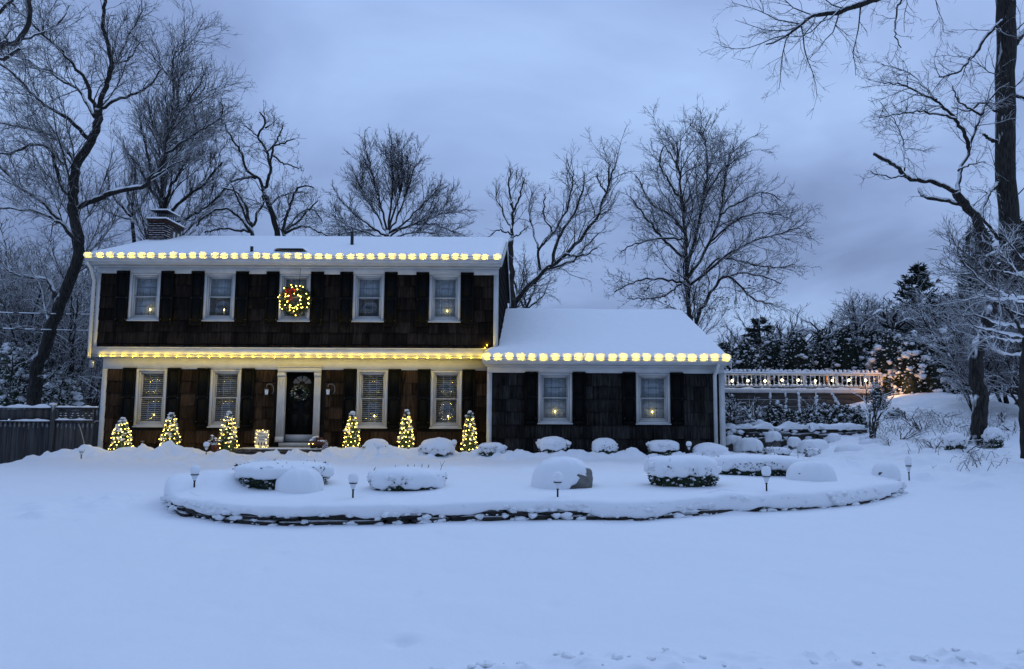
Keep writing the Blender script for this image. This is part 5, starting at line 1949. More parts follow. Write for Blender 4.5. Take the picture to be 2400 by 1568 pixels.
ds = thing('light_string', 'row of pale round bulbs strung along the deck railing', 'string lights', (P(1715, 891, DY)[0], DY - .05, dz(890)))
m = MB(); m.add(ICO[2][0] * .052, ICO[2][1]); dm = new_mesh('bulb', np.concatenate(m.V), m.Fq); dm.materials.append(M['deckbulb'])
pts = [P(px, 892 + 1.2 * math.sin(px), DY - .06) for px in (1716, 1753, 1793, 1833, 1871, 1911, 1951, 1990, 2029)]
for p in pts:
    o = bpy.data.objects.new('bulb', dm); o.location = Vector(p) - ds.location; C.objects.link(o); o.parent = ds
    lamp(p + (0, -.08, 0), .8, (1, .8, .45), .04, 'deck_light', ds)
w = []
for p, q in zip(pts[:-1], pts[1:]):
    w += [p + (0, .03, .05), (p + q) / 2 + (0, .03, .0)]
mb = MB(); mb.tube(w + [pts[-1] + (0, .03, .05)], .008, 5); mb.build('wire', M['wire'], ds)
# warm lamp posts behind the railing
for px, lb in ((1802, 'orange lit wooden post behind the third bulb of the deck railing'), (1939, 'orange lit wooden post behind the middle of the deck railing'), (2062, 'orange lit wooden post at the right end of the deck')):
    p = P(px, 900, DY + .8)
    t = thing('deck_post', lb, 'post', (p[0], DY + .8, dfl), 'lit posts standing on the deck')
    mb = MB(); mb.box(p[0] - .06, p[0] + .06, DY + .74, DY + .86, dfl, dfl + 1.0); mb.build('shaft', M['wood_warm'], t)
    mb = MB(); mb.box(p[0] - .08, p[0] + .08, DY + .72, DY + .88, dfl + 1.0, dfl + 1.04); mb.build('post_cap', M['deckwhite'], t)
    lamp((p[0], DY + .6, dfl + .55), 3.0, (1, .52, .15), .05, 'post_light', t)
# little flood lamp that colours the hedge by the deck
p = P(2086, 912, DY - .75)
t = thing('flood_lamp', 'small warm flood lamp on a stake lighting the hedge beside the deck', 'garden lamp', (p[0], DY - .75, p[2] - .5))
mb = MB(); mb.tube([(p[0], DY - .75, p[2] - .6), (p[0], DY - .75, p[2] - .05)], .02, 6); mb.build('stake', M['metal_dark'], t)
mb = MB(); mb.lathe([(.0, p[2] - .05), (.05, p[2] - .04), (.07, p[2] + .04)], p[0], DY - .75, 10); mb.build('lamp_head', M['metal_dark'], t)
lamp((p[0] - .05, DY - .85, p[2] + .28), 34, (1, .50, .2), .05, 'flood_light', t)
# chain link fence at the far right
CY_ = 31.0
ax, bx = P(2308, 930, CY_), P(2420, 930, CY_)
cg = gz(ax[0] + .8, CY_)
zt_ = P(2330, 893, CY_)[2]
chain = thing('chain_link_fence', 'chain link fence with dark posts at the far right edge of the yard', 'fence', (ax[0] + 1, CY_, cg))
mb = MB()
k = ax[0]; hh = zt_ - cg
while k < bx[0] + hh:
    for s_ in (1, -1):
        x_a, x_b = (k - hh, k) if s_ > 0 else (k, k - hh)
        mb.tube([(x_a, CY_, cg - .02), (x_b, CY_, zt_)], .007, 3, False)
    k += .13
mb.build('mesh', M['metal_grey'], chain, kind='stuff')
mb = MB(); mb.tube([(ax[0] - .3, CY_, zt_), (bx[0], CY_, zt_)], .03, 8); mb.build('top_rail', M['metal_dark'], chain, True)
for px in (2344, 2362):
    xx = P(px, 930, CY_)[0]
    mb = MB(); mb.tube([(xx, CY_ - .02, cg - .3), (xx, CY_ - .02, zt_ + .25)], .05, 8); mb.build('post', M['metal_dark'], chain, True)
ledge_snow(chain, ax[0] - .3, bx[0], CY_ - .02, CY_ + .02, zt_ + .03, .05, 18)
# ------------------------------------------------------------------ bare trees
def resample(P_, R_, K):
    P_ = np.asarray(P_, float); R_ = np.asarray(R_, float)
    # smooth polyline (Catmull-Rom) with K points
    n = len(P_)
    d = np.concatenate([[0], np.cumsum(np.linalg.norm(np.diff(P_, axis=0), axis=1))])
    t = np.linspace(0, d[-1], K)
    idx = np.clip(np.searchsorted(d, t, side='right') - 1, 0, n - 2)
    u = ((t - d[idx]) / (d[idx + 1] - d[idx] + 1e-9))[:, None]
    p0 = P_[np.maximum(idx - 1, 0)]; p1 = P_[idx]; p2 = P_[idx + 1]; p3 = P_[np.minimum(idx + 2, n - 1)]
    q = .5 * ((2 * p1) + (-p0 + p2) * u + (2 * p0 - 5 * p1 + 4 * p2 - p3) * u ** 2 + (-p0 + 3 * p1 - 3 * p2 + p3) * u ** 3)
    return q, np.interp(t, d, R_)


def spawn(Pp, Rp, per_m, t0, ang, lrel, K, curl, up, rmin, rng_, asd=.25, lmin=0, lmax=99, minn=1, flat=0.0, taper=.45, rfac=.6, upk=0.0):
    """Grow side branches on many parents at once."""
    N, Kp = Rp.shape
    seg = np.linalg.norm(np.diff(Pp, axis=1), axis=2)
    Lp = seg.sum(1)
    cnt = np.maximum(minn, (per_m * Lp + rng_.random(N)).astype(int))
    idx = np.repeat(np.arange(N), cnt)
    Mn = len(idx)
    t = t0 + (1 - t0) * rng_.random(Mn) ** .85
    f = t * (Kp - 1)
    i = np.minimum(f.astype(int), Kp - 2); u = (f - i)[:, None]
    pos = Pp[idx, i] * (1 - u) + Pp[idx, i + 1] * u
    rad = Rp[idx, i] * (1 - u[:, 0]) + Rp[idx, i + 1] * u[:, 0]
    T = Pp[idx, i + 1] - Pp[idx, i]
    T /= np.linalg.norm(T, axis=1, keepdims=True) + 1e-9
    rv = rng_.standard_normal((Mn, 3)); rv[:, 2] *= (1 - flat)
    S = rv - (rv * T).sum(1, keepdims=True) * T
    S /= np.linalg.norm(S, axis=1, keepdims=True) + 1e-9
    a = ang + asd * rng_.standard_normal(Mn)
    d = np.cos(a)[:, None] * T + np.sin(a)[:, None] * S
    d[:, 2] += up
    d /= np.linalg.norm(d, axis=1, keepdims=True)
    L = np.clip(Lp[idx] * lrel * (1 - taper * t) * rng_.uniform(.55, 1.25, Mn), lmin, lmax)
    st = (L / (K - 1))[:, None]
    pts = np.empty((Mn, K, 3)); pts[:, 0] = pos
    for k in range(1, K):
        pts[:, k] = pts[:, k - 1] + d * st
        d = d + curl * rng_.standard_normal((Mn, 3)); d[:, 2] += upk
        d /= np.linalg.norm(d, axis=1, keepdims=True)
    r0 = np.maximum(np.minimum(rad * rfac, .005 + L * .0095), rmin)
    s = np.linspace(0, 1, K)
    R = r0[:, None] * (1 - .72 * s) + rmin * .3 * 0
    R = np.maximum(R, rmin * .6)
    return pts, R


def tree(name, label, Y, limbs, lv, cat='bare tree', group=None, twig='twig', bark='bark', seed=1, snow=True, base=None, leaves=None, snow_k=.8, rs=1.0):
    """limbs: list of (points [(px, py, dy)...] on the photo, r0, r1 in photo px, twigs density factor)."""
    g = np.random.default_rng(seed)
    tr, sn = MB(), MB()
    par = []
    for k, (pts, r0, r1, *dens) in enumerate(limbs):
        n = len(pts)
        dens = dens[0] if dens else 1.0
        dyr = g.uniform(-2.2, 2.2) if k else 0
        W = []
        for i, p in enumerate(pts):
            dy = p[2] if len(p) > 2 else dyr * (i / max(1, n - 1)) ** .8 * (1 if k else 0)
            W.append(P(p[0], p[1], Y + dy))
        ra = np.linspace(r0 * rs, r1 * rs ** .5, n) / F * Y
        q, r = resample(W, ra, max(10, 4 * n))
        q[1:-1] += .012 * Y / 27 * g.standard_normal((len(q) - 2, 3)) * (2 + 0 * r[1:-1, None])
        S = 12 if r0 > 9 else 8
        tr.tube(q, r, S)
        if snow:
            T = np.gradient(q, axis=0); T /= np.linalg.norm(T, axis=1, keepdims=True)
            hz = 1 - np.abs(T[:, 2])
            rr = r * snow_k * np.clip((hz - .12) * 1.5, 0, 1) * (0.75 + .6 * g.random(len(r)))
            m = rr > .004
            if m.sum() > 3:
                sn.tube(q + np.array([0, 0, 1]) * (r * .62)[:, None], np.maximum(rr, .001), 7)
        if dens > 0:
            q2, r2 = resample(q, r, 14)
            par.append((q2, r2, dens))
    root_p = P(*limbs[0][0][0][:2], Y) if base is None else np.asarray(base, float)
    t = thing(name, label, cat, root_p, group)
    cr = MB()
    A = np.array([p[0] for p in par]); Rr = np.array([p[1] for p in par]); dn = np.array([p[2] for p in par])
    leafP = []
    cur = (A, Rr)
    first = True
    for L_ in lv:
        L_ = dict(L_)
        S = L_.pop('S')
        fork = L_.pop('snow', 0)
        if first:
            pm = L_.pop('per_m')
            out = [spawn(A[k:k + 1], Rr[k:k + 1], pm * dn[k], rng_=g, **L_) for k in range(len(A))]
            nxt = (np.concatenate([o[0] for o in out]), np.concatenate([o[1] for o in out]))
            first = False
        else:
            nxt = spawn(cur[0], cur[1], rng_=g, **L_)
        V, q = tubes(nxt[0], nxt[1], S)
        cr.add(V, q)
        if fork and snow:
            B, R_ = nxt
            T = B[:, -1] - B[:, 0]; T /= np.linalg.norm(T, axis=1, keepdims=True)
            m = np.abs(T[:, 2]) < .72
            V, q = tubes(B[m] + np.stack([R_[m] * 0, R_[m] * 0, R_[m] * .7], -1), np.maximum(R_[m] * fork * g.uniform(.5, 1.1, (m.sum(), 1)), .002), 4)
            sn.add(V, q)
        cur = nxt
    tr.build('trunk', M[bark], t, True)
    cr.build('crown', M[twig], t, True)
    if snow and sn.V:
        sn.build('lying_snow', M['snow'], t, True, 'stuff')
    if leaves:
        mb = MB()
        B = cur[0]
        m = np.ones(len(B), bool)
        tip = B[:, -1]
        c_, rad_, frac = leaves
        ctr = P(c_[0], c_[1], Y)
        dist = np.abs(tip[:, [0, 2]] - ctr[[0, 2]]) / np.array(rad_)
        m = (np.linalg.norm(dist, axis=1) < 1) & (g.random(len(B)) < frac)
        pos = np.repeat(tip[m], 3, 0) + .04 * g.standard_normal((3 * m.sum(), 3))
        d = g.standard_normal((len(pos), 3)); d[:, 2] -= 1.0
        cards(mb, pos, d, g.uniform(.09, .16, len(pos)), .07)
        mb.build('leaves', M['oak_leaf'], t, kind='stuff')
    return t


def LV(l1=2.2, l2=3.2, l3=3.6, mult=1.3, up=.25, ang=.75, rmin=.0075, curl=.16, len1=.42, len2=.5, len3=.55, fl=.0, lmax1=4.2, t0=.22, sn=.7, K3=3, upk=0.0):
    l1, l2, l3 = l1 * mult, l2 * mult, l3 * mult
    return [dict(per_m=l1, t0=t0, ang=ang, lrel=len1, K=7, curl=curl, up=up, rmin=rmin * 1.5, S=4, lmin=.5, lmax=lmax1, snow=sn, flat=fl, upk=upk),
            dict(per_m=l2, t0=.15, ang=ang, lrel=len2, K=4, curl=curl * 1.2, up=up * .6, rmin=rmin * 1.15, S=3, lmin=.3, lmax=1.9, flat=fl, upk=upk, snow=0),
            dict(per_m=l3, t0=.12, ang=ang * .95, lrel=len3, K=K3, curl=curl * 1.4, up=up * .5, rmin=rmin, S=3, lmin=.16, lmax=.9, flat=fl, upk=upk)]


tree('maple_tree', 'tallest bare tree left of the house, its leaning trunk rising from behind the board fence', 27, [
    ([(76, 985, 0), (82, 905, 0), (92, 850, 0), (108, 805, 0), (133, 733, 0), (158, 671, 0), (182, 605, 0), (184, 560, 0), (172, 500, 0), (171, 459, 0), (181, 383, 0), (215, 331, 0), (229, 287, 0), (231, 255, 0)], 21, 10, .25),
    ([(231, 255), (239, 231), (259, 171), (257, 132), (249, 92), (241, 52), (247, -15)], 9, 4),
    ([(225, 262), (199, 187), (175, 155), (140, 116), (100, 80), (60, 40), (20, 0)], 7, 2.5),
    ([(217, 335), (191, 307), (160, 279), (120, 255), (80, 223), (40, 180), (-10, 140)], 8, 2.5),
    ([(222, 275), (187, 215), (151, 191), (116, 167), (80, 151), (30, 115)], 6, 2),
    ([(180, 390), (171, 371), (140, 331), (112, 311), (60, 299), (-10, 285)], 8, 2.5),
    ([(172, 470), (140, 430), (120, 351), (80, 340), (20, 360), (-20, 350)], 7, 2.5),
    ([(183, 590), (172, 558), (140, 518), (96, 474), (44, 435), (-10, 380)], 9, 3.5),
    ([(178, 585), (160, 538), (100, 499), (48, 490), (-15, 485)], 7, 3),
    ([(178, 490), (187, 482), (239, 463), (279, 447), (327, 439), (359, 415), (383, 375), (389, 331), (411, 275), (415, 215), (403, 160), (415, 116)], 10.5, 2),
    ([(231, 258), (271, 235), (319, 219), (359, 191), (379, 155)], 6.5, 2),
    ([(389, 360), (430, 330), (470, 305), (520, 270), (515, 230)], 5, 1.6),
    ([(135, 735), (128, 689), (115, 660), (80, 650), (30, 640), (-10, 600)], 9, 3),
    ([(257, 170), (285, 120), (310, 70), (335, 20)], 5, 1.6), ([(259, 150), (300, 140), (330, 90)], 4, 1.5),
    ([(411, 275), (440, 240), (465, 200), (480, 170)], 4, 1.4), ([(359, 415), (400, 390), (430, 375)], 4, 1.5),
], LV(4.2, 4.1, 3.9, rmin=.0075, fl=.1, len2=.55, len3=.62), seed=11, snow_k=1.0, rs=.70, bark='bark_plain')

tree('maple_tree', 'bare fan shaped tree standing behind the brick chimney', 34, [
    ([(379, 1010, 0), (380, 800, 0), (381, 600, 0), (382, 540, 0), (380, 490, 0), (383, 440, 0), (386, 380, 0)], 9, 4, .5), ([(382, 500), (400, 440), (430, 390), (460, 330), (490, 290)], 5.5, 2),
    ([(383, 470), (360, 420), (345, 360), (330, 300), (325, 265)], 5.5, 2), ([(386, 400), (385, 340), (390, 285), (395, 255)], 5, 2),
    ([(384, 510), (430, 470), (480, 430), (520, 380)], 5.5, 2), ([(386, 420), (415, 360), (435, 300), (440, 265)], 5, 2), ([(383, 530), (440, 510), (490, 480), (530, 440)], 5, 2),
    ([(382, 480), (350, 440), (330, 400), (300, 360)], 5, 2)], LV(4.2, 4.2, 3.8, up=.5, ang=.55, rmin=.0085, len1=.5), seed=12, rs=.75)
tree('maple_tree', 'slim bare tree with a mossy trunk left of the chimney', 33, [
    ([(320, 1010, 0), (318, 800, 0), (316, 610, 0), (312, 560, 0), (309, 510, 0)], 7, 4.5, 0), ([(310, 515), (330, 480), (350, 440), (365, 400)], 4, 1.6), ([(309, 510), (280, 480), (260, 450), (250, 400)], 4, 1.6),
    ([(309, 505), (300, 450), (310, 400), (290, 340)], 4, 1.6), ([(309, 515), (260, 500), (230, 470)], 3.5, 1.5), ([(309, 505), (315, 440), (318, 380)], 4, 1.5)],
    LV(3.6, 4, 3.6, up=.45, ang=.6, rmin=.0085), seed=13, rs=.8)
tree('locust_tree', 'dark crooked tree with a rusty trunk rising behind the roof right of the chimney', 33, [
    ([(672, 1010, 0), (664, 800, 0), (658, 600, 0), (650, 545, 0), (638, 502, 0), (624, 462, 0), (618, 445, 0)], 9.5, 6.5, .2), ([(619, 450), (606, 419), (578, 399), (566, 359), (546, 327), (526, 295), (514, 255)], 5, 1.8),
    ([(618, 447), (628, 420), (634, 399), (626, 359), (606, 319), (622, 287), (608, 262)], 5.5, 2), ([(634, 399), (642, 347), (665, 335), (690, 325)], 3.6, 1.5),
    ([(640, 365), (660, 380), (690, 390), (712, 400)], 3.2, 1.4), ([(606, 319), (580, 300), (560, 275)], 3, 1.3), ([(622, 300), (645, 280), (635, 265)], 3, 1.3),
    ([(600, 415), (560, 420), (530, 440), (505, 470)], 4, 1.5), ([(626, 360), (655, 320), (660, 290)], 3, 1.3), ([(634, 480), (660, 460), (700, 450), (720, 455)], 3.4, 1.3)],
    LV(3.2, 3.9, 3.7, up=.05, ang=.85, rmin=.0085, curl=.30, lmax1=2.6), seed=14, rs=.8, twig='twig_dark')
tree('apple_tree', 'low dense twisted tree with drooping snowy limbs behind the roof left of the crooked tree', 31, [
    ([(597, 1015, 0), (596, 800, 0), (594, 590, 0), (592, 555, 0), (588, 530, 0)], 7, 5, 0), ([(590, 545), (560, 510), (530, 490), (490, 500), (460, 530)], 5, 2), ([(588, 530), (575, 480), (555, 450), (520, 440)], 5, 2),
    ([(589, 535), (610, 490), (620, 450)], 4.5, 2), ([(590, 545), (560, 540), (520, 535), (480, 545)], 4.5, 2), ([(588, 535), (560, 470), (540, 430)], 4, 1.6)],
    LV(4.2, 4.2, 3.8, up=-.02, ang=.9, rmin=.0078, curl=.34, lmax1=2.4), seed=15, rs=.8, twig='twig_dark')
tree('apple_tree', 'low dense twisted tree with arching limbs behind the roof right of the crooked tree', 31.5, [
    ([(684, 1015, 0), (680, 800, 0), (676, 600, 0), (668, 560, 0), (664, 545, 0)], 6, 4.5, 0), ([(665, 548), (690, 510), (730, 490), (755, 520)], 5, 1.8), ([(664, 545), (680, 480), (700, 440), (735, 440)], 5, 1.8),
    ([(665, 548), (710, 530), (750, 545), (770, 555)], 4.5, 1.8), ([(664, 545), (650, 500), (660, 460)], 4, 1.6), ([(665, 548), (715, 500), (745, 470)], 4, 1.6)],
    LV(4.4, 4.2, 3.8, up=-.02, ang=.9, rmin=.0078, curl=.32, lmax1=2.2), seed=16, rs=.8, twig='twig_dark')
tree('pear_tree', 'rounded vase shaped bare tree behind the middle of the main roof', 36, [
    ([(906, 1005, 0), (905, 800, 0), (905, 620, 0), (905, 570, 0), (908, 540, 0)], 8, 6, 0), ([(908, 545), (915, 492), (921, 426), (912, 350)], 5.5, 1.8), ([(907, 550), (880, 500), (850, 450), (835, 410)], 5, 1.6),
    ([(906, 555), (870, 530), (830, 500), (790, 460)], 5, 1.6), ([(908, 545), (940, 490), (960, 430), (975, 385)], 5, 1.6), ([(908, 550), (960, 510), (1000, 470), (1030, 440)], 5, 1.6),
    ([(906, 560), (950, 530), (1010, 525), (1065, 545)], 5.5, 1.8), ([(906, 560), (860, 545), (815, 530), (775, 500)], 4.5, 1.6), ([(908, 545), (890, 470), (870, 400), (860, 360)], 5, 1.6),
    ([(910, 540), (935, 460), (945, 400), (940, 365)], 5, 1.6), ([(908, 548), (985, 520), (1040, 500), (1070, 490)], 4.5, 1.6), ([(906, 556), (880, 540), (830, 545), (790, 550)], 4, 1.6), ([(906, 562), (955, 548), (1005, 545), (1050, 560)], 4, 1.4), ([(906, 562), (940, 555), (975, 560), (1015, 565)], 3.6, 1.3), ([(906, 562), (870, 555), (835, 560), (800, 562)], 3.6, 1.3)],
    LV(5.4, 4.6, 4.0, up=.34, ang=.62, rmin=.009, len1=.5, curl=.16), seed=17, rs=.55, twig='twig_dark')
tree('young_tree', 'thin straight bare tree just right of the gable end of the house', 31.5, [
    ([(1198, 1010, 0), (1199, 880, 0), (1200, 760, 0), (1200, 700, 0), (1197, 640, 0), (1198, 560, 0)], 8.5, 6, 0), ([(1198, 575), (1199, 542), (1201, 491), (1194, 440), (1196, 396)], 4.5, 1.2), ([(1199, 540), (1180, 500), (1165, 460), (1172, 430)], 2.8, 1), ([(1200, 500), (1220, 460), (1226, 415)], 2.8, 1),
    ([(1199, 560), (1220, 545), (1240, 530)], 2.4, 1), ([(1199, 550), (1170, 540), (1145, 555)], 2.6, 1), ([(1197, 480), (1205, 450), (1212, 405)], 2.4, 1)],
    LV(2.6, 3.0, 3.0, up=.5, ang=.6, rmin=.0072, lmax1=1.8), seed=18, twig='twig_dark')
tree('leaning_tree', 'bare tree leaning right with rising branches behind the low wing roof', 32, [
    ([(1170, 1010, 0), (1182, 880, 0), (1195, 770, 0), (1209, 712, 0), (1244, 663, 0), (1285, 628, 0), (1325, 597, 0), (1365, 552, 0), (1400, 507, 0), (1421, 451, 0), (1441, 392, 0)], 10.5, 1.8), ([(1295, 620), (1310, 552), (1345, 502), (1365, 451), (1370, 402)], 5, 1.6),
    ([(1268, 645), (1264, 587), (1295, 547), (1325, 500), (1340, 440), (1345, 410)], 4, 1.5), ([(1325, 597), (1350, 600), (1375, 597), (1400, 577)], 4, 1.4), ([(1285, 630), (1340, 612), (1370, 580), (1405, 545)], 4, 1.4),
    ([(1264, 587), (1250, 540), (1240, 490), (1245, 445)], 3.2, 1.2), ([(1295, 547), (1275, 500), (1280, 450)], 3, 1.2), ([(1400, 507), (1430, 490), (1440, 470)], 2.6, 1.1), ([(1421, 451), (1405, 430), (1400, 405)], 2.6, 1.1), ([(1365, 451), (1350, 430), (1330, 400)], 2.4, 1)],
    LV(2.8, 3.2, 3.2, up=.22, ang=.75, rmin=.008, lmax1=2.0, curl=.22), seed=19, rs=.85, twig='twig_dark')
tree('young_tree', 'low thicket tree filling the corner between the gable and the wing roof', 36, [
    ([(1232, 1005, 0), (1232, 880, 0), (1232, 780, 0), (1230, 720, 0)], 5, 4, 0), ([(1230, 725), (1215, 690), (1200, 640)], 3.6, 1.3), ([(1230, 725), (1250, 680), (1262, 630)], 3.6, 1.3), ([(1230, 725), (1270, 695), (1285, 660)], 3.4, 1.3), ([(1230, 725), (1230, 670), (1228, 620)], 3.4, 1.2)],
    LV(4, 4, 3.6, up=.2, ang=.8, rmin=.009, curl=.3, lmax1=1.8), seed=20)
tree('oak_tree', 'large spreading bare oak with few dry leaves behind the wing roof', 38, [
    ([(1632, 1000, 0), (1629, 890, 0), (1625, 800, 0), (1617, 744, 0), (1612, 693, 0), (1610, 628, 0), (1605, 542, 0), (1600, 476, 0), (1592, 401, 0), (1587, 330, 0)], 9.5, 2, .7),
    ([(1611, 630), (1633, 542), (1648, 466), (1658, 391), (1653, 318)], 5.2, 1.6), ([(1613, 650), (1663, 567), (1688, 502), (1698, 426), (1713, 350)], 5, 1.6),
    ([(1615, 670), (1673, 623), (1728, 582), (1789, 557), (1875, 535)], 4.6, 1.6), ([(1650, 640), (1688, 603), (1749, 618), (1809, 628), (1860, 620)], 4, 1.4),
    ([(1628, 770), (1638, 735), (1668, 683), (1698, 648), (1728, 663), (1764, 698), (1812, 713)], 6, 1.8), ([(1612, 680), (1597, 661), (1547, 655), (1496, 658), (1440, 685)], 5, 1.6),
    ([(1609, 610), (1567, 572), (1527, 527), (1496, 487), (1476, 460)], 4.6, 1.5), ([(1604, 545), (1567, 502), (1527, 476), (1490, 410)], 4.2, 1.4), ([(1600, 476), (1570, 430), (1545, 380), (1560, 340)], 4, 1.4),
    ([(1688, 502), (1740, 470), (1790, 450), (1830, 470)], 3.8, 1.3), ([(1663, 567), (1720, 520), (1780, 500), (1850, 510)], 3.8, 1.3), ([(1648, 466), (1690, 400), (1730, 370)], 3.6, 1.3),
    ([(1597, 661), (1560, 690), (1520, 700), (1470, 700)], 3.4, 1.3), ([(1698, 650), (1740, 640), (1790, 650), (1830, 665)], 3.4, 1.3), ([(1592, 401), (1570, 360), (1550, 330)], 3, 1.2), ([(1658, 391), (1680, 350), (1690, 325)], 3, 1.2), ([(1605, 560), (1540, 560), (1480, 575), (1455, 590)], 3.6, 1.3)],
    LV(3.6, 4.0, 3.7, up=.16, ang=.7, rmin=.009, len1=.4, curl=.2, lmax1=3.2), seed=21, rs=.8, twig='twig_dark', leaves=((1640, 680), (3.2, 1.5), .16))
tree('tall_tree', 'thick straight trunk with long side branches at the right edge of the photo', 30, [
    ([(2400, 1060, 0), (2396, 1000, 0), (2388, 900, 0), (2378, 780, 0), (2369, 600, 0), (2360, 450, 0), (2356, 300, 0), (2357, 150, 0), (2358, -20, 0), (2356, -200, 0)], 22, 21, .12),
    ([(2340, 430, 0), (2322, 450), (2310, 470), (2295, 520), (2260, 560)], 6, 2), ([(2372, 30, 0), (2340, 55), (2308, 90), (2276, 135), (2240, 170), (2200, 180)], 6, 1.6), ([(2375, 105, 0), (2400, 75), (2430, 50)], 9, 5),
    ([(2337, 335, 0), (2318, 325), (2302, 315)], 5, 3), ([(2340, 560, 0), (2310, 520), (2290, 500), (2260, 470)], 4, 1.4), ([(2356, -150, 0), (2250, -90, -1), (2140, -40, -2), (2042, 0, -3), (1997, 13, -3), (1952, 29, -3), (1903, 40, -3.3), (1871, 63, -3.5), (1835, 90, -3.6), (1795, 104, -3.8)], 10, 1.4, .55),
    ([(2140, -40, -2), (2125, -15, -2), (2110, 0, -2), (2098, 36, -2), (2098, 86, -2.1), (2112, 112, -2.2)], 3, 1.1, .35), ([(2335, 260, 0), (2300, 240), (2270, 260), (2230, 250)], 4, 1.3), ([(2374, 220, 0), (2420, 240)], 5, 3), ([(2350, 700, 0), (2320, 660), (2280, 640), (2240, 640)], 4, 1.3)],
    LV(2.0, 2.9, 3.2, up=.05, ang=.8, rmin=.0075, curl=.2, lmax1=2.9, sn=.5), seed=22, bark='bark_plain', snow_k=.45, twig='twig_dark')
tree('leaning_tree', 'crooked tree with sawn off limb stubs leaning left before the evergreens on the right', 20.5, [
    ([(2282, 1060, 0), (2291, 1040, 0), (2296, 980, 0), (2300, 933, 0), (2286, 874, 0), (2291, 824, 0), (2307, 778, 0), (2318, 740, 0), (2326, 690, 0), (2326, 630, 0), (2312, 585, 0), (2290, 518, 0), (2258, 477, 0), (2240, 450, 0)], 24, 11, .1),
    ([(2256, 480), (2209, 468), (2164, 459), (2154, 442)], 8, 5, .25), ([(2240, 450), (2195, 428), (2146, 421), (2119, 410), (2101, 387), (2070, 372), (2047, 360)], 8.5, 5, .3),
    ([(2246, 452), (2247, 420), (2251, 400), (2272, 351), (2292, 290), (2312, 245), (2335, 215)], 7.5, 2), ([(2272, 351), (2263, 315), (2240, 279), (2213, 252), (2195, 234), (2150, 216), (2114, 198), (2069, 194)], 6.5, 1.6),
    ([(2240, 280), (2218, 270), (2180, 265), (2141, 261), (2100, 268), (2060, 275)], 4.5, 1.4), ([(2300, 270), (2265, 250), (2245, 235), (2232, 200)], 4.5, 1.5), ([(2119, 410), (2085, 415), (2040, 400)], 3.4, 1.2), ([(2246, 400), (2275, 385), (2310, 380)], 3.4, 1.2),
    ([(2195, 234), (2170, 210), (2130, 170), (2065, 150)], 3.4, 1.1), ([(2120, 400), (2118, 350), (2100, 290), (2060, 235)], 2.6, 1.0)],
    LV(3.6, 4.0, 3.8, up=-.02, ang=.8, rmin=.0058, curl=.17, lmax1=1.9, sn=.8, len2=.6, len3=.6), seed=23, snow_k=.95, rs=.74, bark='bark_plain')
tree('young_tree', 'slim dark trunk at the far right edge with long snow laden sprays of twigs', 17.5, [
    ([(2400, 1075, 0), (2397, 1000, 0), (2395, 900, 0), (2402, 800, 0), (2408, 700, 0), (2412, 560, 0)], 8, 5, .05), ([(2404, 790), (2360, 720), (2310, 660), (2270, 610), (2240, 570)], 3.6, 1), ([(2404, 745), (2350, 720), (2300, 690), (2240, 640)], 3.4, 1),
    ([(2406, 700), (2350, 690), (2290, 650), (2250, 600)], 3.2, 1), ([(2404, 770), (2350, 760), (2300, 745), (2262, 720)], 3.6, 1), ([(2408, 660), (2360, 610), (2340, 590), (2310, 600)], 3.2, 1), ([(2403, 790), (2340, 780), (2290, 765), (2250, 735)], 3.4, 1), ([(2408, 640), (2360, 640), (2320, 610), (2280, 575)], 3, .9), ([(2406, 720), (2370, 700), (2330, 700), (2290, 690)], 3, .9), ([(2404, 800), (2370, 800), (2330, 790), (2300, 800)], 3, .9), ([(2409, 620), (2380, 590), (2360, 560), (2350, 530)], 2.8, .9), ([(2403, 830), (2360, 830), (2320, 815)], 3, .9)],
    LV(5.0, 4.8, 3.8, up=.12, ang=.5, rmin=.0062, curl=.14, lmax1=1.4, sn=1.2), seed=24, snow_k=1.5)
tree('maple_tree', 'limbs of a bare tree reaching in at the top left corner', 19, [
    ([(-150, 1050, 0), (-145, 600, 0), (-130, 300, 0), (-110, 180, 0), (-100, 60, 0), (-105, -100, 0)], 24, 14, .0), ([(-125, 250, 0), (-60, 160), (-5, 112), (40, 96), (66, 50), (68, -10)], 9, 4), ([(-10, 118), (20, 70), (24, 10), (20, -30)], 5, 2), ([(40, 96), (90, 80), (140, 50), (165, 10)], 4, 1.5),
    ([(-110, 190, 0), (-40, 150), (10, 135), (45, 115)], 6, 3), ([(-110, 120, 0), (-40, 60), (10, 20), (40, -20)], 6, 2)],
    LV(2.2, 3.0, 3.2, rmin=.0056, lmax1=2.2), seed=25, snow_k=.8)

# thickets beyond the fence: young trees of a few shapes, copied
def copy_thing(o, loc, rz, s, label):
    r = o.copy(); C.objects.link(r)
    r.location = loc; r.rotation_euler = (0, 0, rz); r.scale = (s, s, s); r['label'] = label
    for ch in o.children:
        c_ = ch.copy(); C.objects.link(c_); c_.parent = r
    return r


def thicket_limbs(px, base, top, spread, n, seed):
    g = np.random.default_rng(seed)
    L = [([(px, base, 0), (px + 2, base - 30, 0)], 4, 3.4, 0)]
    for k in range(n):
        e = px + g.uniform(-spread, spread); h = top + g.uniform(0, .45) * (base - top) * abs(e - px) / spread
        mx = px + (e - px) * g.uniform(.2, .55)
        L.append(([(px + g.uniform(-3, 3), base - 10), (mx, base - (base - h) * .5), (e, h)], 3.4, 1.0))
    return L


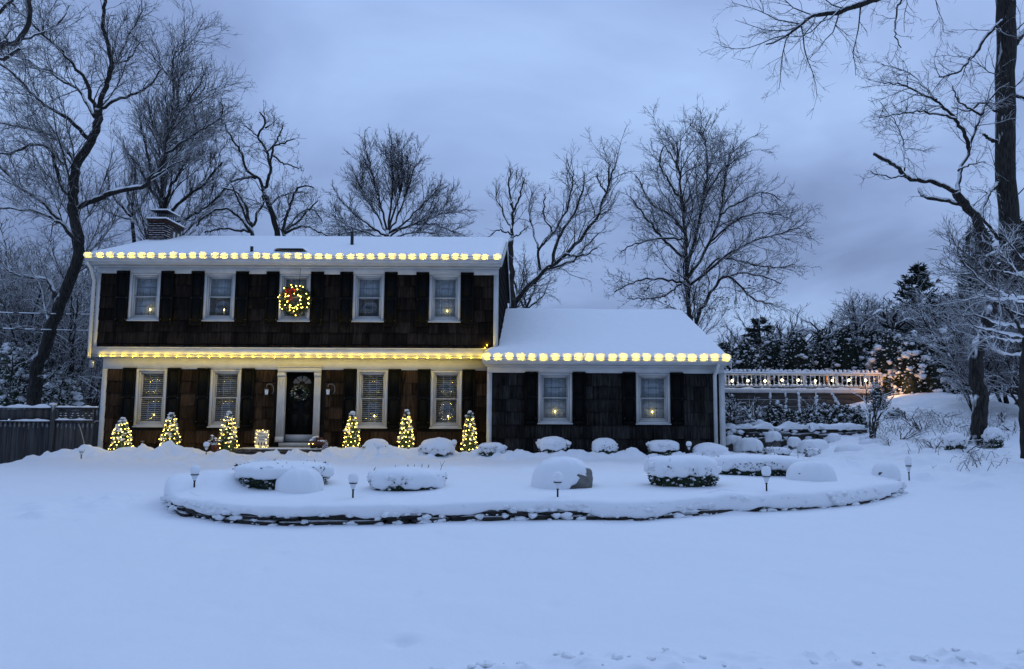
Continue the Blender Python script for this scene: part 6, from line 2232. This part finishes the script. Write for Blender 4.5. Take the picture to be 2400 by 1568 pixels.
dense = LV(3.0, 3.6, 3.4, up=.12, ang=.75, rmin=.010, curl=.22, lmax1=2.2, len1=.4, sn=1.3)
proto = []
for k, (px, top, spr, n) in enumerate([(60, 640, 95, 10), (165, 690, 85, 9), (20, 760, 90, 9)]):
    lb = ['dense snowy young tree right behind the left fence panel', 'dense snowy young tree behind the gate, against the house corner', 'low snowy thicket tree at the left edge behind the fence'][k]
    proto.append(tree('thicket_tree', lb, 30, thicket_limbs(px, 965, top, spr, n, 70 + k), dense, group='snowy young trees behind the fence', twig='twig', seed=30 + k, snow_k=1.4))
spots = [(10, 34, 1.3, 0, 'tall snowy thicket tree deep behind the fence at the left edge'), (120, 35, 1.25, 1, 'tall snowy thicket tree deep behind the fence and the leaning trunk'), (205, 33, 1.05, 2, 'snowy thicket tree glimpsed in the gap beside the house corner'),
         (95, 38, 1.5, 1, 'far snowy thicket tree between the leaning trunk and the house'), (-40, 31, 1.1, 0, 'snowy thicket tree cut off by the left edge of the photo'), (45, 41, 1.6, 2, 'farthest snowy thicket tree beyond the fence'), (225, 39, 1.45, 0, 'far snowy thicket tree rising beside the left downspout'), (150, 42, 1.55, 2, 'far wide thicket tree behind the leaning trunk')]
for px, Y, s, k, lb in spots:
    b = P(px, 960, Y)
    copy_thing(proto[k], (b[0], Y, .2), r_.uniform(0, 6.28), s, lb)

more = [(0, 28.5, .95, 2, 'snowy young tree low against the left fence panel'), (100, 32, 1.0, 0, 'snowy young tree tangled with the leaning trunk'), (190, 31, .9, 1, 'snowy young tree crowding the house corner above the gate'), (70, 44, 1.9, 1, 'very tall far thicket tree left of the leaning trunk'),
        (180, 45, 1.8, 0, 'very tall far thicket tree left of the chimney'), (-20, 46, 2.0, 0, 'very tall far thicket tree at the left edge'), (240, 47, 1.7, 2, 'very far thicket tree just above the left end of the roof'), (140, 29, .7, 2, 'small snowy thicket tree peeking over the gate')]
for px, Y, s, k, lb in more:
    b = P(px, 960, Y)
    copy_thing(proto[k], (b[0], Y, .2), r_.uniform(0, 6.28), s, lb)
for px, Y, s, k, lb in [(2290, 26, .75, 0, 'snow laden young tree tangled behind the crooked trunk'), (2360, 27.5, .95, 1, 'snow laden young tree in front of the thick trunk'), (2420, 25, .9, 0, 'snow laden young tree cut off by the right edge of the photo'), (2330, 36, 1.2, 1, 'snow laden tree rising behind the hedge by the thick trunk')]:
    b = P(px, 960, Y)
    copy_thing(proto[k], (b[0], Y, gz(b[0], Y) - .7 * s), r_.uniform(0, 6.28), s, lb)['group'] = 'snow laden young trees at the right edge'

# far bare woods low on the right horizon: copies of one small tree
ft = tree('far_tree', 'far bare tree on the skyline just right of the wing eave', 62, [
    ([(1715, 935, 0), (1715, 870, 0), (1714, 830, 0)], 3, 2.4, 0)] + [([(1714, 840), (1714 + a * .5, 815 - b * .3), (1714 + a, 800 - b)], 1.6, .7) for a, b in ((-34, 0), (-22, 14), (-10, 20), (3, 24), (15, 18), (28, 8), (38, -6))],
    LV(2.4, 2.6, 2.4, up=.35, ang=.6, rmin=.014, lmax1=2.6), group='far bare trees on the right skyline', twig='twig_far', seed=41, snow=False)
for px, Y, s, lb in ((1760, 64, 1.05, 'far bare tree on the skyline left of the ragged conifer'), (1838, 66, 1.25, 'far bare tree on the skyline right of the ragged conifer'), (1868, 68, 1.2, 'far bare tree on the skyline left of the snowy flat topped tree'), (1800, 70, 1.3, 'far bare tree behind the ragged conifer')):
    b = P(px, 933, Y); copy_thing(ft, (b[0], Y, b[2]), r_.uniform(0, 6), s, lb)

# snow laden flat topped trees above the hedge
for k, (px, bs, top, spr, Y, lb) in enumerate([(2020, 830, 690, 105, 39, 'flat topped bare tree heavy with snow above the hedge'), (2095, 800, 700, 95, 37, 'snow laden bare tree spreading right of the flat topped one')]):
    g = np.random.default_rng(90 + k)
    L = [([(px, 960, 0), (px, bs + 60, 0), (px - 5, bs, 0), (px - 8, bs - 25, 0)], 6, 4.5, 0)]
    for q in range(13):
        e = g.uniform(-1, 1)
        L.append(([(px - 6, bs - 15), (px - 6 + e * spr * .5, bs - (bs - top) * g.uniform(.35, .7)), (px - 6 + e * spr, top + (bs - top) * (abs(e) ** 1.5 * .75 + g.uniform(0, .3)))], 3.4, 1.2))
    haw = tree('hawthorn_tree', lb, Y, L, LV(3.4, 3.8, 3.4, up=.12, ang=.7, rmin=.010, curl=.18, lmax1=2.0, fl=.25, sn=1.3), group='snow laden trees above the hedge', seed=50 + k, snow_k=1.4)

for px, Y, s, lb in [(1950, 43, 1.0, 'far snow laden tree left of the flat topped one'), (2065, 44, 1.15, 'far snow laden tree between the two flat topped ones'), (2165, 41, 1.05, 'snow laden tree under the pointed conifer'), (2225, 40, 1.1, 'snow laden tree against the dark spruce'), (1895, 46, .8, 'low far snow laden tree above the deck')]:
    b = P(px, 957, Y)
    copy_thing(haw, (b[0], Y, b[2]), r_.uniform(0, 6.28), s, lb)


# ------------------------------------------------------------------ evergreens
def evergreen(name, label, px, basep, topp, wpx, Y, group, shape, nleaf, nblob, br, seed, leaf='leaf_snowy', conif=False, lsize=(.10, .22), loc=None):
    g = rng
    x = P(px, basep, Y)[0]; zb = P(px, basep, Y)[2] - .2; zt = P(px, topp, Y)[2]
    H = zt - zb; W = wpx / 2 / F * Y
    t = thing(name, label, 'evergreen', (x, Y, zb), group)

    def prof(v):
        if shape == 'cone':
            return W * (1 - v) ** .85 * (.9 + .1 * np.minimum(v * 8, 1)) + .06
        if shape == 'column':
            return W * np.clip(1.15 - v ** 3 * 1.0, 0, 1) * np.minimum(1, .72 + v * 2)
        return W * np.sqrt(np.clip(1 - (np.clip(v - .2, 0, 1) / .8) ** 2, 0, 1)) * np.minimum(1, .75 + v)

    def surf(n, lo=0.0):
        v = g.uniform(lo, 1, n) ** (.9 if shape != 'cone' else 1.25); a = g.uniform(0, 2 * PI, n)
        lump = 1 + .22 * fbm(np.cos(a) * 2 + seed * 3, v * H * .9 + np.sin(a) * 2, 3, seed) * 2
        return v, a, prof(v) * lump
    core = MB()
    core.lathe([(prof(np.array(v)) * .70, zb + H * v * .95) for v in np.linspace(0, .97, 9)], x, Y, 12)
    v, a, r = surf(nleaf)
    q = g.uniform(.66, 1.05, nleaf)
    pos = np.stack([x + r * q * np.cos(a), Y + r * q * np.sin(a), zb + H * v], -1)
    if conif:
        d = np.stack([np.cos(a), np.sin(a), g.uniform(-.05, .55, nleaf)], -1) + .3 * g.standard_normal((nleaf, 3))
    else:
        d = np.stack([np.cos(a), np.sin(a), g.uniform(-.6, .8, nleaf)], -1) + .55 * g.standard_normal((nleaf, 3))
    ls = g.uniform(*lsize, nleaf)
    cards(core, pos, d, ls, ls * (.22 if conif else .36))
    core.build('crown', M['conifer' if conif else leaf], t)
    if nblob:
        v, a, r = surf(nblob, .02)
        q = g.uniform(.9, 1.06, nblob)
        pos = np.stack([x + r * q * np.cos(a), Y + r * q * np.sin(a), zb + H * v], -1)
        sp = MB(); blobs(sp, pos, br * g.uniform(.25, 1.15, nblob) ** 1.0, .68)
        nd = nblob * 5
        v, a, r = surf(nd)
        blobs(sp, np.stack([x + r * np.cos(a), Y + r * np.sin(a), zb + H * v], -1), br * g.uniform(.12, .42, nd), .7, 0)
        sp.build('clinging_snow', M['snow'], t, True, 'stuff')
    mb = MB(); mb.tube([(x, Y, zb - .4), (x, Y, zb + H * .8)], [.12, .04], 7); mb.build('trunk', M['bark'], t)
    return t


GH = 'arborvitae hedge heavy with snow clumps'
hed = [(1698, 900, 806, 60, 37.5, 'low hedge tree behind the deck right beside the wing corner'), (1752, 905, 800, 66, 37, 'hedge tree behind the second deck bulb'), (1812, 905, 792, 70, 38, 'hedge tree behind the orange post at the left of the deck'),
       (1870, 905, 782, 74, 37, 'hedge tree behind the middle deck bulb'), (1930, 905, 775, 72, 38, 'hedge tree behind the second orange deck post'), (1985, 905, 766, 74, 37.2, 'hedge tree behind the right part of the deck railing'), (2040, 930, 770, 76, 38, 'hedge tree behind the right end of the deck'),
       (2094, 955, 772, 84, 34.4, 'hedge tree lit orange by the flood lamp at the deck end'), (2150, 968, 780, 84, 33, 'hedge tree right of the orange lit one'), (2212, 972, 762, 88, 32.2, 'bulky hedge tree midway between deck and crooked tree'),
       (2262, 975, 790, 70, 31.4, 'hedge tree just left of the crooked tree'), (2335, 945, 770, 84, 33.5, 'hedge tree between the crooked tree and the thick trunk'), (2395, 940, 760, 80, 33, 'hedge tree at the far right edge behind the chain link fence')]
for i, (px, bs, tp, w_, Y, lb) in enumerate(hed):
    near = Y < 35
    evergreen('arborvitae', 'snow clumped ' + lb, px, bs, tp, w_ * 1.12, Y, GH, 'column' if i % 2 else 'mound', 2200, 70 if near else 60, .165 if near else .12, 100 + i, lsize=(.08, .22), leaf='leaf_hedge')
evergreen('spruce_tree', 'tall dark spruce with snow on its boughs behind the crooked tree', 2315, 960, 540, 190, 35, None, 'cone', 5200, 300, .15, 131, conif=True, leaf='conifer', lsize=(.25, .55))
evergreen('spruce_tree', 'dark evergreen mass filling the right edge behind the thick trunk', 2410, 960, 520, 150, 37, None, 'cone', 3600, 240, .15, 132, conif=True, leaf='conifer', lsize=(.25, .55))
evergreen('cypress_tree', 'dark evergreen mound between the snow laden trees and the spruce', 2215, 900, 692, 120, 38, None, 'mound', 2600, 190, .13, 133, conif=True, lsize=(.2, .45))
evergreen('cypress_tree', 'dark low evergreen below the pointed conifer on the right', 2130, 900, 715, 120, 39.5, None, 'mound', 2200, 150, .12, 134, conif=True, lsize=(.2, .45))
for i, (px, bs, tp, w_, Y, lb) in enumerate([(35, 965, 800, 130, 29, 'dark snowy evergreen behind the fence at the left edge'), (128, 965, 868, 90, 28.6, 'low dark evergreen behind the fence right of the leaning trunk')]):
    evergreen('juniper_shrub', lb, px, bs, tp, w_, Y, None, 'mound', 1500, 160, .12, 140 + i, lsize=(.1, .22))


def boughs(name, label, px, basep, topp, wpx, Y, nb, seed, droop, snowy):
    """Ragged conifer: separate boughs with needle sprays and gaps between."""
    g = np.random.default_rng(seed)
    x = P(px, basep, Y)[0]; zb = P(px, basep, Y)[2]; zt = P(px, topp, Y)[2]
    H = zt - zb; W = wpx / 2 / F * Y
    t = thing(name, label, 'evergreen', (x, Y, zb), None)
    mb = MB(); mb.tube([(x, Y, zb - 1), (x, Y, zb + H * .6), (x, Y, zt)], [.16, .08, .02], 7); mb.build('trunk', M['bark'], t, True)
    v = np.sort(g.uniform(0, .97, nb)); a = g.uniform(0, 2 * PI, nb)
    L = W * (1 - v) ** .8 * g.uniform(.55, 1.25, nb) + .12
    K = 6
    s = np.linspace(0, 1, K)
    d = np.stack([np.cos(a), np.sin(a)], -1)
    pts = np.empty((nb, K, 3))
    pts[:, :, 0] = x + d[:, :1] * L[:, None] * s; pts[:, :, 1] = Y + d[:, 1:] * L[:, None] * s
    pts[:, :, 2] = (zb + H * v)[:, None] + L[:, None] * (g.uniform(.05, .45, (nb, 1)) * s - droop * s ** 2 * g.uniform(.3, 1.2, (nb, 1)) + .25 * s ** 3)
    mb = MB(); V, q = tubes(pts, np.maximum(.035 * (1 - s)[None] * (L / W)[:, None], .008), 4); mb.add(V, q)
    n = 26
    idx = np.repeat(np.arange(nb), n); u = g.uniform(.15, 1, len(idx)) * (K - 1)
    i = np.minimum(u.astype(int), K - 2); f = (u - i)[:, None]
    pos = pts[idx, i] * (1 - f) + pts[idx, i + 1] * f
    T = pts[idx, i + 1] - pts[idx, i]; T /= np.linalg.norm(T, axis=1, keepdims=True)
    sd = g.standard_normal((len(idx), 3)); sd[:, 2] = sd[:, 2] * .5 - droop * .5
    dd = T * 1.0 + .75 * sd
    cards(mb, pos, dd, g.uniform(.18, .42, len(idx)) * (Y / 38), .085)
    mb.build('crown', M['conifer'], t)
    if snowy:
        m = g.random(len(idx)) < snowy
        sp = MB(); blobs(sp, pos[m] + (0, 0, .05), g.uniform(.03, .10, m.sum()), .5); sp.build('clinging_snow', M['snow'], t, True, 'stuff')
    return t


boughs('cedar_tree', 'dark pointed conifer standing alone above the snowy trees on the right', 2160, 770, 622, 150, 44, 62, 61, .12, .02)
boughs('cedar_tree', 'second tip of the dark pointed conifer, a little lower', 2142, 770, 640, 120, 45, 40, 62, .12, .02)
boughs('spruce_tree', 'ragged conifer with drooping boughs against the sky behind the deck', 1782, 860, 744, 130, 42, 75, 63, .55, .06)

# ------------------------------------------------------------------ rock garden below the deck
def snow_twigs(name, label, px, basep, topp, spread, n, Y, seed, lean=0, group=None, cat='bare shrub', lv=None, r0=2.2):
    g = np.random.default_rng(seed)
    L = [([(px, basep + 6, 0), (px + lean * .1, basep - 8, 0)], r0 * 1.2, r0, 0)]
    for k in range(n):
        e = px + lean + g.uniform(-spread, spread)
        L.append(([(px + lean * .1, basep - 4), (px + lean * .6 + (e - px - lean) * .4, (basep + topp) / 2), (e, topp + g.uniform(0, .4) * (basep - topp))], r0, r0 * .35))
    return tree(name, label, Y, L, lv or LV(3.6, 4, 3, up=.1, ang=.7, rmin=.006, lmax1=.9, curl=.2, sn=1.5), cat=cat, group=group, seed=seed, snow_k=1.6)


GS = 'snowy plants in the rock garden below the deck'
SLV = LV(2.4, 2.6, 2.2, mult=1.0, up=.1, ang=.7, rmin=.006, lmax1=.8, curl=.2, sn=1.5)
snow_twigs('sapling', 'small dark trunked tree with snowy twigs at the right end of the rock garden', 2040, 1060, 890, 42, 7, 25, 201, 14, GS, 'bare tree', SLV, r0=2.3)
for i, (px, bp, tp, sp_, Y, lb) in enumerate([(1715, 1050, 920, 16, 27, 'slim snowy bush close to the right wall of the wing'), (1768, 1050, 925, 16, 28, 'upright snowy bush left of the two tall stakes'), 
                                              (1895, 1030, 930, 18, 29, 'snowy bush under the middle of the deck'), (1905, 1050, 985, 45, 27, 'spreading low snow laden bush in the middle of the rock garden')]):
    snow_twigs('bare_shrub', lb, px, bp, tp, sp_, 6, Y, 210 + i, 0, GS, 'bare shrub', SLV)
for i, (px, tp, bp, lean, Y) in enumerate([(1804, 922, 1052, 4, 28.5), (1841, 922, 1050, 3, 29), (1872, 922, 990, 3, 30), (1912, 922, 1000, 2, 30), (1950, 922, 960, 22, 30)]):
    a, b = P(px, tp, Y), P(px + lean, bp, Y)
    lb = ['first', 'second', 'third', 'fourth', 'leaning fifth'][i] + ' snow coated stake below the deck counted from the wing'
    t = thing('garden_stake', lb, 'stake', b, 'snow coated stakes below the deck')
    mb = MB(); mb.tube([b - (0, 0, .3), a], .022, 6); mb.build('shaft', M['stalk'], t)
    k = np.linspace(0, 1, 22)[:, None]
    sp = MB(); blobs(sp, (b + (a - b) * k)[:, :] + rng.standard_normal((22, 3)) * .015 + (0, -.02, 0), rng.uniform(.02, .055, 22), 1.2); sp.build('clinging_snow', M['snow'], t, True, 'stuff')
for i, (x0, x1, tp, bp, Y, cv, lb) in enumerate([(1868, 1942, 1028, 1066, 23.5, .6, 'broad flat boulder with a thick snow slab in the rock garden'), (1958, 2030, 1042, 1070, 22.5, .75, 'boulder under a peaked snow cap left of the small tree trunk'), (1722, 1790, 1028, 1066, 24, .55, 'dark boulder with a sloping snow cap beside the wing corner'),
                                                  (1805, 1850, 1010, 1045, 26.5, .35, 'dark boulder with thin snow behind the two tall stakes'), (1985, 2080, 985, 1020, 27.5, .5, 'long low boulder below the right end of the deck'), (2098, 2160, 958, 985, 29, .7, 'boulder with a snow cushion under the orange lit hedge tree'),
                                                  (2010, 2045, 1022, 1058, 24, .85, 'upright snow covered boulder touching the small tree trunk'), (1900, 2000, 1000, 1030, 27, .4, 'long dark boulder behind the broad flat one'), (1756, 1802, 985, 1050, 27, .8, 'tall snow covered boulder left of the two tall stakes')]):
    boulder(lb, x0, x1, tp, bp, Y, 60 + i, cv)
for i, (px, bp, tp, w_, Y, lb) in enumerate([(1716, 1000, 925, 30, 28, 'small snow plastered evergreen close to the wing corner'), (1782, 1030, 952, 34, 28.5, 'small snow plastered evergreen left of the two tall stakes'), (1826, 1000, 940, 26, 29.5, 'small snow plastered evergreen between the two tall stakes'),
                                                  (1872, 1035, 965, 44, 27.5, 'broad snow plastered evergreen right of the two tall stakes'), (1932, 1020, 945, 40, 28.5, 'broad snow plastered evergreen under the middle of the deck'), (1985, 1010, 950, 44, 29, 'broad snow plastered evergreen under the right part of the deck'),
                                                  (2060, 985, 900, 40, 29.5, 'upright snow plastered evergreen against the right end of the deck'), (2100, 1000, 960, 56, 27.5, 'low snow plastered evergreen on the slope right of the deck')]):
    evergreen('snowy_evergreen', lb, px, bp, tp, w_, Y, GS, 'mound', 620, 34, .09, 300 + i, lsize=(.07, .17), leaf='leaf_hedge')
bush('dark leafy shrub with broken snow at the foot of the broad flat boulder', 1888, 1922, 1050, 1072, 22.0, GS, 71, .4, None, 500)
bush('dark leafy shrub with thin snow in front of the two tall stakes', 1790, 1850, 1048, 1072, 22.4, GS, 72, .3, None, 700)
bush('small shrub deep in snow at the foot of the crooked tree trunk, to its left', 2215, 2262, 1015, 1052, 19.6, GS, 73, .6, None, 600)
bush('small shrub deep in snow at the foot of the crooked tree trunk, to its right', 2308, 2350, 1000, 1042, 20.2, GS, 74, .6, None, 600)
bush('round snow covered shrub in front of the hedge beside the flood lamp', 2168, 2225, 950, 985, 30, GS, 75, .75, None, 400)
bush('low snow covered shrub in front of the hedge midway to the crooked tree', 2228, 2262, 945, 985, 29.5, GS, 76, .7, None, 400)
# dark retaining wall of the rock garden
RY = 25.6
rx0, rx1 = P(1690, 1030, RY)[0], P(2022, 1030, RY)[0]
rz1, rz0 = P(1850, 1003, RY)[2], P(1850, 1068, RY)[2] - .2
t = thing('retaining_wall', 'dark stone retaining wall under snow below the deck', 'garden wall', ((rx0 + rx1) / 2, RY, rz0))
t['kind'] = 'thing'
row = 0
zc_ = rz0
while zc_ < rz1 - .05:
    hh = min(float(r_.uniform(.16, .34)), rz1 - zc_)
    x_ = rx0 - float(r_.uniform(0, .3))
    while x_ < rx1:
        ln = float(r_.uniform(.3, 1.0))
        o = bpy.data.objects.new('stone', stones[r_.integers(0, 6)])
        o.location = Vector((x_ + ln / 2, RY + float(r_.uniform(-.05, .05)), zc_ + hh / 2)) - t.location
        o.scale = (ln / 2, .22, hh / 2 * float(r_.uniform(.85, 1.25))); o.rotation_euler = (float(r_.uniform(-.15, .15)), float(r_.uniform(-.10, .10)), float(r_.uniform(-.2, .2)))
        C.objects.link(o); o.parent = t
        x_ += ln + .01
    zc_ += hh
ledge_snow(t, rx0, rx1, RY - .24, RY + .5, rz1 - .02, .22, 33, .25)
mb = MB(); nk = 150
blobs(mb, np.stack([rng.uniform(rx0, rx1, nk), RY - .2 + rng.uniform(-.06, .03, nk), rng.uniform(rz0 + .3, rz1 + .05, nk)], -1), rng.uniform(.2, 1, nk) ** 2 * .13 + .02, .55)
mb.build('clinging_snow', M['snow'], t, True, 'stuff')
for i, (x0, x1, tp, bp, Y, cv, lb) in enumerate([(1698, 1738, 1020, 1062, 24.6, .35, 'dark rock at the foot of the retaining wall beside the wing'), (1795, 1832, 1012, 1060, 24.8, .3, 'dark upright rock against the retaining wall below the two tall stakes'), (1845, 1880, 1022, 1064, 24.4, .4, 'small dark rock against the retaining wall left of the broad flat boulder'),
                                                  (1940, 1972, 1016, 1058, 24.7, .35, 'dark rock against the retaining wall between the two large boulders'), (2012, 2060, 1030, 1068, 23.2, .5, 'dark rock with half a snow cap at the small tree trunk')]):
    boulder(lb, x0, x1, tp, bp, Y, 160 + i, cv)
for i, (px, bp, tp, w_, Y, lb) in enumerate([(1702, 1040, 945, 34, 26.6, 'dark speckled shrub tight against the wing corner below the deck'), (1748, 1030, 955, 40, 27, 'dark speckled shrub below the first deck bulbs'), (1808, 1030, 950, 44, 27.2, 'dark speckled shrub wrapped round the first tall stake'),
                                             (1850, 1028, 960, 40, 26.8, 'dark speckled shrub wrapped round the second tall stake'), (1905, 1028, 955, 46, 27, 'dark speckled shrub below the middle of the deck'), (1962, 1030, 950, 46, 27.2, 'dark speckled shrub beside the leaning stake'), (2012, 1030, 955, 44, 26.9, 'dark speckled shrub left of the small dark trunked tree')]):
    evergreen('snowy_shrub', lb, px, bp, tp, w_, Y, GS, 'mound', 700, 40, .075, 340 + i, lsize=(.07, .18), leaf='leaf_hedge')

# wire edging with snow by the stakes
for i, (px, w_) in enumerate([(1794, 24), (1856, 16)]):
    p = G(px, 1072)
    t = thing('edging_wire', ['bent wire edging with snow by the dark leafy shrub', 'short bent wire edging right of the dark leafy shrub'][i], 'garden edging', p)
    W = w_ / F * p[1]
    mb = MB(); mb.tube([p + (-W, 0, -.1), p + (-W * .8, 0, .3), p + (-W * .2, .05, .12), p + (W * .7, 0, .32), p + (W, 0, -.05)], .014, 5); mb.build('wire', M['bolt'], t)
# flattened snowy brush on the bank
br = [o for o in bpy.data.objects if o.name.startswith('bare_shrub') and o.parent is None]
words = ['lowest', 'small', 'wide', 'bent', 'thin', 'half buried', 'ragged', 'spiky', 'matted', 'stubby', 'leaning', 'loose']
for i, (px, py, s) in enumerate([(2110, 1030, .6), (2160, 1010, .7), (2190, 1050, .55), (2235, 1000, .6), (2330, 1030, .7), (2375, 1010, .6), (2130, 985, .7), (2210, 975, .6), (2085, 1045, .5), (2260, 1060, .45), (2350, 990, .7), (2300, 1075, .4)]):
    p = G(px, py)
    o = copy_thing(br[i % len(br)], (p[0], p[1], p[2] - .12), r_.uniform(0, 6), s, words[i] + ' snowy brush on the bank, ' + ('left of the crooked tree' if px < 2270 else 'right of the crooked tree'))
    o.scale = (s * .95, s * .95, s * .5)
    o['group'] = 'snowy brush on the right bank'

# dry stalks pushing through the snow on the right
mb = MB()
n = 0
for cxp, cyp, sx_, sy_, m_ in ((2330, 1010, 40, 30, 60), (2200, 1000, 60, 18, 60), (2110, 1005, 50, 14, 60), (2290, 1090, 70, 16, 30), (2180, 985, 20, 14, 30), (2260, 1020, 25, 22, 40), (2060, 1010, 30, 25, 40), (2180, 1045, 60, 20, 40)):
    for _ in range(m_):
        px, py = cxp + r_.normal(0, sx_ * .6), cyp + r_.normal(0, sy_ * .6)
        p = G(min(px, 2395), max(py, 975))
        if p[1] > 35:
            continue
        a = r_.uniform(0, 6.28); L_ = r_.uniform(.2, .6); d = np.array([math.cos(a), math.sin(a) * .6, 0])
        mb.tube([p - (0, 0, .05), p + d * L_ * .35 + (0, 0, L_ * r_.uniform(.25, .6)), p + d * L_ * .8 + (0, 0, L_ * r_.uniform(.1, .5))], [.008, .006, .004], 4, False)
mb.build('dry_grass', M['stalk'], None, kind='stuff')
for px, py, dx_, h in ((1030, 1104, 12, 24), (2330, 1098, 20, 14), (2182, 1100, 14, 8)):
    p = G(px, py)
    t = thing('dry_stalk', {1030: 'lone bent dry stalk poking from the snow behind the low wide shrub', 2330: 'forked twig lying in the snow at the right', 2182: 'bent twig beside the farthest path lamp'}[px], 'stalk', p)
    k_ = p[1] / F
    mb = MB(); mb.tube([p - (0, 0, .05), p + (dx_ * .4 * k_, 0, h * .4 * k_), p + (dx_ * k_, 0, h * k_)], [.006, .005, .003], 5)
    mb.tube([p + (dx_ * .4 * k_, 0, h * .4 * k_), p + (dx_ * .1 * k_, 0, h * .9 * k_)], [.004, .002], 4)
    mb.build('stem', M['stalk'], t)
print('objects', len(bpy.data.objects), 'tris', sum(len(m.loops) - 2 * len(m.polygons) for m in bpy.data.meshes))

# clods thrown up by the plough at the edge of the street
mb = MB()
n = 120
yy = 4.70 - np.abs(rng.normal(0, .38, n)); xx = rng.uniform(-.7, 5.0, n)
k = (yy > 3.7) & (yy < 4.85 - .22 * np.clip(1.0 - xx, 0, 2))
pos = np.array([(a, b, gz(a, b) + .004) for a, b in zip(xx[k], yy[k])])
blobs(mb, pos, rng.uniform(.1, 1, len(pos)) ** 2.2 * .042 + .005, .5)
mb.build('snow_clods', M['snow'], None, True, 'stuff')

# unseen trees added behind the camera to shade the front of the house
mb = MB()
n = 7000
xx = rng.uniform(-75, 75, n); top_ = 14 + 6 * vnoise(xx * .18, xx * 0, 77) + 4 * vnoise(xx * .7, xx * 0, 78)
zz2 = rng.uniform(0, 1, n) ** .9 * top_
pos = np.stack([xx, -26 + rng.uniform(-3, 3, n), zz2], -1)
cards(mb, pos, rng.standard_normal((n, 3)) + (0, 0, .6), rng.uniform(1.2, 2.6, n), .9)
mb.build('shading_woods', M['conifer'], None, False, 'stuff')
